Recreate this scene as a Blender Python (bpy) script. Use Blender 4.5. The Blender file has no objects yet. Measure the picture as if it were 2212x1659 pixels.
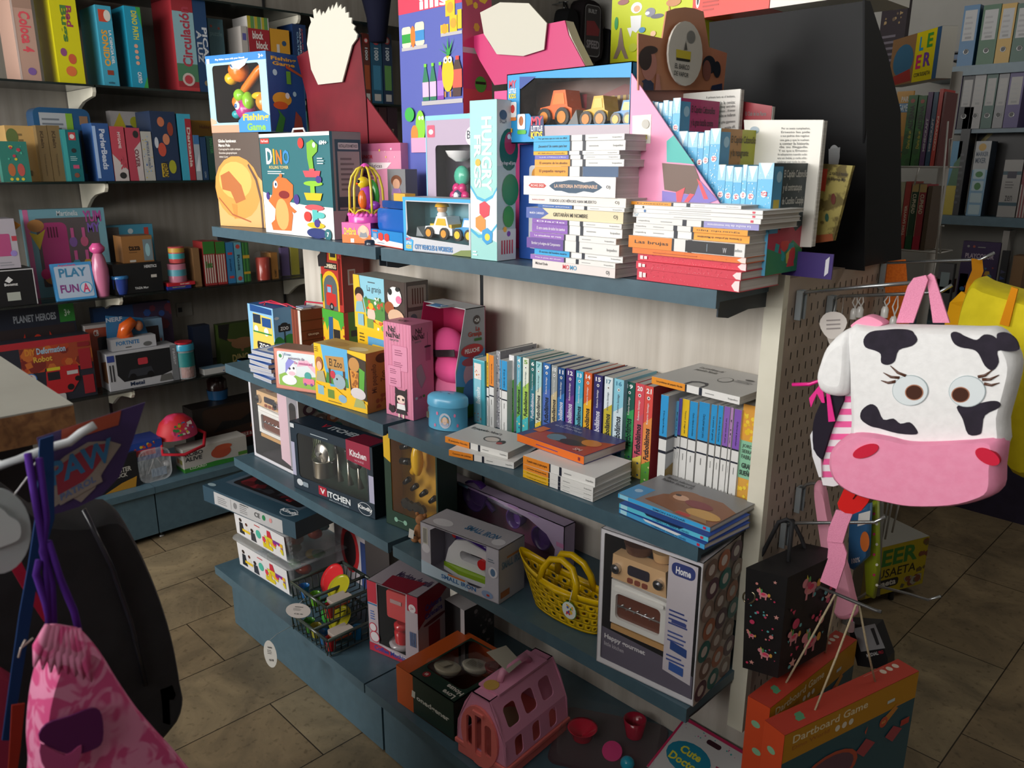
import bpy, bmesh, math, random
from mathutils import Vector, Matrix
from mathutils.geometry import tessellate_polygon
random.seed(7)
PI = math.pi
sc = bpy.context.scene
COL = sc.collection
# ---------------- camera ----------------
W, H, FPX, HC = 2212, 1659, 1715.0, 1.74
YAW, PITCH, ROLL = math.radians(-45.484), math.radians(15.426), math.radians(.207)
_f = Vector((math.sin(YAW)*math.cos(PITCH), math.cos(YAW)*math.cos(PITCH), -math.sin(PITCH)))
_r = Vector((math.cos(YAW), -math.sin(YAW), 0)); _u = _r.cross(_f)
RIGHT = _r*math.cos(ROLL) + _u*math.sin(ROLL); UP = _u*math.cos(ROLL) - _r*math.sin(ROLL); FWD = _f
CAM = Vector((0, 0, HC))
cd = bpy.data.cameras.new('camera'); cam = bpy.data.objects.new('camera', cd); COL.objects.link(cam)
cd.sensor_width = 36; cd.lens = FPX/W*36; cd.clip_start = .02; cd.clip_end = 50
cam.matrix_world = Matrix(((RIGHT.x, UP.x, -FWD.x, 0), (RIGHT.y, UP.y, -FWD.y, 0), (RIGHT.z, UP.z, -FWD.z, HC), (0, 0, 0, 1)))
cd.dof.use_dof = True; cd.dof.focus_distance = 2.15; cd.dof.aperture_fstop = 9
sc.camera = cam
# ---------------- light ----------------
wd = bpy.data.worlds.new('world'); sc.world = wd; wd.use_nodes = True
wd.node_tree.nodes['Background'].inputs[0].default_value = (.75, .85, 1, 1)
wd.node_tree.nodes['Background'].inputs[1].default_value = .12
def area(name, loc, size, power, rot, color=(1, 1, 1)):
    l = bpy.data.lights.new(name, 'AREA'); l.shape = 'RECTANGLE'; l.size, l.size_y = size; l.energy = power; l.color = color
    o = bpy.data.objects.new(name, l); COL.objects.link(o); o.location = loc; o.rotation_euler = rot; return o
# daylight through the shop window behind the camera
area('window_daylight', (-1.7, -2.35, 2.2), (4.4, 1.5), 172, (math.radians(82), 0, 0), (1, .98, .95))
area('left_aisle_fill', (-3.35, -2.3, 1.55), (1.3, 2.3), 48, (math.radians(90), 0, 0), (1, .97, .92))  # fill light added to brighten the left aisle floor and wall
area('ceiling_area_light', (.6, 3.3, 2.93), (1.2, .3), 9, (0, 0, 0), (1, .95, .88))  # weak warm area light just under the ceiling, towards the back wall
vs = sc.view_settings; vs.view_transform = 'Standard'; vs.look = 'None'; vs.exposure = 0.34; vs.gamma = 1; vs.use_curve_mapping = False
# ---------------- materials ----------------
def lin(h):
    h = h.lstrip('#')
    if len(h) == 3: h = ''.join(c*2 for c in h)
    return tuple((c/12.92 if c <= .04045 else ((c+.055)/1.055)**2.4) for c in (int(h[i:i+2], 16)/255 for i in (0, 2, 4))) + (1,)
_M = {}
def nmat(name):
    m = bpy.data.materials.new(name); m.use_nodes = True
    return m, m.node_tree, m.node_tree.nodes['Principled BSDF']
def M(c, k='p'):
    if not isinstance(c, str): return c
    key = (c, k)
    if key in _M: return _M[key]
    kind = {'p': (.42, .5), 'm': (.85, .2), 'g': (.18, .5), 's': (.28, .5), 'c': (.9, .1)}[k if k in 'pmgsc' else 'p']
    m, nt, b = nmat('print_'+c+k)
    b.inputs['Base Color'].default_value = lin(c); b.inputs['Roughness'].default_value = kind[0]
    b.inputs['Specular IOR Level'].default_value = kind[1]
    if k == 's': b.inputs['Metallic'].default_value = .95
    _M[key] = m; return m
def noisy(name, c1, c2, scale=4, rough=.5, bump=0, detail=4, stretch=None, metal=0, dist=0, spec=.5, lo=.35, hi=.65):
    m, nt, b = nmat(name); N = nt.nodes; L = nt.links
    tc = N.new('ShaderNodeTexCoord'); mp = N.new('ShaderNodeMapping'); nz = N.new('ShaderNodeTexNoise'); cr = N.new('ShaderNodeValToRGB')
    if stretch: mp.inputs['Scale'].default_value = stretch
    nz.inputs['Scale'].default_value = scale; nz.inputs['Detail'].default_value = detail; nz.inputs['Distortion'].default_value = dist
    cr.color_ramp.elements[0].color = lin(c1); cr.color_ramp.elements[1].color = lin(c2)
    cr.color_ramp.elements[0].position = lo; cr.color_ramp.elements[1].position = hi
    L.new(tc.outputs['Object'], mp.inputs[0]); L.new(mp.outputs[0], nz.inputs['Vector']); L.new(nz.outputs[0], cr.inputs[0]); L.new(cr.outputs[0], b.inputs['Base Color'])
    b.inputs['Roughness'].default_value = rough; b.inputs['Metallic'].default_value = metal; b.inputs['Specular IOR Level'].default_value = spec
    if bump:
        bp = N.new('ShaderNodeBump'); bp.inputs['Strength'].default_value = bump; bp.inputs['Distance'].default_value = .004
        L.new(nz.outputs[0], bp.inputs['Height']); L.new(bp.outputs[0], b.inputs['Normal'])
    return m
def film(name, c='ffffff', a=.12, rough=.06, ior=1.35):
    m, nt, b = nmat(name); N = nt.nodes; L = nt.links
    t = N.new('ShaderNodeBsdfTransparent'); mx = N.new('ShaderNodeMixShader'); fr = N.new('ShaderNodeLayerWeight'); fr.inputs[0].default_value = .5
    pw = N.new('ShaderNodeMath'); pw.operation = 'POWER'; pw.inputs[1].default_value = 4; sc2 = N.new('ShaderNodeMath'); sc2.operation = 'MULTIPLY'; sc2.inputs[1].default_value = ior-1
    ad = N.new('ShaderNodeMath'); ad.operation = 'ADD'; ad.inputs[1].default_value = a
    L.new(fr.outputs['Facing'], pw.inputs[0]); L.new(pw.outputs[0], sc2.inputs[0])
    nz = N.new('ShaderNodeTexNoise'); nz.inputs['Scale'].default_value = 9; bp = N.new('ShaderNodeBump'); bp.inputs['Strength'].default_value = .5; bp.inputs['Distance'].default_value = .01
    L.new(nz.outputs[0], bp.inputs['Height']); L.new(bp.outputs[0], b.inputs['Normal'])
    b.inputs['Base Color'].default_value = lin(c); b.inputs['Roughness'].default_value = rough
    L.new(sc2.outputs[0], ad.inputs[0]); L.new(ad.outputs[0], mx.inputs[0]); L.new(t.outputs[0], mx.inputs[1]); L.new(b.outputs[0], mx.inputs[2])
    L.new(mx.outputs[0], N['Material Output'].inputs[0]); return m
FILM = film('clear_film', 'dddddd', .015, .12, 1.35); POLY = film('milky_plastic', 'e8ecf0', .22, .15); GLASSY = film('smoked_glass', '0c1412', .55, .05)
BLUE = noisy('petrol_laminate', '435c69', '48626f', 30, .38)
CREAM = noisy('whitewashed_wood', 'c4bcb0', 'd8d1c6', 3, .5, .05, 6, (9, 9, .6))
POST = noisy('cream_paint', 'd8d4c2', 'e0dccb', 12, .4)
PEG = noisy('beige_steel', 'a8998c', 'b3a396', 8, .42)
WALLB = noisy('grey_wood_panel', '837d74', '928c83', 3, .55, .05, 6, (9, 9, .7))
WALLP = noisy('grey_paint', '93918b', '9a9892', 5, .8)
PAGES = noisy('page_edges', 'b9b6b0', 'd2cfc9', 1.5, .85, .15, 3, (1, 1, 160))
PAGEU = noisy('page_edges_upright', 'b4b1ab', 'cfccc6', 1.5, .85, .15, 3, (160, 1, 1))
STEEL = noisy('chrome_rod', 'a8adb0', 'bcc0c2', 20, .25, metal=.9)
GREYP = noisy('grey_steel', '9aa3a8', 'a9b1b5', 20, .35, metal=.4)
CARD = noisy('grey_board', 'c3beae', 'cfcaba', 20, .85)
PLUSHW = noisy('white_plush', 'ececec', 'f2f2f2', 90, .95, .2)
PLUSHP = noisy('pink_plush', 'f092b4', 'f39abb', 60, .95, .2)
PLUSHB = noisy('dark_plush', '241f2b', '2c2634', 60, .95, .3)
BLACKF = noisy('black_nylon', '131316', '1c1c20', 30, .75, .2)
WOODE = noisy('oak_edge', '6a4429', '94683f', 5, .55, .05, 6, (1, 14, 14), dist=.6)
# ---------------- mesh builder ----------------
_txt = {}
def glyphs(s, bold=0):
    k = (s, bold)
    if k not in _txt:
        cu = bpy.data.curves.new('t', 'FONT'); cu.body = s; cu.size = 1; cu.resolution_u = 2; cu.offset = .012+.02*bold; cu.align_x = 'LEFT'
        if s.count('\n'): cu.align_x = 'CENTER'
        o = bpy.data.objects.new('t', cu); COL.objects.link(o)
        dg = bpy.context.evaluated_depsgraph_get(); dg.update(); me = bpy.data.meshes.new_from_object(o.evaluated_get(dg))
        v = [(a.co.x, a.co.y) for a in me.vertices]; f = [tuple(p.vertices) for p in me.polygons]
        bpy.data.objects.remove(o); bpy.data.curves.remove(cu); bpy.data.meshes.remove(me)
        xs = [a[0] for a in v] or [0]; ys = [a[1] for a in v] or [0]
        x0, x1, y0, y1 = min(xs), max(xs), min(ys), max(ys); dx = (x1-x0) or 1; dy = (y1-y0) or 1
        _txt[k] = ([((a-x0)/dx, (b-y0)/dy) for a, b in v], f)
    return _txt[k]
class MB:
    def __init__(s): s.v = []; s.f = []; s.mi = []; s.mats = []; s.X = Matrix.Identity(4); s.sm = []; s.smooth = False
    def m(s, c, k='p'):
        c = M(c, k)
        if c not in s.mats: s.mats.append(c)
        return s.mats.index(c)
    def add(s, vs, fs, c, k='p', smooth=None):
        n = len(s.v); i = s.m(c, k); s.v += [s.X @ Vector(a) for a in vs]
        for f in fs: s.f.append([n+j for j in f]); s.mi.append(i); s.sm.append(s.smooth if smooth is None else smooth)
    def box(s, a, b, c, k='p', bev=0):
        x0, y0, z0 = a; x1, y1, z1 = b
        s.add([(x0, y0, z0), (x1, y0, z0), (x1, y1, z0), (x0, y1, z0), (x0, y0, z1), (x1, y0, z1), (x1, y1, z1), (x0, y1, z1)],
              [(0, 3, 2, 1), (4, 5, 6, 7), (0, 1, 5, 4), (1, 2, 6, 5), (2, 3, 7, 6), (3, 0, 4, 7)], c, k)
    def prism(s, pts, n0, n1, c, k='p', ax='y', side=None):
        """polygon pts extruded between n0 and n1 along ax; pts in the other two axes"""
        def V(p, n): return {'y': (p[0], n, p[1]), 'z': (p[0], p[1], n), 'x': (n, p[0], p[1])}[ax]
        n = len(pts); tri = tessellate_polygon([[Vector((p[0], p[1], 0)) for p in pts]])
        s.add([V(p, n0) for p in pts], tri, c, k); s.add([V(p, n1) for p in pts], [t[::-1] for t in tri], c, k)
        s.add([V(p, n0) for p in pts]+[V(p, n1) for p in pts], [(i, (i+1) % n, n+(i+1) % n, n+i) for i in range(n)], side or c, k)
    def ring(s, outer, inner, n0, n1, c, k='p', ax='y'):
        def V(p, n): return {'y': (p[0], n, p[1]), 'z': (p[0], p[1], n), 'x': (n, p[0], p[1])}[ax]
        tri = tessellate_polygon([[Vector((p[0], p[1], 0)) for p in outer], [Vector((p[0], p[1], 0)) for p in inner]])
        al = list(outer)+list(inner)
        s.add([V(p, n0) for p in al], tri, c, k)
        if n1 != n0:
            s.add([V(p, n1) for p in al], [t[::-1] for t in tri], c, k)
            for q in (outer, inner):
                n = len(q); s.add([V(p, n0) for p in q]+[V(p, n1) for p in q], [(i, (i+1) % n, n+(i+1) % n, n+i) for i in range(n)], c, k)
    def lathe(s, prof, c, k='g', n=20, o=(0, 0, 0), sx=1, sy=1, cap=True, smooth=True):
        vs = []; 
        for r, z in prof: vs += [(o[0]+r*sx*math.cos(2*PI*i/n), o[1]+r*sy*math.sin(2*PI*i/n), o[2]+z) for i in range(n)]
        fs = [(j*n+i, j*n+(i+1) % n, (j+1)*n+(i+1) % n, (j+1)*n+i) for j in range(len(prof)-1) for i in range(n)]
        s.add(vs, fs, c, k, smooth)
        if cap:
            s.add(vs[:n], [tuple(range(n))[::-1]], c, k, False); s.add(vs[-n:], [tuple(range(n))], c, k, False)
    def ball(s, o, r, c, k='g', n=14, m=8):
        if not hasattr(r, '__len__'): r = (r, r, r)
        vs = [(o[0]+r[0]*math.sin(PI*j/m)*math.cos(2*PI*i/n), o[1]+r[1]*math.sin(PI*j/m)*math.sin(2*PI*i/n), o[2]-r[2]*math.cos(PI*j/m)) for j in range(m+1) for i in range(n)]
        s.add(vs, [(j*n+i, j*n+(i+1) % n, (j+1)*n+(i+1) % n, (j+1)*n+i) for j in range(m) for i in range(n)], c, k, True)
    def tube(s, pts, r, c, k='g', n=8, cyc=False):
        P = [Vector(p) for p in pts]; vs = []; N = len(P); up = None
        for i, p in enumerate(P):
            a = P[(i-1) % N] if (i or cyc) else p; b = P[(i+1) % N] if (i < N-1 or cyc) else p
            d = (b-a).normalized()
            if up is None: up = d.orthogonal().normalized()
            up = (up-d*up.dot(d)); up = up.normalized() if up.length > 1e-6 else d.orthogonal().normalized(); w = d.cross(up)
            rr = r[i] if hasattr(r, '__len__') else r
            vs += [p+(up*math.cos(2*PI*j/n)+w*math.sin(2*PI*j/n))*rr for j in range(n)]
        fs = [(i*n+j, i*n+(j+1) % n, ((i+1) % N)*n+(j+1) % n, ((i+1) % N)*n+j) for i in range(N if cyc else N-1) for j in range(n)]
        if not cyc: fs += [tuple(range(n))[::-1], tuple((N-1)*n+j for j in range(n))]
        s.add(vs, fs, c, k, True)
    def strap(s, pts, w, t, c, k='m', wv=(0, 1, 0)):
        """flat band of width w along wv following pts, thickness t"""
        P = [Vector(p) for p in pts]; W_ = Vector(wv).normalized(); vs = []
        for i, p in enumerate(P):
            d = (P[min(i+1, len(P)-1)]-P[max(i-1, 0)]).normalized(); wd_ = (W_-d*W_.dot(d)).normalized(); n = d.cross(wd_)
            vs += [p+wd_*w/2+n*t/2, p-wd_*w/2+n*t/2, p-wd_*w/2-n*t/2, p+wd_*w/2-n*t/2]
        fs = [(i*4+j, i*4+(j+1) % 4, i*4+4+(j+1) % 4, i*4+4+j) for i in range(len(P)-1) for j in range(4)]
        s.add(vs, fs+[(3, 2, 1, 0), tuple(len(vs)-4+j for j in range(4))], c, k)
    def build(s, name, parent=None, loc=None, rz=0, bev=0, sub=0, rx=0, ry=0):
        me = bpy.data.meshes.new(name); me.from_pydata([tuple(a) for a in s.v], [], s.f)
        for m_ in s.mats: me.materials.append(m_)
        me.polygons.foreach_set('material_index', s.mi); me.polygons.foreach_set('use_smooth', s.sm); me.update()
        o = bpy.data.objects.new(name, me); COL.objects.link(o)
        if parent: o.parent = parent
        if loc is not None: o.location = loc
        o.rotation_euler = (rx, ry, rz)
        if bev:
            b = o.modifiers.new('bevel', 'BEVEL'); b.width = bev; b.segments = 2; b.limit_method = 'ANGLE'; b.angle_limit = .7
        if sub:
            b = o.modifiers.new('sub', 'SUBSURF'); b.levels = sub; b.render_levels = sub
        return o
class Face:
    """draws print on a flat face: o origin, u/v unit axes, size w x h, coordinates 0..1"""
    def __init__(s, mb, o, u, v, w, h, rot=0): s.mb = mb; s.o = Vector(o); s.u = Vector(u); s.v = Vector(v); s.n = s.u.cross(s.v); s.w = w; s.h = h; s.l = .0003; s.rot = rot
    def pt(s, x, y):
        if s.rot == 180: x, y = 1-x, 1-y
        return s.o+s.u*(x*s.w)+s.v*(y*s.h)+s.n*s.l
    def poly(s, pts, c, k='p'):
        s.l += .00012
        f = [tuple(range(len(pts)))] if len(pts) < 5 else tessellate_polygon([[Vector((a, b, 0)) for a, b in pts]])
        s.mb.add([s.pt(a, b) for a, b in pts], f, c, k)
    def draw(s, art, k='p'):
        for a in art:
            t = a[0]
            if t == 'r': s.poly([(a[1], a[2]), (a[3], a[2]), (a[3], a[4]), (a[1], a[4])], a[5], k)
            elif t == 'R':
                x0, y0, x1, y1 = a[1:5]; r = a[6] if len(a) > 6 else .05; q = r*s.w/s.h; P = []
                for cx, cy, st in ((x1-r, y1-q, 0), (x0+r, y1-q, 1), (x0+r, y0+q, 2), (x1-r, y0+q, 3)):
                    P += [(cx+r*math.cos((st+i/4)*PI/2), cy+q*math.sin((st+i/4)*PI/2)) for i in range(5)]
                s.poly(P, a[5], k)
            elif t == 'e': s.poly([(a[1]+a[3]*math.cos(i*PI/9), a[2]+a[4]*math.sin(i*PI/9)) for i in range(18)], a[5], k)
            elif t == 'o': s.poly([(a[1]+a[3]*math.cos(i*PI/7), a[2]+a[3]*s.w/s.h*math.sin(i*PI/7)) for i in range(14)], a[4], k)
            elif t == 'p': s.poly(a[1], a[2], k)
            elif t == 't':
                x0, y0, x1, y1, c = a[2:7]; rot = a[7] if len(a) > 7 else 0; bold = a[8] if len(a) > 8 else 0
                v, f = glyphs(a[1], bold); s.l += .00012; P = []
                for x, y in v:
                    if rot == 90: x, y = 1-y, x
                    elif rot == -90: x, y = y, 1-x
                    elif rot == 180: x, y = 1-x, 1-y
                    P.append(s.pt(x0+(x1-x0)*x, y0+(y1-y0)*y))
                s.mb.add(P, f, c, k)
            elif t == 'd':   # scattered small shapes
                rn = random.Random(a[7] if len(a) > 7 and not isinstance(a[7], float) else 1); x0, y0, x1, y1, n, cols = a[1:7]; r = a[8] if len(a) > 8 else .04; s.l += .00012
                for i in range(n):
                    cx, cy = x0+(x1-x0)*rn.random(), y0+(y1-y0)*rn.random(); q = r*(.6+.8*rn.random()); g = rn.choice((3, 4, 5, 6, 8)); ph = rn.random()*6; s.l += .00001
                    s.mb.add([s.pt(min(max(cx+q*math.cos(ph+2*PI*j/g), x0), x1), min(max(cy+q*s.w/s.h*math.sin(ph+2*PI*j/g), y0), y1)) for j in range(g)], [tuple(range(g))], rn.choice(cols), k)
            elif t == 'l':   # lines of small print
                rn = random.Random(3); x0, y0, x1, y1, n, c = a[1:7]; s.l += .00012; q = (y1-y0)/n
                for i in range(n):
                    xe = x0+(x1-x0)*(.55+.45*rn.random()); yy = y1-(i+.8)*q
                    s.mb.add([s.pt(x0, yy), s.pt(xe, yy), s.pt(xe, yy+q*.4), s.pt(x0, yy+q*.4)], [(0, 1, 2, 3)], c, k)
            elif t == 'h':   # hatch of vertical stripes
                x0, y0, x1, y1, n, c = a[1:7]; s.l += .00012; q = (x1-x0)/n
                for i in range(n): s.mb.add([s.pt(x0+i*q, y0), s.pt(x0+i*q+q*.5, y0), s.pt(x0+i*q+q*.5, y1), s.pt(x0+i*q, y1)], [(0, 1, 2, 3)], c, k)
# ---------------- objects and placement ----------------
def tag(o, label, cat, group=None, kind=None):
    o['label'] = label; o['category'] = cat
    if group: o['group'] = group
    if kind: o['kind'] = kind
    return o
def thing(name, label, cat, loc=(0, 0, 0), rz=0, group=None):
    o = bpy.data.objects.new(name, None); COL.objects.link(o); o.empty_display_size = .02; o.location = loc; o.rotation_euler = (0, 0, rz)
    return tag(o, label, cat, group)
def struct(mb, name, **k):
    o = mb.build(name, **k); o['kind'] = 'structure'; return o
def ray(px, py): return RIGHT*(px-W/2)-UP*(py-H/2)+FWD*FPX
def at(px, py, ax, v):
    d = ray(px, py); return CAM+d*((v-CAM[ax])/d[ax])
def P(p, z): return at(p[0], p[1], 2, z)
def hz(p0, p):   # height above p0 of the pixel p seen on the vertical through p0
    d = ray(*p); n = Vector((FWD.x, FWD.y, 0)); return (CAM+d*((p0-CAM).dot(n)/d.dot(n))).z-p0.z
def setup(A, B, z, top=None):
    a, b = P(A, z), P(B, z); u = b-a
    return a, math.atan2(u.y, u.x), u.length, (hz(a, top) if top else 0)
def faces(mb, w, d, h):
    return {'f': Face(mb, (0, 0, 0), (1, 0, 0), (0, 0, 1), w, h), 's': Face(mb, (w, 0, 0), (0, 1, 0), (0, 0, 1), d, h),
            't': Face(mb, (0, 0, h), (1, 0, 0), (0, 1, 0), w, d), 'l': Face(mb, (0, d, 0), (0, -1, 0), (0, 0, 1), d, h), 'b': Face(mb, (w, d, 0), (-1, 0, 0), (0, 0, 1), w, h)}
def carton(name, label, cat, loc, rz, w, d, h, c, f=(), s=(), t=(), l=(), sc_=None, tc=None, lc=None, group=None, k='p', rx=0, ry=0, parent=None, bc=None):
    mb = MB(); mb.box((0, 0, 0), (w, d, h), c, k); F = faces(mb, w, d, h)
    if sc_: F['s'].draw([('r', 0, 0, 1, 1, sc_)], k)
    if lc: F['l'].draw([('r', 0, 0, 1, 1, lc)], k)
    if tc: F['t'].draw([('r', 0, 0, 1, 1, tc)], k)
    if bc: F['b'].draw([('r', 0, 0, 1, 1, bc)], k)
    F['f'].draw(f, k); F['s'].draw(s, k); F['t'].draw(t, k); F['l'].draw(l, k)
    o = mb.build(name, loc=loc, rz=rz, rx=rx, ry=ry, parent=parent)
    if label: tag(o, label, cat, group)
    return o
def pbox(name, label, cat, A, B, z, top, d, c, h=None, **k):
    """carton whose front bottom edge is seen at pixels A-B on the surface of height z"""
    a, rz, w, hh = setup(A, B, z, top); h = h or hh
    o = carton(name, label, cat, a, rz, w, d, h, c, **k); o['_w'] = 0; del o['_w']
    return o, w, h, z+h+.0012
def rrect(x0, y0, x1, y1, r, n=4):
    P_ = []
    for cx, cy, st in ((x1-r, y1-r, 0), (x0+r, y1-r, 1), (x0+r, y0+r, 2), (x1-r, y0+r, 3)):
        P_ += [(cx+r*math.cos((st+i/n)*PI/2), cy+r*math.sin((st+i/n)*PI/2)) for i in range(n+1)]
    return P_
def wbox(name, label, cat, A, B, z, top, d, c, win, inner, h=None, f=(), s=(), t=(), l=(), sc_=None, tc=None, inart=(), group=None, depth=.85, filmed=True, R=.01, geo=None):
    """carton with a window: win = (x0,y0,x1,y1) in 0..1 or polygon; the cavity behind is lined with inner colour"""
    if geo: a, rz, w, hh = geo
    else: a, rz, w, hh = setup(A, B, z, top)
    h = h or hh
    root = thing(name, label, cat, a, rz, group); mb = MB(); t_ = .002
    if len(win) == 4 and not hasattr(win[0], '__len__'): wp = rrect(win[0]*w, win[1]*h, win[2]*w, win[3]*h, R)
    else: wp = [(p[0]*w, p[1]*h) for p in win]
    if len(win) == 4 and not hasattr(win[0], '__len__'):
        a0, b0, a1, b1 = win[0]*w, win[1]*h, win[2]*w, win[3]*h
        mb.box((0, 0, 0), (w, t_, b0), c); mb.box((0, 0, b1), (w, t_, h), c); mb.box((0, 0, b0), (a0, t_, b1), c); mb.box((a1, 0, b0), (w, t_, b1), c)
        for k in range(4): mb.prism([((a1, b1), (a0, b1), (a0, b0), (a1, b0))[k]]+wp[k*5:k*5+5], 0, t_, c)
    else: mb.ring([(0, 0), (w, 0), (w, h), (0, h)], wp, 0, t_, c)
    mb.box((0, 0, 0), (t_, d, h), c); mb.box((w-t_, 0, 0), (w, d, h), sc_ or c); mb.box((0, 0, h-t_), (w, d, h), tc or c); mb.box((0, 0, 0), (w, d, t_), c); mb.box((0, d-t_, 0), (w, d, h), c)
    e = d*depth
    mb.box((t_, t_, t_), (t_*1.5, e, h-t_), inner); mb.box((w-t_*1.5, t_, t_), (w-t_, e, h-t_), inner); mb.box((t_, e, t_), (w-t_, e+t_, h-t_), inner)
    mb.box((t_, t_, h-t_*1.5), (w-t_, e, h-t_), inner); mb.box((t_, t_, t_), (w-t_, e, t_*1.5), inner)
    Face(mb, (0, e-.0005, 0), (1, 0, 0), (0, 0, 1), w, h).draw(inart)
    F = faces(mb, w, d, h); F['f'].draw(f); F['s'].draw(s); F['t'].draw(t); F['l'].draw(l)
    mb.build('carton', root)
    if filmed:
        fm = MB(); fm.prism(wp, t_+.0005, t_+.001, FILM); fm.build('window_film', root)
    return root, w, h, z+h+.0012
# book: canonical x=length, y=depth, z=thickness, spine on y=0; upright books stand with x=0 at the top
def book(label, loc, rz, L, D, T, col, spine=(), up=False, cover=(), back=None, pages=None, name='book', group=None, rx=0, ry=0, hard=0, cc=None):
    root = thing(name, label, 'book', loc, rz, group); root.rotation_euler = (rx, ry, rz)
    mb = MB(); e = .0009; X = Matrix(((0, 0, 1, 0), (0, 1, 0, 0), (-1, 0, 0, L), (0, 0, 0, 1))) if up else Matrix.Identity(4)
    mb.X = X; mb.box((0, 0, 0), (L, D, e), back or cc or col); mb.box((0, 0, T-e), (L, D, T), cc or col); mb.box((0, 0, e), (L, e, T-e), col)
    F = Face(mb, (0, 0, 0), (1, 0, 0), (0, 0, 1), L, T); F.draw(spine)
    if cover: Face(mb, (0, 0, T), (1, 0, 0), (0, 1, 0), L, D).draw(cover)
    mb.build('cover', root)
    pb = MB(); pb.X = X; q = .0015+hard; pb.box((q, e, e), (L-q, D-q, T-e), pages or (PAGEU if up else PAGES)); pb.build('pages', root)
    return root
# ================= room =================
S1, S2, S3, S0 = 1.531, 1.0405, .678, .27
GF, GB = 1.218, 1.583
def floor_mat():
    m, nt, b = nmat('travertine_tiles'); N = nt.nodes; L = nt.links
    tc = N.new('ShaderNodeTexCoord'); mp = N.new('ShaderNodeMapping'); mp.inputs['Rotation'].default_value = (0, 0, PI/2); mp.inputs['Location'].default_value = (-.96, -.144, 0)
    br = N.new('ShaderNodeTexBrick'); br.offset = .28; br.inputs['Scale'].default_value = 1; br.inputs['Brick Width'].default_value = .66; br.inputs['Row Height'].default_value = .333
    br.inputs['Mortar Size'].default_value = .0022; br.inputs['Mortar Smooth'].default_value = .1; br.inputs['Color1'].default_value = lin('8f8069'); br.inputs['Color2'].default_value = lin('9c9079'); br.inputs['Mortar'].default_value = lin('3a3125')
    nz = N.new('ShaderNodeTexNoise'); nz.inputs['Scale'].default_value = 3.2; nz.inputs['Detail'].default_value = 8; nz.inputs['Roughness'].default_value = .65; nz.inputs['Distortion'].default_value = .8
    nv = N.new('ShaderNodeTexNoise'); nv.inputs['Scale'].default_value = 45; nv.inputs['Detail'].default_value = 3
    cr = N.new('ShaderNodeValToRGB'); cr.color_ramp.elements[0].position = .33; cr.color_ramp.elements[0].color = lin('7d7465'); cr.color_ramp.elements[1].position = .68; cr.color_ramp.elements[1].color = lin('fff4dd')
    c2 = N.new('ShaderNodeValToRGB'); c2.color_ramp.elements[0].position = .3; c2.color_ramp.elements[0].color = (.45, .42, .38, 1); c2.color_ramp.elements[1].position = .42; c2.color_ramp.elements[1].color = (1, 1, 1, 1)
    x1 = N.new('ShaderNodeMixRGB'); x1.blend_type = 'MULTIPLY'; x1.inputs[0].default_value = .75; x2 = N.new('ShaderNodeMixRGB'); x2.blend_type = 'MULTIPLY'; x2.inputs[0].default_value = .6
    L.new(tc.outputs['Object'], mp.inputs[0]); L.new(mp.outputs[0], br.inputs['Vector']); L.new(tc.outputs['Object'], nz.inputs['Vector']); L.new(tc.outputs['Object'], nv.inputs['Vector'])
    L.new(nz.outputs[0], cr.inputs[0]); L.new(nv.outputs[0], c2.inputs[0]); L.new(br.outputs[0], x1.inputs[1]); L.new(cr.outputs[0], x1.inputs[2]); L.new(x1.outputs[0], x2.inputs[1]); L.new(c2.outputs[0], x2.inputs[2]); L.new(x2.outputs[0], b.inputs['Base Color'])
    b.inputs['Roughness'].default_value = .45
    bp = N.new('ShaderNodeBump'); bp.inputs['Strength'].default_value = .35; bp.inputs['Distance'].default_value = .002; bp.invert = True
    L.new(br.outputs['Fac'], bp.inputs['Height']); L.new(bp.outputs[0], b.inputs['Normal']); return m
X0, X1, Y0, Y1, ZC = -4.14, 2.3, -2.5, 4.87, 2.98
def slab(name, a, b, m):
    mb = MB(); mb.box(a, b, m); return struct(mb, name)
slab('floor', (X0, Y0, -.05), (X1, Y1, 0), floor_mat())
slab('ceiling', (X0, Y0, ZC), (X1, Y1, ZC+.05), noisy('ceiling_paint', 'b5b3ae', 'bdbbb6', 6, .9))
slab('wall_left', (X0-.06, Y0, 0), (X0, Y1, ZC), WALLB)
slab('wall_back', (X0, Y1, 0), (X1, Y1+.06, ZC), WALLP)
slab('wall_right', (X1, Y0, 0), (X1+.06, Y1, ZC), WALLP)
mb = MB(); mb.ring([(X0, 0), (X1, 0), (X1, ZC), (X0, ZC)], [(-3.9, .9), (1.6, .9), (1.6, 2.9), (-3.9, 2.9)], Y0-.06, Y0, WALLP); struct(mb, 'wall_front')
mb = MB()
for x in (-3.9, -2.55, -1.2, .15, 1.55): mb.box((x, Y0-.06, .9), (x+.05, Y0-.02, 2.9), 'dddddd')
mb.box((-3.9, Y0-.06, .9), (1.6, Y0-.02, .95), 'dddddd'); mb.box((-3.9, Y0-.06, 2.85), (1.6, Y0-.02, 2.9), 'dddddd'); struct(mb, 'window_1')
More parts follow.
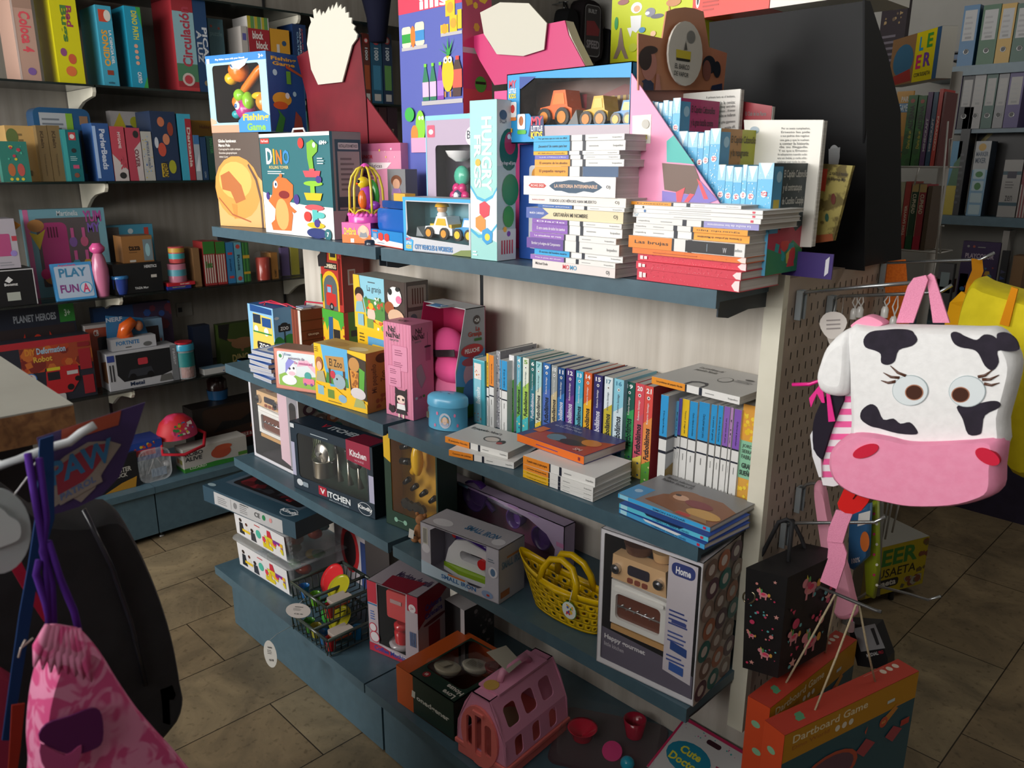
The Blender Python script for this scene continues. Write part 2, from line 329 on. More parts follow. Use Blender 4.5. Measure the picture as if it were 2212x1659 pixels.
# ================= gondola =================
def slots(mb, y0, y1, z0, z1, x, flip=1):
    F = Face(mb, (x, y0, z0), (0, 1, 0), (0, 0, 1), 1, 1); ny, nz = int((y1-y0)/.0275), int((z1-z0)/.030)
    for j in range(nz):
        for i in range(ny):
            y = .012+(i+.5*(j % 2))*.0275; z = .012+j*.030
            F.mb.add([F.pt(y, z), F.pt(y+.0035, z), F.pt(y+.0035, z+.015), F.pt(y, z+.015)], [(0, 1, 2, 3)], '2d2722')
g = thing('gondola_shelving', 'long petrol-blue shop shelving unit with three shelves, cream back and perforated end panel', 'shelving unit', (-1.73, 1.6, 0))
def gp(mb, n, par=None):
    o = mb.build(n, par or g)
    if not par: o.location = (1.73, -1.6, 0)
    return o
for xa, xb in ((-2.76, -1.7475), (-1.7325, -.745)):
    mb = MB(); mb.box((xa, GB, .10), (xb, GB+.018, 1.495), CREAM); o = gp(mb, 'back_panel'); o['label'] = 'whitewashed wooden back panel'
for x in (-2.775, -1.7475, -.745):
    mb = MB(); mb.box((x, GB+.02, 0), (x+.015 if x > -2.77 else x+.03, GB+.075, 1.53), POST)
    if x > -2.77: mb.box((x, GB+.002, .1), (x+.015, GB+.019, 1.49), '2d3338')
    gp(mb, 'upright')
for z in (S1, S2, S3):
    for xa, xb in ((-2.727, -1.752), (-1.728, -.731)):
        mb = MB(); mb.box((xa, GF, z-.033), (xb, GF+.012, z), BLUE); mb.box((xa, GF+.012, z-.022), (xb, GB-.001, z), BLUE); o = gp(mb, 'shelf')
        for x in (xa+.003, xb-.006):
            q = 1 if z == S1 else .3; mb = MB(); mb.prism([(GF+.014, z-.023), (GF+.014, z-.023-.027*q), (GF+.05, z-.023-.033*q), (GF+.12, z-.023-.025*q), (GB-.002, z-.023-.039*q), (GB-.002, z-.023)], x, x+.003, '26303a', 'p', 'x'); gp(mb, 'bracket', o)
    if z == S1:
        mb = MB(); mb.box((-2.727, GB+.06, z-.03), (-.731, GB+.43, z), BLUE); gp(mb, 'shelf')
for xa, xb in ((-2.727, -1.738), (-1.732, -.731)):
    mb = MB(); mb.box((xa, 1.103, .238), (xb, GB-.001, S0), BLUE); gp(mb, 'base_shelf')
    mb = MB(); mb.box((xa+.004, 1.16, .004), (xb, 1.175, .238), BLUE); mb.box((xa+.004, 1.175, .004), (xa+.02, GB-.002, .238), BLUE); mb.box((xb-.02, 1.175, .004), (xb, GB-.002, .238), BLUE); gp(mb, 'kick_panel')
mb = MB(); mb.box((-.737, 1.403, .535), (-.700, 1.423, 1.548), POST); mb.box((-.735, 1.423, .535), (-.7005, 1.93, 1.535), PEG)
slots(mb, 1.43, 1.90, .55, 1.53, -.7005); o = gp(mb, 'end_panel'); o['label'] = 'beige perforated steel end panel with a cream front edge'
# unseen unit added behind the camera to block window light from the lower shelves
light_blocker = thing('gondola_shelving', 'unseen shelving unit added behind the camera to shade the lower shelves', 'shelving unit', (-.3, -1.1, 0))
mb = MB(); mb.box((-2.1, -.2, 0), (2.3, -.18, 1.88), CREAM); mb.build('back_panel', light_blocker)
for z in (.3, .7, 1.1, 1.5):
    mb = MB(); mb.box((-2.1, -.178, z-.03), (1.6, .18, z), BLUE); mb.build('shelf', light_blocker)
# ================= wall shelving, left =================
ws = thing('wall_shelving', 'dark glass wall shelves on cream brackets above petrol-blue base cabinets along the left wall', 'shelving', (-3.9, 2, 0))
def wp(mb, n, par=None, loc=(3.9, -2, 0)):
    return mb.build(n, par or ws, loc=loc if not par else None)
JY = [-1.763, -.763, .237, 1.237, 2.237]
LV = {5: 2.46, 4: 2.06, 3: 1.665, 2: 1.165, 1: .725}
WX = X0+.002
for y in JY:
    mb = MB(); mb.box((WX, y-.006, .3), (WX+.008, y+.006, 2.7), '1d1d1f'); wp(mb, 'slotted_upright')
for i in range(len(JY)):
    ya = JY[i]+.003; yb = (JY[i+1] if i < len(JY)-1 else 3.237)-.003
    for n, z in LV.items():
        mb = MB(); mb.box((WX+.01, ya, z-.009), (-3.77, yb, z), GLASSY if n in (1, 2) else '15201e', 'g'); wp(mb, 'glass_shelf')
    mb = MB(); mb.box((WX, ya-.002, .24), (-3.655, yb+.002, .272), BLUE); wp(mb, 'base_shelf')
    mb = MB(); mb.box((-3.69, ya, .03), (-3.67, yb, .24), BLUE); mb.box((WX, ya, .03), (-3.69, ya+.018, .24), BLUE); mb.box((WX, yb-.018, .03), (-3.69, yb, .24), BLUE)
    o = wp(mb, 'base_cabinet'); mb = MB(); mb.lathe([(.014, 0), (.014, .006), (.006, .006), (.006, .03)], 'c8c8c8', 's', 10, (-3.70, ya+.015, 0)); mb.build('foot', o)
for y in JY:
    for n, z in LV.items():
        t = z-.010; mb = MB()
        mb.prism([(WX+.009, t), (-3.785, t), (-3.785, t-.018), (-3.80, t-.035), (-3.86, t-.042), (-3.93, t-.052), (-3.99, t-.072), (-4.04, t-.10), (-4.08, t-.125), (WX+.009, t-.13)], y-.007, y+.007, POST); wp(mb, 'bracket')
# ================= wall shelving, back =================
bs = thing('wall_shelving', 'petrol-blue shelves on the back wall holding binders and art supplies', 'shelving', (-.4, 4.7, 0))
for z in (2.215, 1.50, .95):
    mb = MB(); mb.box((-1.65, 4.49, z-.045), (1.6, 4.868, z), BLUE); mb.build('shelf', bs, loc=(.4, -4.7, 0))
mb = MB(); mb.box((-1.65, 4.41, .0), (1.6, 4.868, .55), noisy('aubergine_laminate', '231d33', '2a233c', 20, .5)); mb.build('base_cabinet', bs, loc=(.4, -4.7, 0))
# ================= top shelf =================
E_ = .0012
def geoY(A, B, Y, z=None, top=None, zb=None):
    a, b = at(A[0], A[1], 1, Y), at(B[0], B[1], 1, Y)
    if z is not None: a.z = z
    return a, 0, b.x-a.x, (at(A[0], top, 1, Y).z-a.z if top is not None else 0)
def plate(mb, pts, ax, v, t, c, k='p', side=None):
    """board traced on the plane ax=v, thickness t"""
    q = [at(x, y, ax, v) for x, y in pts]
    for p in q: p.z = max(p.z, S1+E_)
    o = [i for i in (0, 1, 2) if i != ax]
    mb.prism([(p[o[0]], p[o[1]]) for p in q], v, v+t, c, k, 'xyz'[ax], side)
def art_at(mb, ax, v, sgn, art, k='p'):
    """art in photo pixels laid on the real plane ax=v"""
    for a in art:
        c = a[-1]; off = v+sgn*(.0006+.0002*art.index(a))
        if a[0] == 'p': q = [at(x, y, ax, off) for x, y in a[1]]
        elif a[0] == 'e': q = [at(a[1]+a[3]*math.cos(i*PI/10), a[2]+a[4]*math.sin(i*PI/10), ax, off) for i in range(20)]
        elif a[0] == 't':   # text on quad: bl, br, tl
            v_, f_ = glyphs(a[1], a[5] if len(a) > 6 else 0); bl, br, tl = [at(x, y, ax, off) for x, y in a[2:5]]
            mb.add([bl+(br-bl)*x+(tl-bl)*y for x, y in v_], f_, c, k); continue
        mb.add(q, tessellate_polygon([q]) if len(q) > 4 else [tuple(range(len(q)))], c, k)
# globe lamp box and fishing game on it
gl, w, h, zt = pbox('globe_box', 'brown carton printed with a glowing antique globe, left end of the top shelf', 'box', (477, 487), (574, 492.5), S1+E_, (465, 288), .2, '4d3a2e', f=[
    ('p', [(0, 0), (1, 0), (1, .5), (.8, .62), (.5, .7), (.2, .66), (0, .45)], 'e8b06a'), ('e', .46, .42, .5, .34, 'e29a3c'), ('e', .42, .5, .36, .2, 'f2b95a'), ('p', [(.1, .55), (.3, .6), (.55, .45), (.62, .3), (.4, .25), (.3, .38), (.12, .4)], 'b8651e'),
    ('p', [(.3, .25), (.42, .24), (.4, .1), (.34, .08)], 'd58a2c'), ('p', [(.02, .3), (.3, .12), (.7, .05), (.7, .065), (.3, .14), (.02, .32)], 'b05a1e'), ('p', [(.72, .66), (.86, .5), (.93, .3), (.93, 0), (.97, 0), (.97, .32), (.9, .52), (.74, .68)], '5a3a28'),
    ('t', 'Globe lumineux', .12, .9, .52, .935, 'f4ece4', 0, 1), ('t', 'Marco Polo', .12, .855, .38, .888, 'f4ece4', 0, 1), ('t', 'Cartographie style antique', .12, .815, .6, .842, 'e6dcd2'), ('t', 'Données géographiques', .12, .775, .52, .802, 'e6dcd2'), ('t', 'mises à jour', .12, .735, .32, .762, 'e6dcd2')], tc='5a4636')
g0 = gl.location.copy(); rz0 = gl.rotation_euler.z
ga = Vector((g0.x-.012, g0.y-.004, 0)); gb = at(588, 284, 1, g0.y+.05)
fw = .285; fh = hz(Vector((g0.x, g0.y, zt)), (462, 121))
root, w, h, _ = wbox('fishing_toy_box', 'blue window carton with an orange toy fish, standing on the globe carton', 'toy box', None, None, 0, None, .16, 'a9d8ee', (.1, .13, .88, .87), '3a2a24',
    geo=(Vector((g0.x-.01, g0.y+.004, zt)), rz0-.02, fw, fh), sc_='1b4f9a', tc='2b7fc4', R=.012,
    f=[('r', 0, .9, 1, 1, '1f7fd0'), ('r', 0, 0, 1, .1, 'd9a184'), ('p', [(0, .1), (.1, .12), (.1, .16), (0, .2)], 'e6b498'), ('t', 'Play fishing game with your friends', .17, .925, .66, .955, 'ffffff', 0, 1), ('t', '3+', .88, .92, .96, .97, 'ffffff', 0, 1), ('r', .02, .9, .07, .96, 'f4f4f4'),
       ('p', [(.42, .9), (.72, .93), (.66, .85), (.56, .8), (.46, .82)], 'cfe9f7'), ('p', [(.48, 0), (1.0, .0), (1.0, .2), (.88, .27), (.6, .25), (.48, .15)], '2f8fd2'), ('t', 'Fishing', .56, .125, .98, .235, 'f6c92c', 0, 1), ('t', 'Game', .62, .02, .92, .115, '8fd03a', 0, 1)],
    s=[('t', 'Fishing\nGame', .12, .84, .8, .95, 'f0b83a', 0, 1), ('e', .35, .42, .26, .09, 'f6b53a'), ('e', .3, .34, .2, .05, 'e8692e'), ('o', .5, .47, .06, 'ffffff'), ('o', .2, .75, .06, 'bfe0f4'), ('o', .7, .5, .05, 'bfe0f4'), ('p', [(.1, 0), (.25, .22), (.2, .3), (.4, .18), (.3, 0)], '2f8a3a'), ('p', [(.6, 0), (.7, .28), (.85, .2), (.9, 0)], 'b0483a'), ('r', .5, .62, .62, .78, '6fb53a'), ('p', [(.5, .86), (1, .74), (1, .71), (.5, .82)], 'c8562a')])
mb = MB(); o_, y_, p_, g_ = 'f2801e', 'f5c21c', 'c0378c', '8fce2c'
mb.ball((.10, .05, .20), (.042, .03, .038), o_); mb.ball((.105, .022, .213), (.014, .006, .014), 'ffffff'); mb.ball((.106, .017, .213), (.008, .004, .008), '2b6fb5'); mb.ball((.06, .05, .175), (.025, .02, .02), y_)
mb.tube([(.08, .05, .09), (.13, .045, .14), (.20, .04, .19), (.24, .04, .21)], .014, o_); mb.ball((.09, .05, .10), (.03, .02, .024), o_); mb.ball((.11, .035, .12), (.025, .015, .02), g_); mb.ball((.15, .035, .10), (.022, .018, .03), g_)
mb.ball((.22, .045, .095), (.035, .03, .032), 'f0912a'); mb.ball((.2, .035, .115), (.03, .012, .012), y_); mb.ball((.125, .045, .075), (.04, .03, .035), p_); mb.ball((.115, .018, .085), (.013, .006, .013), 'ffffff'); mb.ball((.113, .013, .085), (.007, .003, .007), '2b6fb5'); mb.ball((.085, .04, .06), (.02, .015, .014), '2fb0b8')
mb.build('toy_fish', root)
# dinosaur ball tower box
dk = '2f6f78'
o, w, h, zt = pbox('ball_tower_box', 'large teal and white carton with an orange dinosaur and a ball tower', 'toy box', (575.4, 501), (723.5, 517.7), S1+E_, (561.5, 290), .105, dk, f=[
    ('p', [(0, 0), (1, 0), (1, .3), (.6, .31), (.3, .34), (0, .42)], 'f2f2ee'), ('r', 0, .965, 1, 1, 'f2f2ee'), ('r', .015, .905, .15, .955, 'd8392e'), ('t', 'FunTouch', .03, .918, .135, .942, 'ffffff'),
    ('t', 'D', .09, .7, .185, .86, 'e8eef0', 0, 1), ('t', 'I', .2, .7, .225, .85, 'f2b01e', 0, 1), ('t', 'N', .245, .7, .33, .84, 'f07a2c', 0, 1), ('t', 'O', .345, .7, .44, .84, '3f8ed0', 0, 1), ('t', 'ROLLING TOWER', .13, .655, .42, .685, 'f0d890'), ('l', .1, .6, .42, .64, 2, 'dfe8e8'),
    ('p', [(.15, .4), (.17, .52), (.26, .58), (.38, .56), (.47, .5), (.46, .38), (.4, .32), (.44, .2), (.4, .04), (.12, .03), (.1, .1), (.16, .14), (.18, .25), (.08, .33)], 'e8763a'), ('e', .28, .2, .1, .16, 'f3b06a'), ('o', .21, .5, .03, 'ffffff'), ('o', .215, .5, .014, '1d3a66'), ('e', .33, .4, .08, .04, '8a2a2a'), ('p', [(.4, .3), (.5, .24), (.46, .22), (.4, .26)], 'e8763a'),
    ('e', .08, .38, .025, .04, '4a3a8a'), ('e', .51, .36, .04, .05, '4a3a8a'), ('e', .3, .59, .02, .02, 'e8763a'),
    ('p', [(.7, .76), (.7, .9), (.78, .93), (.85, .88), (.84, .82), (.77, .77), (.78, .66), (.72, .66)], '7ab63a'), ('o', .8, .88, .02, 'ffffff'), ('e', .62, .9, .04, .05, 'd8403a'),
    ('r', .72, .6, .79, .66, 'e25a62'), ('p', [(.63, .64), (.87, .64), (.85, .58), (.66, .58)], 'e8545e'), ('e', .76, .52, .13, .025, '8fc83a'), ('r', .72, .4, .78, .5, '8fc83a'), ('e', .84, .56, .04, .035, '4a3a8a'), ('p', [(.63, .43), (.88, .43), (.85, .36), (.66, .36)], 'f2c12a'),
    ('e', .76, .29, .13, .03, 'e25a62'), ('r', .73, .14, .8, .27, '5cc0bc'), ('e', .83, .22, .07, .03, '5cc0bc'), ('e', .66, .2, .05, .05, 'd8403a'), ('e', .77, .12, .12, .03, 'f2c12a'), ('e', .79, .14, .04, .04, '4a3a8a'), ('e', .78, .045, .14, .05, '2c3a78'), ('o', .93, .04, .045, dk), ('t', '7', .915, .02, .945, .065, 'ffffff', 0, 1),
    ('t', '6M+', .88, .88, .98, .92, 'ffffff', 0, 1), ('l', .84, .7, .95, .77, 3, 'cfdede')],
    sc_='8d8681', s=[('r', 0, 0, .08, 1, dk), ('r', .15, .12, .98, .93, '2b4f58'), ('r', .22, .28, .93, .82, '9b938e'), ('R', .25, .84, .9, .9, 'c9c4be', .02), ('t', 'INSTALLATION METHOD', .28, .855, .87, .885, '3a3a3a'), ('l', .3, .45, .85, .78, 7, '6a6460'), ('r', .2, .3, .95, .4, '3a4a4e'), ('r', 0, 0, 1, .27, 'a09894'), ('p', [(.3, .1), (.42, .24), (.5, .2), (.42, .1)], '4a2a3e')], tc='e2e2de')
mb = MB(); mb.tube([(w*.42, .02, h+.001), (w*.44, .02, h+.012), (w*.58, .02, h+.012), (w*.6, .02, h+.001)], .003, 'e8e8e8'); mb.build('carry_handle', o)
# bird cage toy
o, w, h, zt = pbox('bird_cage_toy', 'toy bird in a yellow domed cage on a pink and orange carton base', 'toy', (740, 524), (802, 526.6), S1+E_, (739.5, 480), .085, 'd95aa6', f=[('r', 0, 0, 1, .45, 'f0761e'), ('r', 0, .42, 1, .46, 'd95aa6'), ('t', 'DigiBirds', .08, .3, .5, .75, 'ffd23a', 0, 1), ('o', .75, .55, .2, 'e8b89a'), ('p', [(.6, .3), (.9, .3), (.85, .55), (.65, .55)], '8a8f98'), ('o', .75, .7, .12, 'f2c9ac'), ('r', .3, .03, .42, .22, 'ffffff')], sc_='c24a96')
mb = MB(); cx, cy = w*.62, .043; R_ = .048
mb.lathe([(R_+.003, h), (R_+.004, h+.02), (R_, h+.024), (R_-.01, h+.022)], 'e354b4', 'g', 24, (cx, cy, 0)); 
for i in range(24): a = i*2*PI/24; mb.ball((cx+R_*math.cos(a), cy+R_*math.sin(a), h+.02), .006, 'ee62c0', n=8, m=5)
mb.build('flower_base', o)
mb = MB()
for i in range(6):
    a = i*PI/3+.3; mb.tube([(cx+R_*math.cos(a)*q, cy+R_*math.sin(a)*q, h+.02+zz) for q, zz in ((1, 0), (.98, .03), (.95, .07), (.8, .1), (.5, .12), (.12, .128))], .0035, 'd9c23a')
    mb.tube([(cx+R_*math.cos(a+d)*1, cy+R_*math.sin(a+d), h+.02+zz) for d, zz in ((0, .0), (.25, .012), (.52, .016), (.8, .012), (PI/3, 0))], .0025, 'd9c23a')
mb.lathe([(.012, h+.146), (.012, h+.15), (.004, h+.156)], 'e354b4', 'g', 10, (cx, cy, 0)); mb.build('cage', o)
mb = MB(); mb.ball((cx, cy, h+.065), (.02, .018, .034), 'b23fb8'); mb.ball((cx-.006, cy-.004, h+.105), (.017, .015, .016), 'f2d62a'); mb.ball((cx-.004, cy-.012, h+.06), (.014, .012, .026), 'e8742a'); mb.ball((cx-.012, cy-.017, h+.108), .005, '222222'); mb.ball((cx-.02, cy-.014, h+.102), (.006, .004, .003), 'e8582a'); mb.ball((cx+.022, cy, h+.045), (.02, .01, .012), '8a3fb0'); mb.ball((cx, cy+.02, h+.07), (.03, .008, .045), '3fae4a'); mb.build('bird', o)
# small rescue vehicle box: printed low carton in front of a blue vehicle
o, w, h, zt = pbox('vehicle_toy_box', 'low blue and white carton of a toy patrol vehicle beside the bird cage', 'toy box', (803, 526.8), (870.4, 538.7), S1+E_, (803, 494), .012, '1f86cf', f=[('p', [(0, 0), (1, 0), (1, .35), (.5, .4), (0, .45)], 'f4f4f4'), ('r', 0, 0, 1, .05, 'e0523a'), ('p', [(.07, .75), (.19, .75), (.19, .4), (.13, .3), (.07, .4)], '8fa8c8'), ('p', [(.24, .75), (.33, .85), (.4, .75), (.4, .4), (.33, .3), (.24, .4)], 'e0433c'), ('p', [(.44, .75), (.52, .85), (.59, .75), (.59, .4), (.52, .3), (.44, .4)], 'e0433c'), ('l', .2, .14, .56, .24, 1, '6a7a9a'), ('r', .06, .86, .22, .95, 'e0523a')])
mb = MB(); mb.box((0, .013, 0), (w, .07, h*.9), '1a6cb8'); mb.build('tray', o)
mb = MB(); mb.prism(rrect(.006, h*.92, w-.006, h+.055, .014), .018, .065, '1f63b8', 'g'); mb.prism(rrect(.012, h+.056, w*.8, h+.075, .006), .03, .06, '164a92', 'g'); mb.lathe([(.02, -.002), (.02, .008), (.013, .012)], '16283e', 'g', 14, (0, 0, 0)); mb.build('toy_vehicle', o)
mb = MB(); mb.box((w*.45, .03, h+.076), (w*.8, .06, h+.095), 'e8b04a'); mb.build('light_bar', o)
# city vehicles window box
def toycar(mb, x, y, z, L, hh, body, top, wheel='e89a2c', cab=True):
    mb.prism([(x, z+hh*.25), (x+L*.05, z+hh*.55), (x+L*.35, z+hh*.6), (x+L*.45, z+hh), (x+L*.8, z+hh), (x+L*.88, z+hh*.55), (x+L, z+hh*.5), (x+L, z+hh*.2)], y, y+.045, body, 'g')
    if cab: mb.prism([(x+L*.42, z+hh*.62), (x+L*.5, z+hh*.92), (x+L*.76, z+hh*.92), (x+L*.8, z+hh*.62)], y-.001, y+.046, top, 'g')
    for q in (.22, .76):
        for yy in (y-.006, y+.04):
            n = 14; r = hh*.27; cx_, cz_ = x+L*q, z+r
            for rr, c_, a_, b_ in ((r, '26221f', yy, yy+.011), (r*.62, wheel, yy-.001, yy+.012)): mb.prism([(cx_+rr*math.cos(i*2*PI/n), cz_+rr*math.sin(i*2*PI/n)) for i in range(n)], a_, b_, c_, 'g')
root, w, h, zt = wbox('vehicle_set_box', 'open-front white and blue carton with a yellow toy digger and city vehicles', 'toy box', (873.6, 540.4), (1018, 555.3), S1+E_, (870, 425), .075, 'c9cbd2', [(.04, .3), (.09, .27), (.2, .26), (.97, .2), (.97, .92), (.05, .92), (.06, .4)], '3f7078',
    f=[('r', 0, 0, .04, 1, '2aa6e0'), ('p', [(0, 0), (.13, 0), (.15, .2), (.08, .25), (0, .3)], '2aa6e0'), ('t', 'MY', .035, .19, .115, .25, 'e0405a', 0, 1), ('t', 'LITTLE', .035, .13, .12, .175, 'ffffff', 0, 1), ('t', 'KIDS', .035, .04, .12, .115, 'ffd92e', 0, 1), ('p', [(.72, 0), (1, 0), (1, .12), (.86, .1)], '7a8a4a'), ('t', 'CITY VEHICLES & WORKERS', .17, .045, .74, .14, '4a86c0', 0, 1), ('r', 0, .94, 1, 1, '2aa6e0')], inart=[('d', .1, .3, .9, .55, 30, ('4a7a3a', '5c8a4a', '3a6a50'), 2, .06), ('p', [(.1, .6), (.9, .6), (.9, .9), (.1, .9)], '5f97a4')], depth=.95)
mb = MB(); toycar(mb, w*.22, .022, h*.24, w*.42, h*.42, 'f4f4f4', 'f2b81e'); mb.prism([(w*.1, h*.27), (w*.12, h*.45), (w*.2, h*.3), (w*.22, h*.27)], .02, .06, '8a9094', 'g'); mb.box((w*.3, .025, h*.45), (w*.62, .06, h*.52), 'f2b81e'); mb.build('toy_digger', root)
mb = MB(); toycar(mb, w*.68, .02, h*.24, w*.3, h*.42, '3a9ad8', 'f6f6f6', 'f2c81e'); mb.build('toy_car', root)
mb = MB(); mb.lathe([(.012, h*.5), (.013, h*.7), (.009, h*.74)], 'f4f4f4', 'g', 12, (w*.42, .04, 0)); mb.ball((w*.42, .04, h*.8), (.013, .013, .013), 'e8b88a'); mb.lathe([(.018, h*.83), (.016, h*.88), (.006, h*.93)], 'f0b41e', 'g', 14, (w*.42, .04, 0)); mb.build('toy_worker', root)
# hungry frogs box
teal = '9cd6d2'
o, w, h, zt = pbox('frog_game_box', 'tall narrow mint carton of a frog game standing left of the book stack', 'game box', (1018, 558), (1073.6, 564), S1+E_, (1026, 218), .062, teal, f=[
    ('p', [(0, .2), (1, .12), (1, .45), (.85, .4), (.55, .37), (.25, .39), (0, .46)], 'e6f2f2'), ('p', [(0, .46), (.25, .39), (.55, .37), (.85, .4), (1, .45), (1, .47), (.85, .42), (.55, .39), (.25, .41), (0, .48)], '3fb0d8'), ('p', [(0, .2), (.3, .16), (.7, .17), (1, .24), (1, .22), (.7, .15), (.3, .14), (0, .18)], '3fb0d8'),
    ('t', 'HUNGRY', .44, .44, .82, .9, 'f6fbfb', -90, 1), ('t', 'FR GS', .16, .46, .42, .79, 'f6fbfb', -90, 1), ('o', .3, .62, .1, 'f2b43a'),
    ('p', [(.35, .36), (.55, .38), (.75, .35), (.72, .29), (.52, .27), (.35, .3)], 'd8364a'), ('p', [(.2, .27), (.4, .29), (.58, .26), (.58, .2), (.4, .18), (.2, .21)], 'e8923a'), ('p', [(.45, .19), (.65, .21), (.85, .18), (.83, .12), (.62, .1), (.45, .13)], '2f9cd8'), ('o', .65, .15, .1, 'f2d83a'), ('l', .08, .02, .3, .06, 2, 'f4f4f4')],
    sc_='b9cfd2', s=[('r', 0, .6, 1, 1, 'd5dcdf'), ('t', 'RAZZIA', .15, .86, .5, .89, '3a4a5a'), ('e', .32, .91, .2, .03, '2a5a80'), ('e', .62, .7, .5, .13, '1f6a58'), ('e', .68, .74, .3, .07, 'c63a5e'), ('o', .62, .78, .09, 'ffffff'), ('o', .8, .77, .09, 'ffffff'), ('t', 'The frogs will jump', .15, .6, .98, .63, 'ffffff'), ('e', .7, .45, .45, .1, '2a8a5a'), ('r', 0, 0, 1, .2, 'dde3e6'), ('e', .6, .28, .3, .07, '3a9a4a'), ('o', .4, .2, .1, 'f2b43a'), ('o', .6, .17, .1, '7a3fb0'), ('h', .2, .04, .9, .13, 5, 'c8324a')], tc='cfe6e6')
# blue box behind the book stack with a vehicle window box on it
gm = (at(1121, 562, 1, 1.31)); gm.z = S1+E_
ob = carton('game_box', 'blue carton with white picture panels, half hidden behind the tall book stack', 'game box', gm, 0, .26, .12, at(1125, 313, 1, 1.31).z-S1, '2a55a8', f=[('R', .12, .52, .5, .82, 'e2e4ea', .03), ('R', .12, .1, .5, .4, 'e2e4ea', .03), ('e', .2, .74, .05, .06, 'e8a04a'), ('e', .2, .6, .05, .03, '4aa0c0'), ('o', .22, .32, .05, '3a9a4a'), ('o', .2, .2, .05, 'd83a4a')])
zb = at(1125, 313, 1, 1.31).z+2*E_
a1 = at(1095, 304, 1, 1.275); a1.z = zb; b1 = at(1361, 260, 1, 1.275)
root, w, h, zt = wbox('vehicle_set_box', 'wide blue window carton with an orange toy truck above the white book stack', 'toy box', None, None, 0, None, .1, '2a9ad8', [(.115, .42), (.2, .42), (.27, .25), (1-.01, .22), (.99, .8), (.115, .93)], '43332c',
    geo=(a1, 0, b1.x-a1.x, at(1096, 161, 1, 1.275).z-zb),
    f=[('p', [(.27, 0), (1, 0), (1, .21), (.27, .24)], 'b6aab4'), ('p', [(.115, .95), (.26, .93), (.13, .78), (.115, .78)], '2a4a9a'), ('t', 'MY', .02, .8, .085, .91, 'e0405a', 0, 1), ('t', 'LITTLE', .02, .73, .085, .79, 'ffffff', 0, 1), ('t', 'KIDS', .02, .65, .085, .72, 'ffd92e', 0, 1), ('R', .02, .38, .09, .6, 'f4f4f4', .01), ('e', .055, .5, .02, .06, 'd8403a'), ('R', .02, .33, .09, .38, 'e8843a', .01), ('R', .1, .2, .17, .42, 'f4f4f4', .01), ('e', .135, .32, .02, .07, 'b86a3a'), ('R', .1, .13, .18, .19, '5ab53a', .01), ('r', 0, .16, .055, .22, 'f2b03a'),
       ('p', [(.2, .1), (.23, .38), (.33, .38), (.34, .1), (.28, .02)], '2a3a6a'), ('t', 'MY', .225, .25, .325, .37, 'e0405a', 0, 1), ('t', 'LITTLE', .225, .17, .325, .24, 'ffffff', 0, 1), ('t', 'KIDS', .225, .06, .325, .16, 'ffd92e', 0, 1)],
    inart=[('r', 0, .45, 1, .9, '6a4a3e'), ('p', [(.3, .6), (.36, .7), (.45, .7), (.45, .5), (.3, .5)], '9a2a3a'), ('h', .65, .3, 1, .65, 8, 'b0903a'), ('p', [(.55, .65), (.75, .8), (.95, .65)], '7a2a2a')], tc='6a4a3a', depth=.9)
mb = MB(); toycar(mb, w*.2, .03, h*.22, w*.28, h*.52, 'ee6a2a', 'f4833a', 'd8862c'); mb.prism([(w*.46, h*.24), (w*.55, h*.24), (w*.53, h*.45)], .025, .07, '77797a', 'g'); mb.build('toy_truck', root)
mb = MB(); toycar(mb, w*.57, .028, h*.2, w*.2, h*.42, 'e2b02a', 'e8c04a', 'd8862c'); mb.build('toy_digger', root)
mb = MB(); toycar(mb, w*.8, .03, h*.2, w*.17, h*.34, '3a86c0', 'f4e05a', 'e2b02a'); mb.build('toy_car', root)
# lilac baby toy window box
a1 = at(925, 520, 1, 1.335); a1.z = S1+E_; b1 = at(1026, 400, 1, 1.335)
root, w, h, zt = wbox('baby_rattle_box', 'lilac window carton with pastel baby rattles behind the city vehicle carton', 'toy box', None, None, 0, None, .07, 'b7a6bd', (.2, .06, .97, .78), '4a4450', geo=(a1, 0, b1.x-a1.x, at(917, 252, 1, 1.335).z-S1),
    f=[('r', 0, .965, 1, 1, '8fd0ea'), ('r', 0, 0, .02, 1, '8fd0ea'), ('R', .04, .84, .2, .93, 'e0607a', .02), ('e', .12, .88, .05, .02, 'f4d8d8'), ('o', .95, .84, .12, 'f2f2f4'), ('t', 'Be', .86, .82, .99, .88, '4a4a5a'), ('o', .11, .33, .09, '7cc4e2'), ('t', '6m+', .06, .315, .16, .345, 'ffffff')], depth=.9)
mb = MB(); mb.lathe([(.012, .0), (.03, .012), (.038, .026)], 'f4f4f4', 'g', 20, (w*.5, .035, h*.66)); mb.build('rattle_cup', root)
mb = MB(); mb.ball((w*.5, .04, h*.55), (.026, .016, .026), '4fb89a')
for i in range(6): mb.ball((w*.52+.022*math.cos(i*PI/3), .028, h*.4+.022*math.sin(i*PI/3)), (.013, .01, .013), 'd62a7a')
mb.ball((w*.52, .022, h*.4), (.016, .009, .016), '3c4a6a'); mb.ball((w*.52, .018, h*.4), (.011, .007, .011), 'e8e8f0'); mb.ball((w*.5, .035, h*.25), (.03, .02, .028), 'f0f0f0'); mb.build('rattle', root)
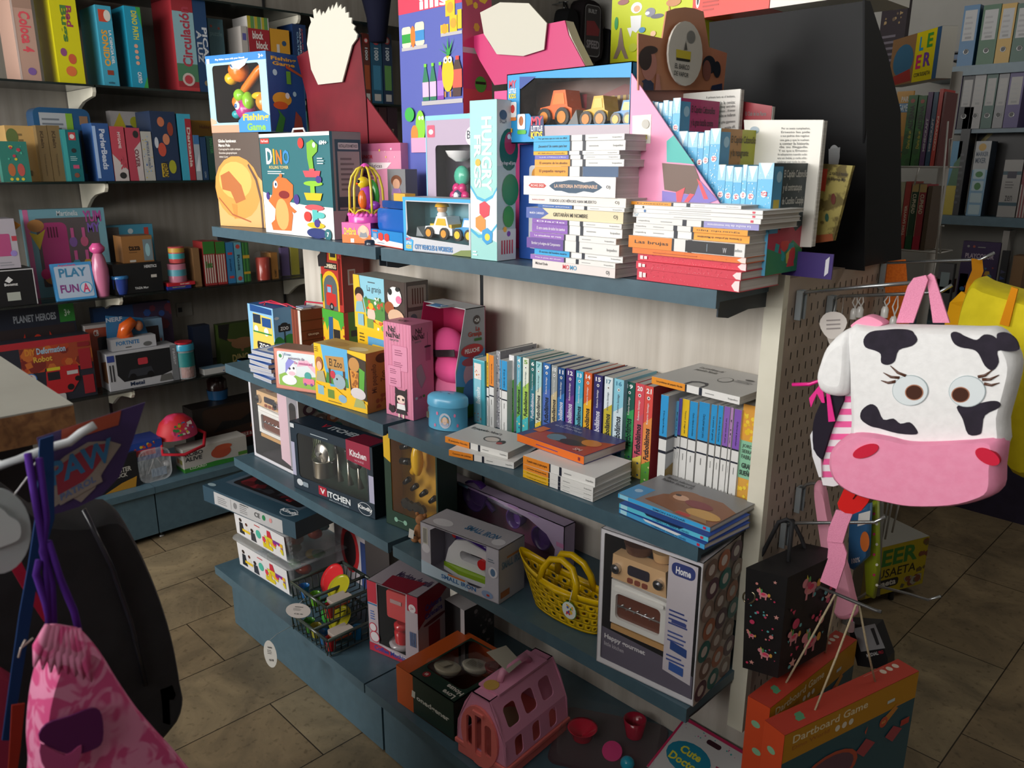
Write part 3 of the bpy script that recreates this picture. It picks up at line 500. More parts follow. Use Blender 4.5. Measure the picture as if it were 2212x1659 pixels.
# tall purple-blue carton with vegetables in a shop
a1 = at(876, 505, 1, 1.42); a1.z = S1+E_; b1 = at(1001, 245, 1, 1.42); hh = .66; zf = lambda y: (at(930, y, 1, 1.42).z-S1)/hh
wv = b1.x-a1.x
bott = lambda x, c1, c2: [('p', [(x, .32), (x+.1, .32), (x+.1, .42), (x+.06, .5), (x+.04, .5), (x, .42)], c1), ('r', x, .35, x+.1, .42, c2), ('r', x+.035, .5, x+.065, .52, '7ad03a')]
sx_ = .66/.66
fr = [('r', 0, zf(20), 1, 1, 'd93a56'), ('t', 'illis', .35, zf(18), .8, zf(-8), 'f4f4f8', 0, 1)]
def q(y): return zf(y)
fr += [('r', .04, q(103), .46, q(95), 'b8b4b8'), ('R', .05, q(96), .2, q(50), 'f0ecc0', .03), ('r', .05, q(86), .2, q(66), '2a9a3a'), ('R', .27, q(95), .42, q(44), 'f0ecc0', .03), ('r', .27, q(85), .42, q(62), '3a8ac8'), ('e', .235, q(74), .04, q(50)-q(74), 'ee7a2e'),
       ('r', .68, q(85), 1, q(78), 'b8b4b8'), ('r', .68, q(78), .8, q(60), 'f0c020'), ('r', .82, q(78), .93, q(44), 'f0c020'), ('r', .76, q(44), .9, q(10), 'f0c020'), ('o', .83, q(26), .05, 'e8a030'), ('o', .74, q(69), .045, 'e8a030'), ('o', .875, q(60), .045, 'e8a030'), ('r', .94, q(74), 1, q(34), 'f0c020'),
       ('r', .36, q(228), 1, q(219), 'b8b4b8')]
for i, (x, c1, c2) in enumerate(((.38, '2a7a5a', 'f0b8d8'), (.5, '2a7a5a', 'f0b8d8'), (.62, '8a3fa8', 'b07ad0'))):
    fr += [('p', [(x, q(218)), (x+.1, q(218)), (x+.1, q(178)), (x+.065, q(145)), (x+.035, q(145)), (x, q(178))], c1), ('r', x, q(210), x+.1, q(178), c2), ('r', x+.03, q(145), x+.07, q(138), '7ad03a')]
fr += [('p', [(.86, q(214)), (.98, q(214)), (1, q(160)), (.96, q(138)), (.9, q(138)), (.86, q(160))], '4a3030'), ('r', .86, q(196), 1, q(158), 'e85a4a'), ('r', .91, q(138), .96, q(130), 'e8403a'), ('e', .79, q(165), .09, q(126)-q(165), 'f2c01e')]
fr += [('p', [(.79+.02*math.cos(t), q(128)), (.79+dx, q(dy)), (.79+.03, q(126))], '2a9a3e') for t, dx, dy in ((0, -.14, 110), (1, -.09, 96), (2, 0, 86), (3, .09, 92), (1, .15, 106))]
fr += [('o', .76, q(136), .03, 'ffffff'), ('o', .83, q(136), .03, 'ffffff'), ('o', .765, q(137), .012, '222222'), ('o', .825, q(137), .012, '222222'), ('r', .74, q(214), .76, q(202), 'c88a20'), ('r', .82, q(214), .84, q(202), 'c88a20'),
       ('e', .16, q(246), .08, q(230)-q(246), '3ab04a'), ('e', .34, q(275), .08, q(238)-q(275), '8ad03a'), ('o', .33, q(255), .02, 'ffffff'), ('o', .38, q(255), .02, 'ffffff'), ('e', .24, q(290), .06, q(270)-q(290), 'f08a3a'), ('r', .18, q(330), .45, q(298), 'e8a0c4')]
carton('grocery_display_box', 'tall purple-blue display carton printed with bottles, jars and a pineapple', 'box', a1, 0, wv, .1, hh, '5560b0', f=fr, sc_='c23a6a', s=[('d', .1, .75, .9, .95, 8, ('f0c020', 'e8a030'), 1, .14), ('r', 0, .73, 1, .75, 'b8b4b8'), ('r', 0, .45, 1, .6, 'cc4a55'), ('o', .3, .48, .25, 'e8a0a0'), ('o', .3, .48, .16, 'c05a4a'), ('e', .6, .62, .2, .03, '4aa03a'), ('r', .42, .62, .78, .63, '1a1a1a')])
# magenta counter display with white header
def qz(px, y, Y): return at(px, y, 1, Y).z
YM = 1.47
root = thing('card_display', 'magenta cardboard counter display with a blank white header', 'display', (at(1150, 180, 1, YM).x, YM, S1+E_))
L0 = -root.location
def bl(mb, n, r=None): return mb.build(n, r or root, loc=L0 if r is None else -r.location)
mb = MB(); xa, xb = at(1068, 240, 1, YM).x, at(1292, 200, 1, YM).x; zt_ = qz(1180, 176, YM); mb.box((xa, YM, S1+E_), (xb, YM+.003, zt_-.012), 'd8528e'); mb.box((xb-.003, YM+.003, S1+E_), (xb, YM+.1, zt_-.012), 'd04884'); mb.box((xa, YM+.003, S1+E_), (xa+.003, YM+.1, zt_-.012), 'd04884'); mb.box((xa, YM+.1, S1+E_), (xb, YM+.103, zt_+.03), 'c03a74'); bl(mb, 'tray')
mb = MB(); plate(mb, [(1014, 80), (1046, 72), (1056, 92), (1073, 117), (1132, 121), (1175, 106), (1180, 52), (1220, 44), (1228, 76), (1273, 160), (1068, 184), (1036, 130)], 1, YM-.012, .003, 'c22e6c'); plate(mb, [(1220, 44), (1228, 76), (1273, 160), (1262, 135), (1236, 84)], 1, YM-.009, .03, 'c8c4b6'); bl(mb, 'front_flap')
mb = MB(); plate(mb, [(1037, 27), (1080, 5), (1142, 7), (1181, 50), (1175, 107), (1130, 121), (1073, 117), (1045, 73)], 1, YM-.020, .003, 'c2bfb2'); bl(mb, 'header')
# dark red display with spiky white header
YD = 1.45
root = thing('card_display', 'dark red cardboard display with a spiky blank white header behind the dinosaur carton', 'display', (at(730, 250, 1, YD).x, YD, S1+E_)); L0 = -root.location
bz = 520
mb = MB(); plate(mb, [(641, 122), (668, 107), (672, 150), (687, 181), (739, 177), (760, 97), (777, 80), (790, 210), (806, bz), (690, bz-8), (662, 205)], 1, YD, .004, noisy('maroon_card', '5c0f1c', '7a1626', 5, .45), side='2a0a10'); bl(mb, 'front_panel')
mb = MB(); plate(mb, [(790, 208), (868, 315), (884, 505), (806, bz)], 1, YD+.004, .004, '7c1a2a'); bl(mb, 'side_panel')
mb = MB(); sp = [(663, 95), (667, 60), (672, 48), (669, 36), (678, 40), (676, 22), (682, 18), (684, 30), (690, 20), (694, 34), (698, 24), (702, 30), (710, 14), (713, 24), (718, 10), (720, 20), (727, 4), (730, 18), (736, 9), (738, 20), (745, 14), (746, 28), (753, 26), (753, 38), (760, 38), (759, 50), (767, 56), (764, 64), (772, 74), (770, 84), (760, 98), (739, 177), (687, 183), (672, 150), (666, 112)]
plate(mb, sp, 1, YD-.010, .004, 'cfccc0'); bl(mb, 'header')
mb = MB(); mb.box((at(690, 180, 1, YD).x, YD+.01, S1+E_), (at(800, 400, 1, YD).x, YD+.12, S1+.02), '5a1020'); bl(mb, 'base')
# pink carton and grey photo card
a1 = at(776, 520, 1, 1.395); a1.z = S1+E_
carton('music_toy_box', 'pink toy carton with small print showing above the bird cage', 'toy box', a1, 0, at(868, 400, 1, 1.395).x-a1.x, .045, at(800, 311, 1, 1.395).z-S1, 'd58aa8', f=[('r', 0, .92, 1, 1, 'c2688e'), ('t', 'JUNIOR', .12, .83, .4, .88, 'd02a3a', 0, 1), ('p', [(.08, .7), (.7, .74), (.8, .8), (.1, .8)], 'ead8dc'), ('t', 'días mágicas', .1, .735, .6, .785, '6a5a62'), ('l', .1, .62, .6, .7, 2, '9a5a76'), ('d', .5, .8, .9, .95, 7, ('f0c0d0', 'f4d060'), 1, .015)])
a1 = at(842, 520, 1, 1.33); a1.z = S1+E_
carton('photo_card_box', 'narrow grey carton with a portrait photo of a child, behind the bird cage', 'box', a1, 0, at(876, 400, 1, 1.33).x-a1.x, .04, at(836, 366, 1, 1.33).z-S1, '77787c', f=[('e', .5, .84, .3, .08, '6a3a22'), ('e', .5, .8, .2, .07, 'c8967a'), ('p', [(.2, .65), (.8, .65), (.7, .74), (.3, .74)], '8a6a9a'), ('e', .5, .45, .24, .06, 'c8967a'), ('e', .5, .49, .3, .05, 'd2d0cc')])
# yellow-green activity box, black display back, boxes on top
a1 = at(1316, 190, 1, 1.67); a1.z = S1+E_; wv = at(1520, 60, 1, 1.67).x-a1.x; hh = .62; fz = lambda px, y: (at(px, y, 1, 1.67).z-S1)/hh; fx = lambda px, y: (at(px, y, 1, 1.67).x-a1.x)/wv
def loc(art):
    out = []
    for a in art:
        if a[0] == 'e': x, y = fx(a[1], a[2]), fz(a[1], a[2]); out.append(('e', x, y, fx(a[1]+a[3], a[2])-x, fz(a[1], a[2]-a[4])-y, a[5]))
        elif a[0] == 'p': out.append(('p', [(fx(*p), fz(*p)) for p in a[1]], a[2]))
    return out
art = [('e', 1375, 18, 12, 12, 'f2f4f4'), ('e', 1376, 20, 7, 7, 'e8b48a'), ('p', [(1362, 36), (1386, 34), (1384, 60), (1374, 72), (1364, 66)], 'e9ecec'), ('p', [(1355, 62), (1368, 60), (1362, 82)], 'e9ecec'), ('e', 1405, 28, 11, 10, '8a8a9a'), ('e', 1420, 36, 14, 5, '6a6a7a'), ('e', 1399, 30, 5, 4, 'e8e8e8'), ('p', [(1340, 62), (1343, 62), (1348, 100), (1358, 128), (1350, 128), (1342, 108), (1333, 128), (1325, 128), (1335, 100)], '8a7a6a'), ('e', 1332, 52, 4, 14, '3a9a5a'), ('e', 1347, 6, 12, 6, 'a06a6a'), ('e', 1342, 148, 14, 8, 'd8a86a'), ('e', 1343, 158, 11, 9, '6a3a22'), ('p', [(1330, 168), (1350, 166), (1352, 190), (1328, 190)], '7ac0d0'), ('p', [(1318, 174), (1330, 168), (1328, 182)], 'f0a030'), ('e', 1456, 6, 16, 9, 'c88a5a'), ('p', [(1446, 8), (1450, 30), (1444, 30)], 'c88a5a'), ('e', 1368, 104, 9, 9, 'c0d040'), ('e', 1388, 66, 7, 6, '4a90c0'), ('e', 1412, 74, 6, 6, 'f0c8a0'), ('e', 1362, 158, 4, 8, '3a9a5a'), ('e', 1474, 26, 5, 6, 'f2f2f2')]
carton('activity_box', 'tall lime-green carton printed with an astronaut, a raccoon and travel drawings', 'box', a1, 0, wv, .12, hh, 'c5d21e', f=loc(art), sc_='a8b41a')
YB = 1.665
root = thing('display_stand', 'large black cardboard display seen from behind at the right end of the top shelf', 'display', (at(1700, 300, 1, YB).x, YB+.02, S1+E_)); L0 = -root.location
BLK = noisy('black_card', '0c0d0f', '121316', 3, .55, .02, spec=.22)
mb = MB(); plate(mb, [(1532, 48), (1868, 2), (1872, 300), (1866, 590), (1540, 570)], 1, YB, .004, BLK); o = bl(mb, 'back_panel')
mb = MB(); xr = at(1869, 300, 1, YB).x; plate(mb, [(1868, 0), (1880, 2), (1918, 120), (1946, 240), (1944, 582), (1866, 590)], 0, xr, -.004, noisy('black_card_side', '111214', '17181a', 3, .55, spec=.22)); bl(mb, 'side_panel')
mb = MB(); art_at(mb, 1, YB, -1, [('e', 1802, 335, 12, 22, 'b8bcc0'), ('p', [(1790, 322), (1815, 318), (1812, 350), (1806, 375), (1790, 370)], 'a8acb0'), ('t', 'F2M', (1875, 582), (1884, 580), (1876, 532), '888888')][:2]); bl(mb, 'tape')
def top_box(name, label, A, B, Y, h, d, c, f):
    a_ = at(*A, 1, Y); b_ = at(*B, 1, Y); return carton(name, label, 'box', a_, 0, b_.x-a_.x, d, h, c, f=f)
o = carton('book_carton', 'flat red publisher carton lying on top of the black display', 'box', Vector((at(1497, 46, 1, 1.66).x, 1.655, at(1600, 32, 1, 1.66).z+.004)), 0, at(1663, 22, 1, 1.66).x-at(1497, 46, 1, 1.66).x, .2, .12, 'e0473f', f=[('e', .07, .33, .028, .15, 'f4f4f4'), ('e', .07, .32, .014, .09, '222222'), ('l', .14, .1, .4, .5, 6, 'b83830')])
carton('book_carton', 'flat white carton on top of the black display, right of the red one', 'box', Vector((at(1665, 20, 1, 1.66).x, 1.655, at(1600, 32, 1, 1.66).z+.004)), 0, at(1880, 0, 1, 1.66).x-at(1665, 20, 1, 1.66).x, .2, .1, 'e4e2da')
# ---------- book display with tiers, facing the aisle end ----------
YP = 1.272
root = thing('book_display', 'pink and patterned cardboard book display with a round-topped header', 'display', (at(1500, 300, 1, YP).x, YP+.1, S1+E_)); L0 = -root.location
px_ = lambda p: at(p[0], p[1], 1, YP)
mb = MB(); pts = [(1364, 158), (1550, 432), (1580, 480)]; q_ = [px_(p) for p in pts]; xl = px_((1366, 250)).x; xr = q_[2].x
poly = [(xl, S1+E_), (xr, S1+E_), (xr, q_[2].z), (q_[1].x, q_[1].z), (q_[0].x, q_[0].z)]
mb.prism(poly, YP, YP+.003, 'f09ac0')
art_at(mb, 1, YP, -1, [('p', [(1366, 250), (1407, 247), (1405, 310), (1366, 310)], 'e9e4da'), ('p', [(1440, 305), (1455, 292), (1500, 355), (1470, 352), (1440, 350)], '3fb5ae'), ('p', [(1430, 352), (1500, 358), (1512, 390), (1500, 422), (1435, 410)], '6a5044'), ('p', [(1430, 412), (1500, 422), (1512, 390), (1550, 432), (1500, 450), (1430, 450)], '7d70c0'), ('p', [(1505, 385), (1515, 395), (1530, 430), (1520, 430)], 'e84a5a'), ('p', [(1460, 415), (1480, 405), (1470, 440), (1462, 440)], 'e84a5a'), ('p', [(1490, 418), (1500, 420), (1480, 445), (1475, 440)], 'e84a5a'), ('e', 1394, 268, 8, 10, 'b9b6ae'), ('p', [(1368, 292), (1396, 290), (1398, 300), (1368, 302)], 'd8c860'), ('t', 'a', (1380, 300), (1384, 300), (1380, 290), '666666')][:-1]); o = bl(mb, 'side_panel')
mb = MB(); mb.box((xl, YP+.003, S1+E_), (-.745, YP+.30, S1+.012), '5a4790'); bl(mb, 'base')
hx = xl+.004
mb = MB(); mb.box((hx, YP+.004, S1+.013), (hx+.004, YP+.3, px_((1366, 250)).z+.06), 'a86a5a'); bl(mb, 'back_panel')
mb = MB(); cxp, cyp = 1483, 118
arc = [(1477+92*math.cos(t), 112-96*math.sin(t)) for t in [i*PI/14 for i in range(15)]]
hd = [(1376, 72), (1428, 83)]+[p for p in arc[::-1] if 1430 < p[0] < 1525]+[(1529, 102), (1568, 115), (1560, 195), (1376, 195)]
plate(mb, hd, 0, hx+.006, .003, noisy('header_print', 'b8735e', 'c88a62', 2, .5)); art_at(mb, 0, hx+.009, 1, [('p', [(1390, 180), (1386, 175), (1400, 168), (1412, 180), (1412, 195), (1388, 195)], '2a3352'), ('e', 1402, 140, 17, 34, 'c48476'), ('e', 1394, 128, 14, 24, '33201c'), ('e', 1405, 108, 16, 9, '33201c'), ('e', 1532, 140, 14, 20, '20242f'), ('e', 1527, 152, 9, 22, '8e5a50'), ('e', 1549, 150, 8, 18, '20242f'), ('p', [(1538, 185), (1560, 180), (1560, 194), (1535, 194)], '2a3352'), ('p', [(1415, 195), (1418, 160), (1424, 160), (1428, 195)], 'c48476')]); bl(mb, 'header')
mb = MB(); plate(mb, [(1477+37*math.cos(i*PI/12), 116+70*math.sin(i*PI/12)) for i in range(24)], 0, hx+.016, .004, 'd3cec4')
art_at(mb, 0, hx+.020, 1, [('p', [(1461, 106), (1493, 112), (1491, 133), (1461, 128)], 'd2bf2e'), ('p', [(1461, 124), (1491, 129), (1490, 134), (1461, 130)], '22221c'), ('e', 1493, 80, 9, 14, '7c7c78'), ('p', [(1478, 108), (1482, 88), (1485, 108)], '55554c'), ('t', 'EL BARCO', (1458, 147), (1489, 152), (1459, 136), '33332f'), ('t', 'DE VAPOR', (1456, 162), (1487, 168), (1457, 152), '33332f')]); bl(mb, 'header_badge')
# tiers of blue books
def dots(c='d9eef8', n=40, s=1, r=.02): return ('d', .02, .06, .2, .94, n, (c,), s, .008)
bb = ['5fb4e0', '66bbe6', '5ab0de', '6cbfe8']
def tier(edges, ytops, cover, ct, hb=.19, gname='blue-spined paperbacks in the tiered display'):
    xs = [at(e, ytops, 1, YP+.012).x for e in edges]; zt_ = at(edges[-1], ytops, 1, YP+.012).z
    for i in range(len(edges)-1):
        T = xs[i+1]-xs[i]-.0008; last = i == len(edges)-2
        sp_ = [('r', 0, 0, .14, 1, '9fd3ee'), ('p', [(0, .1), (.13, .5), (0, .9)], 'f2fafd'), ('d', .05, .08, .6, .92, 26, ('cdeaf7',), i+2, .006), ('o', .27, .5, .03, 'f4f4f4'), ('t', str(52+i), .25, .3, .29, .7, 'c8324a', 0, 1), ('t', 'CALZONCILLOS', .5, .3, .8, .7, '3f8cb4')]
        lb = ('light blue paperback, rightmost of its tier, with '+ct) if last else None
        b = book(lb or 'light blue spine paperback packed in a tier of the cardboard display', Vector((xs[i], YP+.012, zt_-hb-(0 if last else .003))), 0, hb-(0 if last else .002*(i % 3)), .13, T, bb[i % 4], sp_, up=True, cover=cover if last else (), name='paperback', group=gname)
    return xs[-1], zt_
def cov(bg, fg, lines, extra=()):   # cover seen on +X face: canonical x runs down, y to the right
    a = [('r', 0, 0, 1, 1, bg)]+list(extra)+[('r', .03, .0, .62, .24, '4a9cc8'), ('o', .12, .15, .05, 'a8d4ea'), ('r', .32, .04, .46, .2, 'd2bf4e'), ('t', 'EL BARCO', .5, .04, .54, .2, 'bfe0f0', 90)]
    for i, (t, y0, y1) in enumerate(lines): a.append(('t', t, .06+.12*i, y0, .145+.12*i, y1, fg, 90))
    return a
tier([1401, 1414, 1424, 1434, 1446, 1455, 1472], 211, cov('b8286c', '3a1a30', [('El Capitán Calzoncillos', .27, .88), ('y la gran batalla contra', .27, .85), ('el mocoso chico biónico', .27, .92), ('La venganza', .27, .62)]), 'a magenta cover')
tier([1467, 1488, 1510, 1523, 1536, 1559], 277, cov('b5b52e', '4a3a1c', [('El Capitán Calzoncillos', .27, .95), ('y la repugnante', .27, .75), ('revancha', .27, .55), ('de los calzones', .27, .7)], [('r', 0, 0, 1, .55, 'b87f38')]), 'a mustard cover')
tier([1553, 1570, 1587, 1606, 1617, 1640, 1674], 352, cov('20343a', 'd6d6d0', [('El Capitán Calzoncillos', .27, .95), ('y el contraataque', .27, .8), ('de Cocoliso Cacapipi', .27, .88), ('Dav Pilkey', .27, .55)], [('p', [(.5, 0), (.6, .3), (.48, .5), (.62, .75), (.55, 1), (1, 1), (1, 0)], 'b8304a'), ('p', [(.75, 0), (.82, .4), (.7, .7), (.8, 1), (1, 1), (1, 0)], '2f8a5a'), ('d', .7, .2, .95, .8, 10, ('2aa0a0', 'd8443a', 'd8c04a'), 4, .06)]), 'a dark cover')
# loose books behind the tiers
def panelbook(label, pts, Y, t, c, txt, name='book', q=()):
    root = thing(name, label, 'book', (at(*pts[0], 1, Y).x, Y, at(*pts[0], 1, Y).z)); mb = MB(); P_ = [at(x, y, 1, Y) for x, y in pts]
    mb.prism([(p.x, p.z) for p in P_], Y, Y+.0015, c); art_at(mb, 1, Y, -1, list(q)+[('t', s_, a_, b_, c_, '7a7a78') for s_, a_, b_, c_ in txt]); mb.build('cover', root, loc=-root.location)
    mb = MB(); mb.prism([(p.x+.001, p.z-.001 if i > 1 else p.z+.001) for i, p in enumerate(P_)], Y+.0016, Y+t, PAGES); mb.build('pages', root, loc=-root.location); return root
L1 = [('A primera hora en el instituto,', 208, 1525), ('los restos de la ceniza:', 220, 1525), ('algo muy extraño', 229, 1545), ('gigantesco ... Al avanzar', 238, 1550), ('todos se rindieron', 247, 1552), ('un grito gigantesco', 262, 1552), ('estaba allí,', 273, 1565)]
panelbook('white paperback back cover with grey text, upright behind the magenta book', [(1470, 400), (1586, 400), (1600, 192), (1455, 204)], 1.425, .012, 'dcd9d2', [(s_, (x, y+7), (1588, y+4), (x, y)) for s_, y, x in L1])
panelbook('red paperback cover peeking out right of the white back cover', [(1600, 420), (1650, 420), (1668, 229), (1604, 219)], 1.45, .01, '9a2e38', [('El Club de los Raros', (1610, 250), (1655, 250), (1610, 241))])
L2 = [('Por su sexto cumpleaños,', 1688, 275), ('Ernesto les pide', 1687, 283), ('a sus padres dos regalos:', 1686, 291), ('una gata y que le vuelvan', 1685, 300), ('a contar la historia', 1684, 307), ('de su llegada.', 1683, 315), ('Y es que a Ernesto', 1681, 323), ('lo adoptaron cuando solo', 1680, 331), ('era un bebé, y cada año', 1679, 339), ('celebran por todo lo alto', 1678, 347)]
panelbook('large white back cover with grey text standing behind the mustard book', [(1620, 530), (1752, 534), (1779, 259), (1607, 259)], 1.405, .014, 'e6e3da', [(s_, (x, y+6), (x+62, y+6), (x, y)) for s_, x, y in L2], q=[('e', 1630, 281, 10, 8, '9aaab4')])
mb = MB(); yl = noisy('maze_print', '6a5c2a', 'a89a52', 45, .6, lo=.42, hi=.5)
r_ = thing('book', 'yellow-green maze-patterned paperback, rightmost in the book display', 'book', at(1758, 540, 1, 1.46)); plate(mb, [(1756, 526), (1800, 520), (1842, 358), (1778, 354)], 1, 1.46, .010, yl); art_at(mb, 1, 1.46, -1, [('p', [(1774, 364), (1788, 365), (1782, 414), (1766, 410)], 'c8442e'), ('t', 'La vuelta al mundo', (1791, 378), (1830, 381), (1792, 368), '3a3020'), ('t', 'de la hormiga Miga', (1788, 391), (1826, 394), (1789, 382), '3a3020'), ('p', [(1762, 508), (1798, 505), (1800, 520), (1756, 526)], 'a0542e'), ('e', 1800, 430, 5, 12, '6a2a20'), ('e', 1786, 470, 4, 9, '2a5a4a')]); mb.build('cover', r_, loc=-r_.location)
a1 = at(1690, 584, 1, 1.30); a1.z = S1+E_
o = carton('display_tray', 'purple cardboard tray of the book display with a white logo', 'display', Vector((at(1690, 570, 1, 1.40).x, 1.40, S1+E_+.012)), 0, at(1800, 560, 1, 1.40).x-at(1690, 570, 1, 1.40).x, .003, .045, '43307a', f=[('p', [(.86, .1), (.93, .25), (.93, .9), (.86, .75)], 'e8e8f0')])
# ================= book stacks on the top shelf =================
NAV = '1f2433'
def loq(c, title, n=.42, w1=.12, tc='1c1c22', inv=False, auth='loqueleo', extra=()):
    a = [('r', 0, 0, 1, 1, 'e9e8e5'), ('r', 0, 0, n, 1, c), ('r', n, 0, n+.02, 1, NAV), ('r', n+.02+w1, 0, n+.055+w1, 1, NAV), ('t', title, .06, .3, n-.03, .66, tc), ('t', auth, .88, .3, .98, .62, '8a8a8a'), ('l', n+.09+w1, .35, n+.24+w1, .65, 1, '9a9a9a')]+list(extra)
    if not inv: return a
    def fl(a):
        if a[0] in 'rl': return (a[0], 1-a[3], a[2], 1-a[1])+a[4:]
        if a[0] == 't': return ('t', a[1], 1-a[4], a[3], 1-a[2], a[5], a[6], 180)
        return a
    return [fl(x) for x in a]
def stack(rows, Y, z, sc_=3.568, ox=1100, oy=160, ztop=None, D=.128, group='books in the stack', dj=.004):
    tot = sum(r[2] for r in rows); k = (ztop-z)/tot; rn = random.Random(4)
    for lab, (xl, xr), T, col, sp, kw in rows:
        T = T*k; py = H/2
        d = ray(ox+xl/sc_, 0); zz = z+T/2
        # find pixel row of this height on the plane to read x
        def X(px):
            y = 500.
            for _ in range(6): p = at(px, y, 1, Y); y += (p.z-zz)*880
            return p.x
        xa, xb = X(ox+xl/sc_), X(ox+xr/sc_); j = rn.uniform(-dj, dj)
        book(lab, Vector((xa, Y+j, z)), rn.uniform(-.02, .02), xb-xa, D+rn.uniform(-.006, .006), T-.0004, col, sp, name='paperback', group=group, **kw); z += T
    return z
wh = 'e9e8e5'
lt = 'lying in the tall left stack'
stack([('white paperback with a rainbow-lettered short title, bottom of the tall left stack', (185, 830), 75, 'e8dfdc', [('t', 'Michael Ende', .04, .45, .2, .75, '3a3a3a'), ('t', 'MO', .39, .3, .47, .8, 'd83a4a'), ('t', 'MO', .48, .3, .56, .8, '4a9ac8'), ('t', 'O)', .9, .2, .94, .7, '4a4a4a')], {}),
 ('thin lilac-spined paperback second from the bottom of the tall left stack', (172, 835), 40, wh, loq('9a6fc0', 'Tras la pista del abuelo', tc='f0e8f4'), {}),
 ('sky-blue spined paperback third from the bottom of the tall left stack', (188, 860), 50, wh, loq('2fa3dc', 'El secreto del hombre muerto'), {}),
 ('thick dark violet spined paperback near the bottom of the tall left stack', (142, 852), 88, wh, loq('6a4a9c', 'Bombur y el enigma del Campamento', tc='e8e0f0'), {}),
 ('thin violet-spined paperback under the double purple band of the tall left stack', (168, 840), 46, wh, loq('9466bc', 'La amadista en rosa', tc='f0e8f4'), {}),
 ('violet-spined paperback with a long title in the middle of the tall left stack', (168, 855), 72, wh, loq('8a5cb4', 'El otro cuento de todos los cuentos', tc='f0e8f4'), {}),
 ('thinnest violet-spined paperback directly under the cream and blue book', (172, 868), 38, wh, loq('8a5cb4', 'Diario', tc='f0e8f4'), {}),
 ('cream paperback with a blue author corner and hand-lettered title', (130, 870), 88, 'e4d6b0', [('p', [(0, 0), (.16, 0), (.25, .5), (.18, 1), (0, 1)], '5066ae'), ('t', 'MARÍA CARBAJO', .04, .35, .2, .65, 'e8e8f0'), ('t', 'GRITARÁN MI NOMBRE', .3, .28, .66, .72, '3a342e'), ('t', 'O)', .91, .3, .95, .7, '4a4a4a')], {}),
 ('thin blue and yellow spined book squeezed between two hand-lettered paperbacks', (215, 890), 30, wh, loq('3a6ab0', 'Cinco plumas', tc='e8e8f0'), {}),
 ('white paperback with a black hand-lettered title above the blue spine', (148, 895), 70, 'ece6de', [('t', 'BLANCA ÁLVAREZ', .04, .4, .18, .6, 'b8506a'), ('t', 'TODOS LOS HÉROES HAN MUERTO', .23, .3, .72, .7, '4a4a52'), ('t', 'O)', .9, .3, .94, .7, '4a4a4a')], {}),
 ('thickest white book with a dark ornamental plaque on its spine', (112, 830), 152, 'f2f0ee', [('p', [(.3, .5), (.33, .62), (.37, .72), (.44, .74), (.52, .82), (.6, .82), (.68, .72), (.78, .8), (.84, .62), (.87, .5), (.84, .38), (.78, .22), (.68, .28), (.6, .16), (.52, .16), (.44, .26), (.37, .26), (.33, .38)], '33506a'), ('t', 'LA HISTORIA INTERMINABLE', .36, .42, .82, .6, 'd8b49a', 0, 1), ('p', [(.06, .5), (.09, .62), (.24, .62), (.27, .5), (.24, .38), (.09, .38)], 'c8423e'), ('t', 'MICHAEL ENDE', .09, .44, .24, .57, 'f2e0dc'), ('t', 'O)', .91, .4, .95, .6, '4a4a4a')], {}),
 ('thick orange and navy spined paperback on top of the plaque book', (190, 835), 76, wh, loq('ee9a22', 'El pequeño vampiro', extra=[('r', .6, 0, 1, 1, '35557c')]), {}),
 ('amber-spined paperback above the orange and navy one', (190, 875), 53, wh, loq('f0a02a', 'El concurso de los abuelos'), {}),
 ('thin indigo-spined paperback in the upper left stack', (192, 848), 33, wh, loq('6a6ac0', 'La Jirafa, el Pelícano y el Mono', tc='eceaf6'), {}),
 ('thin yellow-spined paperback in the upper left stack', (187, 848), 30, wh, loq('f2b01e', 'El fabuloso mundo'), {}),
 ('wide cyan-spined paperback second from the top of the tall left stack', (193, 893), 73, wh, loq('36a8da', '¡Secuestro! Un cuento para leer'), {}),
 ('cyan-spined paperback topmost of the tall left stack', (200, 895), 44, wh, loq('3aaad8', 'Por qué tiene que ser todo tan difícil'), {})],
 1.205, S1+E_, ztop=at(1351, 288, 1, 1.205).z, group='paperbacks in the tall left stack')
red_ = lambda s: [('d', .0, .5, .9, .98, 70, ('a82a3c',), s, .0022), ('d', .0, .1, .9, .5, 50, ('eda0a8',), s+1, .002), ('p', [(.93, .5), (.96, .9), (1, .95), (1, .05), (.96, .1)], 'f4e0e0'), ('r', .03, .25, .06, .75, 'f2e4e4'), ('r', .07, .3, .1, .7, 'f2e4e4')]
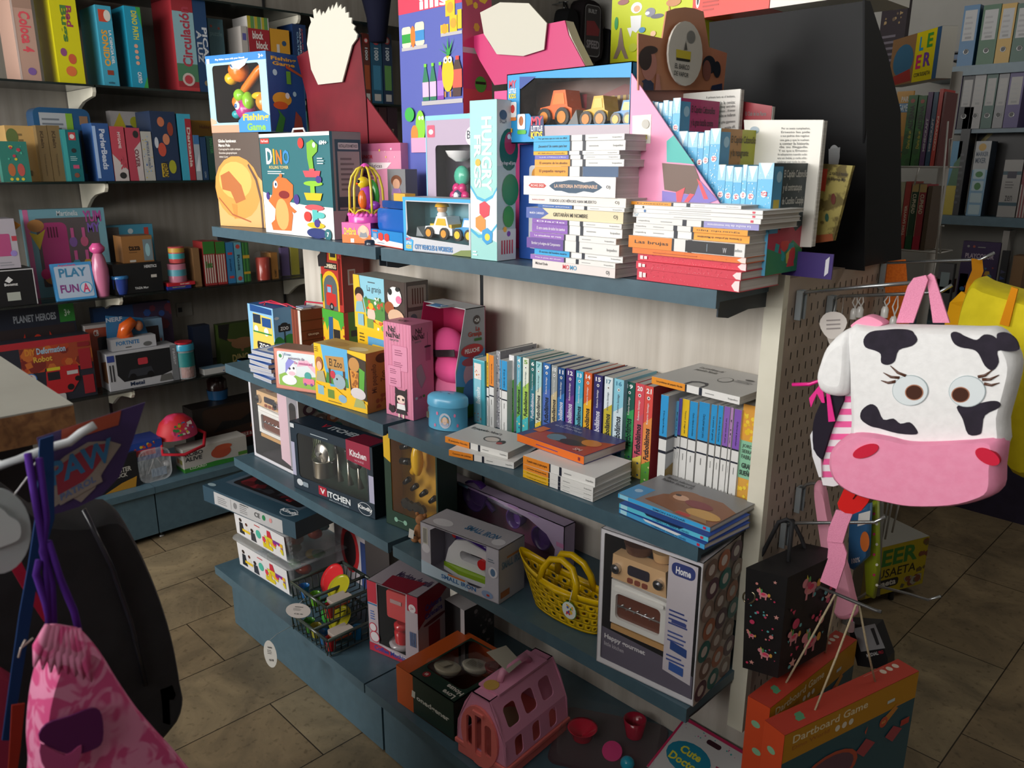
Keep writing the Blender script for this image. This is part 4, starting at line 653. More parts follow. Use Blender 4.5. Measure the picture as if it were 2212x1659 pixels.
stack([('thick red dotted paperback at the bottom of the right stack', (990, 1790), 88, 'd6344c', red_(1), {}), ('red dotted paperback second from the bottom of the right stack', (985, 1805), 60, 'd6344c', red_(5), {}), ('red dotted paperback third from the bottom of the right stack', (983, 1815), 57, 'd6344c', red_(9), {}),
 ('thin orange dotted paperback above the three red ones', (955, 1830), 44, 'ea7a2c', [('d', 0, .1, .9, .9, 50, ('c85a1c',), 3, .002), ('p', [(.93, .5), (.97, .95), (1, .95), (1, .05), (.97, .05)], 'f4e0d8'), ('l', .2, .3, .8, .6, 1, 'b8501c')], {}),
 ('thick orange and black spined paperback in the middle of the right stack', (928, 1832), 94, wh, loq('e98a2e', 'Las brujas', n=.4, extra=[('r', .52, .05, .92, .97, '1c1b20'), ('t', 'VV', .83, .2, .86, .6, 'c8c8cc'), ('r', .7, .2, .705, .8, '8a9aa8')]), {}),
 ('orange-ended paperback with an upside-down title in the right stack', (948, 1838), 55, wh, loq('f0a02c', 'El fantasma del profesor de Matemáticas', n=.45, inv=True), {}),
 ('thinner orange-ended upside-down paperback in the right stack', (955, 1840), 40, wh, loq('f0a02c', 'Querido hijo', n=.45, inv=True), {}),
 ('lilac-ended upside-down paperback in the right stack', (978, 1918), 46, wh, loq('9c98d0', 'La noche de los monstruos', n=.42, tc='f2f2fa', inv=True), {}),
 ('white numbered paperback, lowest of the three white ones in the right stack', (945, 1942), 35, 'eae9e7', [('l', .35, .3, .8, .6, 1, 'a8a8a8'), ('r', .93, .2, .95, .7, 'd8405a'), ('d', 0, .1, .05, .9, 12, ('8ab4cc',), 2, .003)], {}),
 ('white numbered paperback with a blue ring mark in the right stack', (955, 1950), 30, 'ecebe9', [('l', .3, .3, .8, .6, 1, 'a8a8a8'), ('r', .93, .2, .95, .7, 'd8405a'), ('o', .1, .5, .01, '4a78b0')], {}),
 ('white numbered paperback with a small black mark in the right stack', (965, 1965), 29, 'ecebe9', [('l', .4, .3, .75, .6, 1, 'a8a8a8'), ('r', .93, .2, .95, .7, 'd8405a'), ('o', .08, .5, .008, '333333')], {}),
 ('thin orange and white paperback topmost of the right stack', (935, 1780), 26, wh, loq('f09c2c', 'El maestro', n=.39), {})],
 1.222, S1+E_, ztop=at(1362, 434, 1, 1.222).z, D=.135, group='paperbacks in the right stack')
# ================= second shelf =================
Z2 = S2+E_
# booklets in plastic
rn = random.Random(2); z = Z2
a_ = P((560, 812), S2)
for i in range(6):
    r_ = book('shrink-wrapped activity booklet in the small pile at the left end', Vector((a_.x+rn.uniform(-.012, .006), a_.y-.03+rn.uniform(-.008, .008), z)), .1+rn.uniform(-.12, .12), .125, .13, .0135, 'c9c9cc', [('r', 0, .2, 1, .8, 'b4b4ba')], cc='3a6ab8', cover=[('R', .1, .1, .9, .9, 'dfe6f0', .05), ('e', .5, .5, .3, .3, '3f78c4')], name='booklet', group='shrink-wrapped booklets'); z += .0165
    if i == 5:
        m_ = MB(); m_.box((-.002, -.002, -.001), (.127, .132, .0155), FILM); m_.build('plastic_wrap', r_)
def tower(name, label, A, B, top, d, c, f, s, sc_, z=Z2, tc=None, **k): return pbox(name, label, 'toy box', A, B, z, top, d, c, f=f, s=s, sc_=sc_, tc=tc, **k)
o, w, h, zt = tower('carry_book_box', 'blue and yellow zoo house carton with a handle, left end of the second shelf', (543, 760), (597, 776), (541, 655), .085, '8fc4e8', [('p', [(.1, 0), (1, 0), (.92, .8), (.2, .84)], 'f0d060'), ('d', .12, 0, .95, .25, 14, ('d8803a',), 2, .05), ('p', [(.1, .86), (.95, .86), (.95, .97), (.1, 1)], '22508f'), ('r', .2, .64, .5, .82, '22344a'), ('r', .55, .6, .9, .78, '22508f'), ('o', .3, .52, .08, 'f0f0f0'), ('o', .7, .5, .09, 'f0f0f0'), ('r', .18, .45, .9, .48, '2a8a3a'), ('R', .3, .12, .85, .28, '26262a', .05), ('t', 'ZOO', .38, .15, .78, .25, 'f4f4f4', 0, 1)],
  [('e', .2, .28, .25, .15, '3f9a48'), ('e', .75, .3, .35, .16, '3f9a48'), ('r', 0, 0, 1, .16, '3f9a48'), ('d', 0, .1, 1, .2, 8, ('b0502e',), 1, .06), ('R', .2, .52, .8, .66, '26282c', .05), ('e', .5, .66, .18, .04, '26282c'), ('t', 'ZOO', .3, .55, .7, .62, 'f4f4f4', 0, 1), ('r', .47, .25, .53, .52, '2c3c3a'), ('e', .15, .8, .12, .03, 'd8e8f4')], '7fb6e0', tc='2f62a0')
hd_ = MB(); hd_.tube([(w*.5, .02, h), (w*.45, .03, h+.012), (w*.9, .04, h+.01), (w*1.1, .05, h+.014), (w*1.5, .05, h+.004)], .003, 'c8324a'); hd_.tube([(w*.2, .03, h), (w*.5, .05, h+.014), (w*1.3, .03, h+.012)], .003, 'c8324a'); hd_.build('strap_handle', o)
_a = at(634, 745, 1, 1.40); _a.z = Z2; w, h = .062, at(634, 668, 1, 1.40).z-Z2
o = carton('carry_book_box', 'brown barn-shaped carton with a white window, beside the zoo house', 'toy box', _a, 0, w, .1, h, '7a3c2c', f=[('h', 0, 0, 1, 1, 3, '8d4a36'), ('r', .75, 0, 1, 1, 'd8d4cc')], s=[('r', 0, .62, 1, .64, '5a2a1e'), ('r', 0, .8, 1, .82, '5a2a1e'), ('r', 0, .45, 1, .47, '5a2a1e'), ('R', .2, .5, .75, .6, '6a3226', .04), ('t', 'GRANJA', .26, .53, .7, .575, 'e6d8c8'), ('e', .5, .2, .28, .2, 'd4dce4'), ('r', .22, .02, .78, .2, 'd4dce4'), ('h', .3, .02, .78, .36, 3, '7a8a98'), ('e', .85, .15, .25, .2, '3a8a40'), ('e', .42, .08, .1, .06, 'b03a2e')], tc='6a3428')
cl = MB(); cl.box((w*.3, .01, h), (w*.9, .05, h+.004), 'c8c4b8'); cl.box((0, .02, h+.004), (w*.8, .07, h+.007), '8a9ab8'); cl.tube([(w*.2, .05, h+.008), (w*.3, .05, h+.022), (w*2.4, .06, h+.028), (w*3, .07, h+.024), (w*3.1, .07, h+.008)], .003, 'c8324a'); cl.build('strap_handle', o)
# jungle + fire station
ja = at(702, 770, 1, 1.45); ja.z = Z2; hj = at(698, 666, 1, 1.45).z-Z2
carton('carry_book_box', 'yellow jungle train carton carrying the fire station carton', 'toy box', ja, 0, .135, .085, hj, 'e8b822', f=[('p', [(0, 1), (1, 1), (1, .8), (.85, .7), (.75, .85), (.4, .9), (.2, .65), (.1, .8), (0, .7)], '4aa83a'), ('p', [(.25, .3), (.45, .25), (.5, .9), (.3, .88)], '2a5a8a'), ('r', .5, .35, .8, .7, '2a2420'), ('r', .5, .5, .8, .55, 'c8382a'), ('d', .9, .05, 1, .9, 10, ('b8382a',), 2, .04), ('d', 0, .05, .06, .9, 10, ('b8382a',), 3, .03), ('R', .25, .05, .85, .2, '3a3020', .04), ('t', 'ESTACIÓN', .3, .09, .8, .16, 'f0e060')], sc_='4f7a2a', s=[('r', 0, 0, .2, 1, 'b8382a'), ('R', .3, .6, .9, .7, '2a2a2a', .03)], tc='b03030')
o = carton('carry_book_box', 'tall red fire station carton standing on the yellow jungle carton', 'toy box', ja+Vector((.004, .002, hj+.001)), 0, .132, .085, S1-.036-(ja.z+hj), 'b6342a', f=[('e', .42, .34, .4, .22, 'f0b81e'), ('r', .02, 0, .82, .3, 'f0b81e'), ('e', .42, .32, .32, .18, '5a6468'), ('r', .1, 0, .74, .3, '5a6468'), ('R', .2, .06, .68, .24, 'c8302a', .05), ('r', .25, .24, .5, .36, 'c8302a'), ('r', .28, .25, .45, .33, '7ab0d8'), ('o', .45, .05, .1, '1e1e1e'), ('o', .45, .05, .05, '9a9a9a'), ('R', .18, .58, .78, .68, '26221e', .03), ('t', 'BOMBEROS', .2, .6, .75, .66, 'f0e0c0', 0, 1), ('r', .45, .72, .8, .96, 'e8c81e'), ('r', .5, .76, .75, .92, '2a2420'), ('h', .84, .1, .97, .75, 2, '7a1e18'), ('e', .35, .92, .2, .06, 'f0c020'), ('p', [(-.08, .6), (.3, .62), (.35, .9), (.0, .93), (.05, .8), (-.1, .75)], '221e22'), ('d', .8, .75, 1, 1, 5, ('cc4a3a',), 1, .05), ('r', 0, .1, .06, .5, '3a8a3a')],
  sc_='7a221c', s=[('R', .1, .78, .92, .88, '3a2018', .03), ('t', 'LOS BOMBEROS', .14, .8, .88, .86, 'd0a890', 0, 1), ('r', .25, .38, .6, .6, 'b8a8a0'), ('r', .32, .4, .55, .58, '9a5a4a')])
# farm + trains
ta = at(776, 800, 1, 1.36); ta.z = Z2; zt_ = at(776, 707, 1, 1.36).z; wt = at(878, 650, 1, 1.36).x-ta.x
carton('book_and_toy_box', 'yellow trains carton below the farm carton with the cow', 'toy box', ta, 0, wt, .082, zt_-Z2, 'edbe1e', f=[('r', .22, .4, 1, .9, '5aa0d0'), ('e', .12, .4, .14, .2, '2a1c14'), ('R', .3, .5, 1.0, .8, 'f0c83a', .03), ('t', 'Trenes', .5, .54, .85, .74, '2a2a2a'), ('p', [(.2, .1), (1, .1), (1, .45), (.28, .5)], '5a2a2e'), ('l', .05, .8, .18, .95, 3, '6a5a1a')], sc_='8a6a1a')
o = carton('book_and_toy_box', 'yellow farm carton with a cow and a straw-hat farmer, left of the pink tall box', 'toy box', Vector((ta.x-.004, ta.y-.003, zt_+.001)), 0, wt, .085, at(771, 594, 1, 1.357).z-zt_, '3a2a22', f=[
  ('r', 0, 0, 1, .25, 'efc21e'), ('p', [(0, 0), (.28, 0), (.24, .3), (.14, .7), (.12, 1), (0, 1)], 'efc21e'), ('p', [(.13, 1), (.62, 1), (.62, .25), (.24, .3), (.15, .7)], '8cc8dc'), ('t', 'La granja', .28, .7, .56, .84, '2a3a44'), ('l', .3, .88, .52, .93, 1, '4a5a64'), ('p', [(.2, .6), (.62, .58), (.62, .2), (.26, .25)], '4a8a3a'), ('d', .22, .4, .62, .64, 16, ('c84a2a', 'e8e8e0', 'b83a2a', '2f6a2a'), 3, .03), ('e', .35, .3, .08, .14, 'f2c8b8'), ('p', [(.25, .4), (.45, .4), (.4, .46), (.3, .46)], 'e0452a'), ('e', .35, .46, .05, .06, 'f0b82a'), ('r', .28, .16, .42, .2, 'c83a3a'), ('e', .12, .66, .09, .12, '2a1a14'), ('e', .12, .58, .07, .08, 'dca888'), ('p', [(.03, .3), (.22, .32), (.18, .52), (.06, .5)], '8abac8'),
  ('e', .82, .72, .13, .18, 'ececea'), ('e', .74, .8, .04, .06, '222222'), ('e', .88, .86, .04, .04, '222222'), ('e', .9, .68, .055, .07, 'e87aa0'), ('e', .72, .5, .09, .12, 'a0522a'), ('e', .84, .36, .15, .14, 'd8b496'), ('e', .76, .2, .12, .07, 'f0f0f0'), ('p', [(.25, .24), (.5, .14), (.75, .22), (1, .12), (1, 0), (.2, 0)], 'efc21e'), ('r', .08, .06, .2, .28, '8ab8c8'), ('r', .27, .05, .4, .22, '7a9a4a'), ('d', .45, .03, .7, .2, 8, ('f0f0f0', '7ab04a', 'd86a3a'), 2, .03)],
  sc_='5a504a', s=[('R', .12, .55, .9, .93, '9a8c82', .04), ('R', .12, .08, .9, .48, '9a948e', .04), ('h', .3, .6, .85, .88, 5, '5a3020'), ('e', .35, .35, .15, .08, '5a6a72'), ('e', .4, .18, .15, .06, '5a6a72'), ('r', 0, 0, .06, 1, 'b8b0a8')], tc='b0a898')
mm = MB(); mm.box((-.0015, -.0015, 0), (wt+.0015, .087, at(771, 594, 1, 1.357).z-zt_+.001), FILM); mm.build('plastic_wrap', o)
# unicorn train box
o, w, h, zt = pbox('puzzle_box', 'pale carton with a unicorn and rainbow train picture, front of the second shelf', 'puzzle box', (597, 838), (686, 851), Z2, (591, 750), .07, '9a5a48', f=[('R', .02, .02, 1, .98, 'd88a78', .02), ('R', .08, .1, 1, .93, 'd8e2e8', .04), ('p', [(.1, .1), (1, .08), (1, .4), (.6, .35), (.3, .45), (.1, .35)], '8ab848'), ('p', [(.55, .6), (.8, .65), (1, .45), (1, .6), (.8, .78), (.6, .75)], 'e8b8cc'), ('e', .4, .5, .14, .17, 'f0eef2'), ('p', [(.28, .65), (.36, .78), (.5, .72), (.42, .62), (.32, .5), (.26, .4)], '8a8ad8'), ('o', .37, .53, .025, '222a3a'), ('o', .47, .55, .025, '222a3a'), ('e', .42, .42, .08, .05, 'f0c0d0'), ('e', .35, .25, .18, .12, 'f2f0f4'), ('e', .8, .4, .08, .1, '3aa09a'), ('R', .68, .2, .95, .34, 'e87a9a', .03), ('o', .73, .2, .03, '7a4a9a'), ('o', .88, .2, .03, '7a4a9a'), ('o', .17, .82, .07, 'f4f4f4'), ('o', .17, .82, .04, '3a8a4a'), ('t', 'El tren', .26, .84, .42, .9, '3a6a9a'), ('t', 'unicornio de', .36, .76, .74, .83, '6a5a7a'), ('t', 'la amistad', .5, .66, .92, .73, 'c85a9a')], sc_='6a4638', tc='8a6a5a')
# el zoo box
o, w, h, zt = pbox('book_and_toy_box', 'yellow zoo carton with a giraffe and elephant, in front of the yellow jungle carton', 'toy box', (685, 862), (795.5, 894), Z2, (680, 740), .085, 'efbd1c', f=[
  ('p', [(.14, 1), (.66, 1), (.66, .35), (.3, .3), (.2, .6)], '5aaad8'), ('p', [(.2, .35), (.66, .35), (.64, .5), (.5, .55), (.35, .48), (.24, .55)], '4a8a3a'), ('p', [(.22, .82), (.58, .86), (.6, .62), (.26, .6)], 'b88a4a'), ('t', 'El Zoo', .3, .66, .55, .79, '2e2620'), ('r', .28, .35, .32, .62, '5a3a1e'), ('r', .56, .3, .6, .62, '5a3a1e'), ('e', .48, .42, .12, .13, '9ab0bc'), ('e', .36, .52, .05, .07, 'c8384a'), ('o', .44, .46, .015, '222222'),
  ('p', [(.66, .95), (1, .88), (1, .2), (.7, .25)], '3a2c20'), ('e', .78, .78, .1, .12, 'c08a4a'), ('p', [(.7, .68), (.86, .66), (.84, .35), (.72, .38)], 'd8923a'), ('d', .71, .38, .85, .66, 14, ('9a5a22',), 2, .02), ('p', [(.88, .75), (.98, .7), (.95, .35), (.86, .3)], '5aa83a'), ('e', .84, .3, .14, .1, 'd8d0d4'), ('e', .1, .66, .07, .12, 'a8683a'), ('e', .1, .62, .05, .08, 'e8b896'), ('p', [(.02, .35), (.22, .35), (.18, .55), (.05, .52)], 'b0a888'), ('p', [(0, 0), (1, 0), (1, .15), (.8, .22), (.6, .18), (.4, .3), (.2, .25), (0, .32)], 'efbd1c'), ('r', .05, .12, .17, .28, '8ab8c8'), ('r', .25, .1, .38, .25, '6a8a3a'), ('e', .54, .14, .08, .07, '8ab0cc'), ('p', [(.75, .06), (.98, .08), (.94, .2), (.8, .22)], 'a8b070'), ('l', .03, .86, .1, .96, 3, '6a5a1a'), ('l', .25, .03, .65, .07, 1, '8a6a1a')],
  sc_='a87234', s=[('t', 'Mi pequeño', .2, .32, .5, .8, '5a3a20', 90), ('t', 'Zoo', .62, .48, .85, .66, '5a3a20', 90), ('e', .7, .88, .28, .08, '4a2c1a'), ('d', .3, .05, .9, .28, 6, ('8a4a2a',), 3, .1)], tc='b89a5a', t=[('e', .3, .4, .2, .3, 'a8864e'), ('e', .75, .3, .15, .25, 'd0c4a0')])
# pink doll box
o, w, h, zt = pbox('doll_box', 'tall pink doll carton with a cartoon girl in a cat hat', 'toy box', (835.5, 893), (893.5, 909), Z2, (829, 693), .085, 'd987a6', f=[('h', 0, 0, 1, 1, 9, 'd6819f'), ('t', 'Na!', .18, .9, .45, .965, '22181c', 0, 1), ('t', 'Na!Na!', .1, .84, .6, .9, '22181c', 0, 1), ('t', 'surprise', .22, .8, .55, .835, '7a6a72'), ('R', .3, .5, .85, .77, 'c4688c', .04), ('R', .31, .505, .84, .765, 'dc8fae', .04), ('R', .12, .32, .6, .55, 'c4688c', .04), ('R', .13, .325, .59, .545, 'dc8fae', .04), ('l', .4, .66, .75, .73, 3, '9a5070'), ('l', .35, .54, .75, .6, 3, '9a5070'), ('l', .2, .46, .5, .52, 3, '9a5070'), ('l', .2, .35, .5, .42, 3, '9a5070'),
  ('p', [(.36, .22), (.4, .32), (.48, .3), (.66, .3), (.78, .3), (.8, .22)], '2a1c22'), ('p', [(.36, .25), (.37, .33), (.48, .28)], '2a1c22'), ('p', [(.8, .25), (.8, .33), (.68, .28)], '2a1c22'), ('e', .58, .2, .17, .045, 'f4d8cc'), ('e', .5, .2, .04, .014, '2a2022'), ('e', .66, .2, .04, .014, '2a2022'), ('r', .36, .08, .44, .22, '2a1c22'), ('r', .72, .08, .8, .22, '2a1c22'), ('p', [(.44, .15), (.72, .15), (.74, .09), (.42, .09)], 'f0f0f0'), ('p', [(.42, .09), (.74, .09), (.8, .04), (.38, .04)], '2c2428'), ('r', .47, .0, .53, .04, 'f0d8cc'), ('r', .63, .0, .69, .04, 'f0d8cc'), ('p', [(.12, .06), (.14, .13), (.22, .11), (.32, .12), (.36, .06), (.24, .03)], '2a1c22')],
  sc_='c97694', s=[('t', 'Na!', .2, .9, .5, .96, '22181c', 0, 1), ('t', 'Na!Na!', .05, .84, .6, .9, '22181c', 0, 1), ('t', 'surprise', .15, .8, .45, .835, '8a7a82'), ('r', .74, .76, .75, .9, '4a2a3a'), ('e', .74, .75, .16, .012, '3a2430'), ('r', .64, .6, .86, .74, 'b05a7c'), ('p', [(.2, .55), (.42, .58), (.62, .42), (.4, .32), (.2, .45)], '9a8a92'), ('t', 'CE', .28, .22, .4, .24, '3a2430'), ('e', .15, .23, .06, .015, 'd0d0d0'), ('e', .5, .235, .05, .015, '3a8a3a')], tc='c06e8c', t=[('t', 'Na!Na!', .2, .3, .6, .6, '3a2430')])
# plush toy open box
pa = at(898, 840, 1, 1.385); pa.z = Z2; pb_ = at(983, 700, 1, 1.385); hp = at(899, 655, 1, 1.385).z-Z2; wp_ = pb_.x-pa.x
root = thing('plush_box', 'open magenta and grey carton holding a pink plush toy, right of the doll carton', 'toy box', pa); mb = MB(); t_ = .002; dp = .11
mb.box((0, dp, 0), (wp_, dp+t_, hp), 'a82450'); mb.box((0, 0, 0), (wp_, dp, t_), 'a82450')
for x, c in ((0, 'b02656'), (wp_-t_, '9a9ca2')): mb.prism([(0, 0), (dp, 0), (dp, hp), (dp*.35, hp), (0, hp*.45)], x, x+t_, c, 'p', 'x')
F = Face(mb, (wp_, 0, 0), (0, 1, 0), (0, 0, 1), dp, hp)
F.draw([('p', [(0, 0), (1, 0), (1, .62), (.15, .58), (0, .42)], '5f9ac8'), ('p', [(0, 0), (1, 0), (1, .3), (.5, .28), (0, .32)], '4f7a34'), ('e', .55, .4, .3, .12, 'e09aa4'), ('e', .5, .52, .3, .04, 'c05058'), ('e', .55, .24, .32, .12, '5a80b4'), ('o', .72, .93-.04, .12, '3a2c2c'), ('t', '+24', .64, .87, .8, .905, 'e8e8e8', 0, 1), ('t', 'La', .68, .79, .82, .83, 'a83224', 0, 1), ('t', 'Granja', .42, .73, .88, .79, 'a83224', 0, 1), ('R', .62, .7, .88, .725, '3a6a2a', .02), ('e', .55, .62, .38, .06, 'c03438'), ('t', 'PELUCHE', .3, .6, .8, .64, 'f4e4e0', 0, 1), ('r', .6, .52, .92, .56, 'd8e4f0'), ('t', 'CON TUS', .64, .53, .88, .55, '2a5a9a')])
mb.box((0, dp*.35, hp-t_), (wp_, dp, hp), 'b8b8ba'); mb.box((wp_*.6, dp*.1, hp+.0), (wp_*.62, dp*.5, hp+.004), 'd8d8d8'); mb.prism([(.3*wp_, dp*.35), (.35*wp_, -.004), (.7*wp_, -.006), (.75*wp_, dp*.35)], hp+.0005, hp+.002, '9fa2a6', 'p', 'z'); mb.prism([(.36*wp_, .03), (.42*wp_, .0), (.6*wp_, .0), (.66*wp_, .03)], hp+.0022, hp+.003, '2a7ab8', 'p', 'z'); mb.build('carton', root)
mb = MB(); mb.ball((wp_*.5, .05, hp*.62), (wp_*.33, .04, hp*.17), 'ee5a98', 'm', 18, 10); mb.ball((wp_*.62, .04, hp*.42), (wp_*.36, .038, hp*.14), 'ee5a98', 'm'); mb.ball((wp_*.55, .05, hp*.2), (wp_*.4, .045, hp*.2), 'e87aa4', 'm'); mb.strap([(wp_*.15, .02, hp*.55), (wp_*.5, .006, hp*.57), (wp_*.85, .02, hp*.6)], .02, .002, '2a1c22', 'p', (0, 0, 1)); mb.build('plush_toy', root)
# money tin
c0 = P((950, 927), S2); root = thing('money_tin', 'light blue oval money tin with a padlock and a portrait badge', 'money box', (c0.x, c0.y+.03, Z2), .35)
hb = hz(P((905, 915), S2), (903, 868)); mb = MB(); prof = [(.0, .0), (1, 0), (1, hb)]; a_, b_ = .058, .04
ov = lambda k=1: [(a_*k*math.cos(t)*(1+.0), b_*k*math.sin(t)) for t in [i*2*PI/28 for i in range(28)]]
tin = noisy('blue_tin', '5aa6cc', '63b0d4', 5, .25)
mb.lathe([(1, 0), (1.0, .002), (1.0, hb), (1.03, hb+.001)], tin, 'g', 32, sx=a_, sy=b_)
def onoval(cx, cz, rx, rz_, c, off=.0008, n=16):
    v = []
    for i in range(n): t = cx+rx*math.cos(2*PI*i/n); v.append(((a_+off)*math.cos(t), (b_+off)*math.sin(t), cz+rz_*math.sin(2*PI*i/n)))
    mb.add(v, tessellate_polygon([[Vector((p[0], p[2], 0)) for p in v]]), c)
onoval(-1.35, hb*.45, .3, .022, 'c8ccd8'); onoval(-1.35, hb*.42, .19, .013, 'c8a070', .0012); onoval(-1.35, hb*.46, .12, .011, 'e8c8b4', .0015); onoval(-1.35, hb*.3, .2, .006, 'a8b8d4', .0016)
for cx_, cz_ in ((-.85, .7), (-1.9, .2), (-.7, .25), (-1.75, .75)): onoval(cx_, hb*cz_, .06, .005, 'd87aa0')
mb.build('tin_body', root)
mb = MB(); mb.lathe([(1.04, hb+.001), (1.05, hb+.006), (1.02, hb+.022), (.9, hb+.028), (.4, hb+.034), (.0, hb+.036)], tin, 'g', 32, sx=a_, sy=b_, cap=False); mb.add([(-.022, -.006, hb+.0342), (.014, -.012, hb+.0345), (.014, -.0095, hb+.035), (-.022, -.0035, hb+.0348)], [(0, 1, 2, 3)], '22303a'); mb.build('lid', root)
mb = MB(); mb.prism(rrect(-.011, hb-.038, .009, hb-.020, .003), -b_*.62-.012, -b_*.62-.004, 'b8b09a', 's'); mb.X = Matrix.Identity(4); mb.tube([(-.007, -.033, hb-.02), (-.007, -.033, hb-.010), (0, -.033, hb-.006), (.006, -.033, hb-.010), (.006, -.033, hb-.02)], .0016, 'c8c8c8', 's'); mb.tube([(-.002, -.034, hb-.005), (-.001, -.036, hb+.01)], .003, 'd0d0d0', 's'); mb.build('padlock', root, loc=(-.043, .012, 0))
# ---------------- row of standing books ----------------
def up_row(rows, Yf, group=None):
    for lab, xl, xr, yt, Yb, D, col, sp, kw in rows:
        a, b = at(xl, yt, 1, Yb), at(xr, yt, 1, Yb); hh = a.z-Z2; b.x = min(b.x, -.7435)
        book(lab, Vector((a.x, Yb, Z2)), 0, hh, D, b.x-a.x-.0006, col, sp, up=True, name='paperback', group=group, **kw)
def futb(c1, c2, n, tcol='1a2230', c3=None, nc='f4f4f4'):
    a = [('r', 0, 0, .45, 1, c1), ('r', .45, 0, 1, 1, c2), ('p', [(.38, 0), (.3, 1), (.5, 1), (.5, 0)], c2), ('t', str(n), .025, .2, .075, .8, nc, 90, 1), ('o', .12, .5, .018, 'f2f2f2'), ('o', .12, .5, .009, '2a2a2a'), ('t', 'Roberto Santiago', .17, .35, .38, .62, 'e6e6e6' if nc == 'f4f4f4' else '5a6a7a', 180), ('t', 'Futbolísimos', .42, .2, .74, .82, tcol, 180, 1), ('t', 'Los', .76, .35, .8, .6, tcol, 180)]
    if c3: a += [('p', [(.8, 0), (.74, 1), (1, 1), (1, 0)], c3), ('d', .8, .05, .98, .95, 5, ('e8d8a0', c3, '3a5a8a'), n, .012)]
    return a
w_ = 'e4e4e2'
def lq(c, title, n=.40, tc='10242e', band='e9e9e6', auth='loqueleo'):
    return [('r', 0, 0, 1, 1, w_), ('r', 0, 0, n, 1, c), ('r', n, 0, n+.018, 1, NAV), ('r', n+.13, 0, n+.148, 1, NAV), ('t', title, .12, .36, n-.03, .66, tc), ('t', auth, .86, .34, .97, .62, '5a5a5a'), ('l', n+.19, .4, n+.3, .6, 1, '7a7a7a')]
Yr = 1.375; E9 = []
xs0 = [(1021, 1045, 772, 'two-tone turquoise picture book', '49a9ba', [('r', 0, 0, .02, 1, '7cc8d4'), ('r', .06, .1, .3, .7, 'f0e4dc'), ('d', .08, .1, .28, .7, 8, ('c8384a', 'd8842c'), 2, .012), ('r', .3, .1, .98, .7, '8cc8d8'), ('t', 'Badesalte', .42, .25, .68, .6, 'f4f4f4', 180), ('d', .8, .1, .97, .7, 6, ('c8384a', 'd8a02c'), 3, .012)], 1.385, .12)]
up_row([('turquoise picture book, first of the standing row beside the money tin', 1022, 1047, 774, 1.414, .12, '49a9ba', xs0[0][5], {}),
 ('thin yellow-spined paperback near the left end of the standing row', 1051, 1056, 763, 1.42, .125, w_, lq('eeb41e', 'El hombre', .45), {}),
 ('thin orange-spined paperback near the left end of the standing row', 1057, 1067, 766, 1.42, .125, w_, lq('e98a28', 'Manolito y los superhéroes', .42), {}),
 ('taller grey comic with a black and white line cover', 1072, 1081, 757, 1.43, .14, '9a9aa0', [('d', 0, 0, 1, 1, 60, ('e0e0e4', '55555c', '808088'), 2, .01)], {'cc': '8a8a90', 'cover': [('d', 0, 0, 1, 1, 90, ('d8d8dc', '44444c', '9a9aa2'), 5, .012)]}),
 ('thin azure-spined paperback before the white football novel', 1080, 1083, 777, 1.42, .125, w_, lq('2f9ad6', 'El misterio'), {}),
 ('azure-spined paperback next to the white football novel', 1084, 1096, 778, 1.415, .125, w_, lq('2f9ad6', 'El zoo de verano'), {})], 0)
fb = [(1100, 1111, 766, 'e8e8ea', '5aa84a', 3, 'f4f4f4', '3a9a48'), (1117, 1126, 769, '6ab4cc', '6aaa4a', 4, 'f4f4f4', '3ab8c0'), (1130, 1143, 772, 'e4eadc', 'a8cc58', 5, '7aa04a', '4ac0c8'), (1146, 1157, 776, '1f6a6a', '2a7a8c', 6, 'f4f4f4', '1a5a7a'), (1158, 1171, 780, 'a8d8dc', 'd8dcc8', 7, '4a9aa0', 'e8c83a'), (1174, 1190, 783, '2a6ab0', '4a6ab8', 9, 'f4f4f4', '4aa83a'), (1192, 1205, 788, '9aa0a0', 'c8b890', 10, 'f4f4f4', '6ab84a'), (1206, 1221, 793, '1f4c86', '2f74b8', 11, 'f4f4f4', '22508a'), (1224, 1242, 795, '45307a', '6a3a8c', 12, 'f4f4f4', '3a78c8'), (1245, 1261, 800, '3fa8cc', '62b8c8', 13, 'f4f4f4', 'a84a4a'), (1263, 1280, 803, 'd8602c', 'f0b428', 14, 'f4f4f4', 'e8b83a'), (1284, 1303, 808, '2f2a68', '3a3478', 15, 'f4f4f4', '7aa04a'), (1307, 1325, 813, 'e0ecf0', 'c8b83a', 17, '5a8aa0', 'a8c83a'), (1328, 1349, 817, '8acce0', 'd0e4ec', 16, '4a8aa8', '5ab4e0'), (1351, 1373, 823, '1d5c50', '3aa05a', 19, 'f4f4f4', '58b86a'), (1374, 1394, 827, 'd8505c', 'c8566a', 20, 'f4f4f4', 'e8d060'), (1394, 1413, 832, 'dc5048', 'e8904a', 21, 'f4f4f4', '5a9a3a')]
desc = {3: 'white-topped', 4: 'teal-topped', 5: 'lime green', 6: 'dark teal', 7: 'pale aqua', 9: 'royal blue', 10: 'grey stadium', 11: 'navy', 12: 'purple', 13: 'sky blue', 14: 'orange to yellow', 15: 'dark indigo', 17: 'white to yellow', 16: 'pale blue', 19: 'dark green', 20: 'rose red', 21: 'scarlet to orange'}
Yc = {i: 1.37 for i in range(17)}
for i, (x0, x1, yt, c1, c2, n, nc, c3) in enumerate(fb):
    Yf = 1.435 if i < 14 else (1.45, 1.41, 1.39)[i-14]
    up_row([(desc[n]+' football novel numbered %d in the standing row' % n, x0, x1, yt, Yf, .128, c1, futb(c1, c2, n, '18202c' if i not in (3, 7, 8, 11) else 'd8d8e4', c3, nc), {'cc': c1 if n != 21 else 'a02c34'})], 0, 'numbered football novels in the standing row')
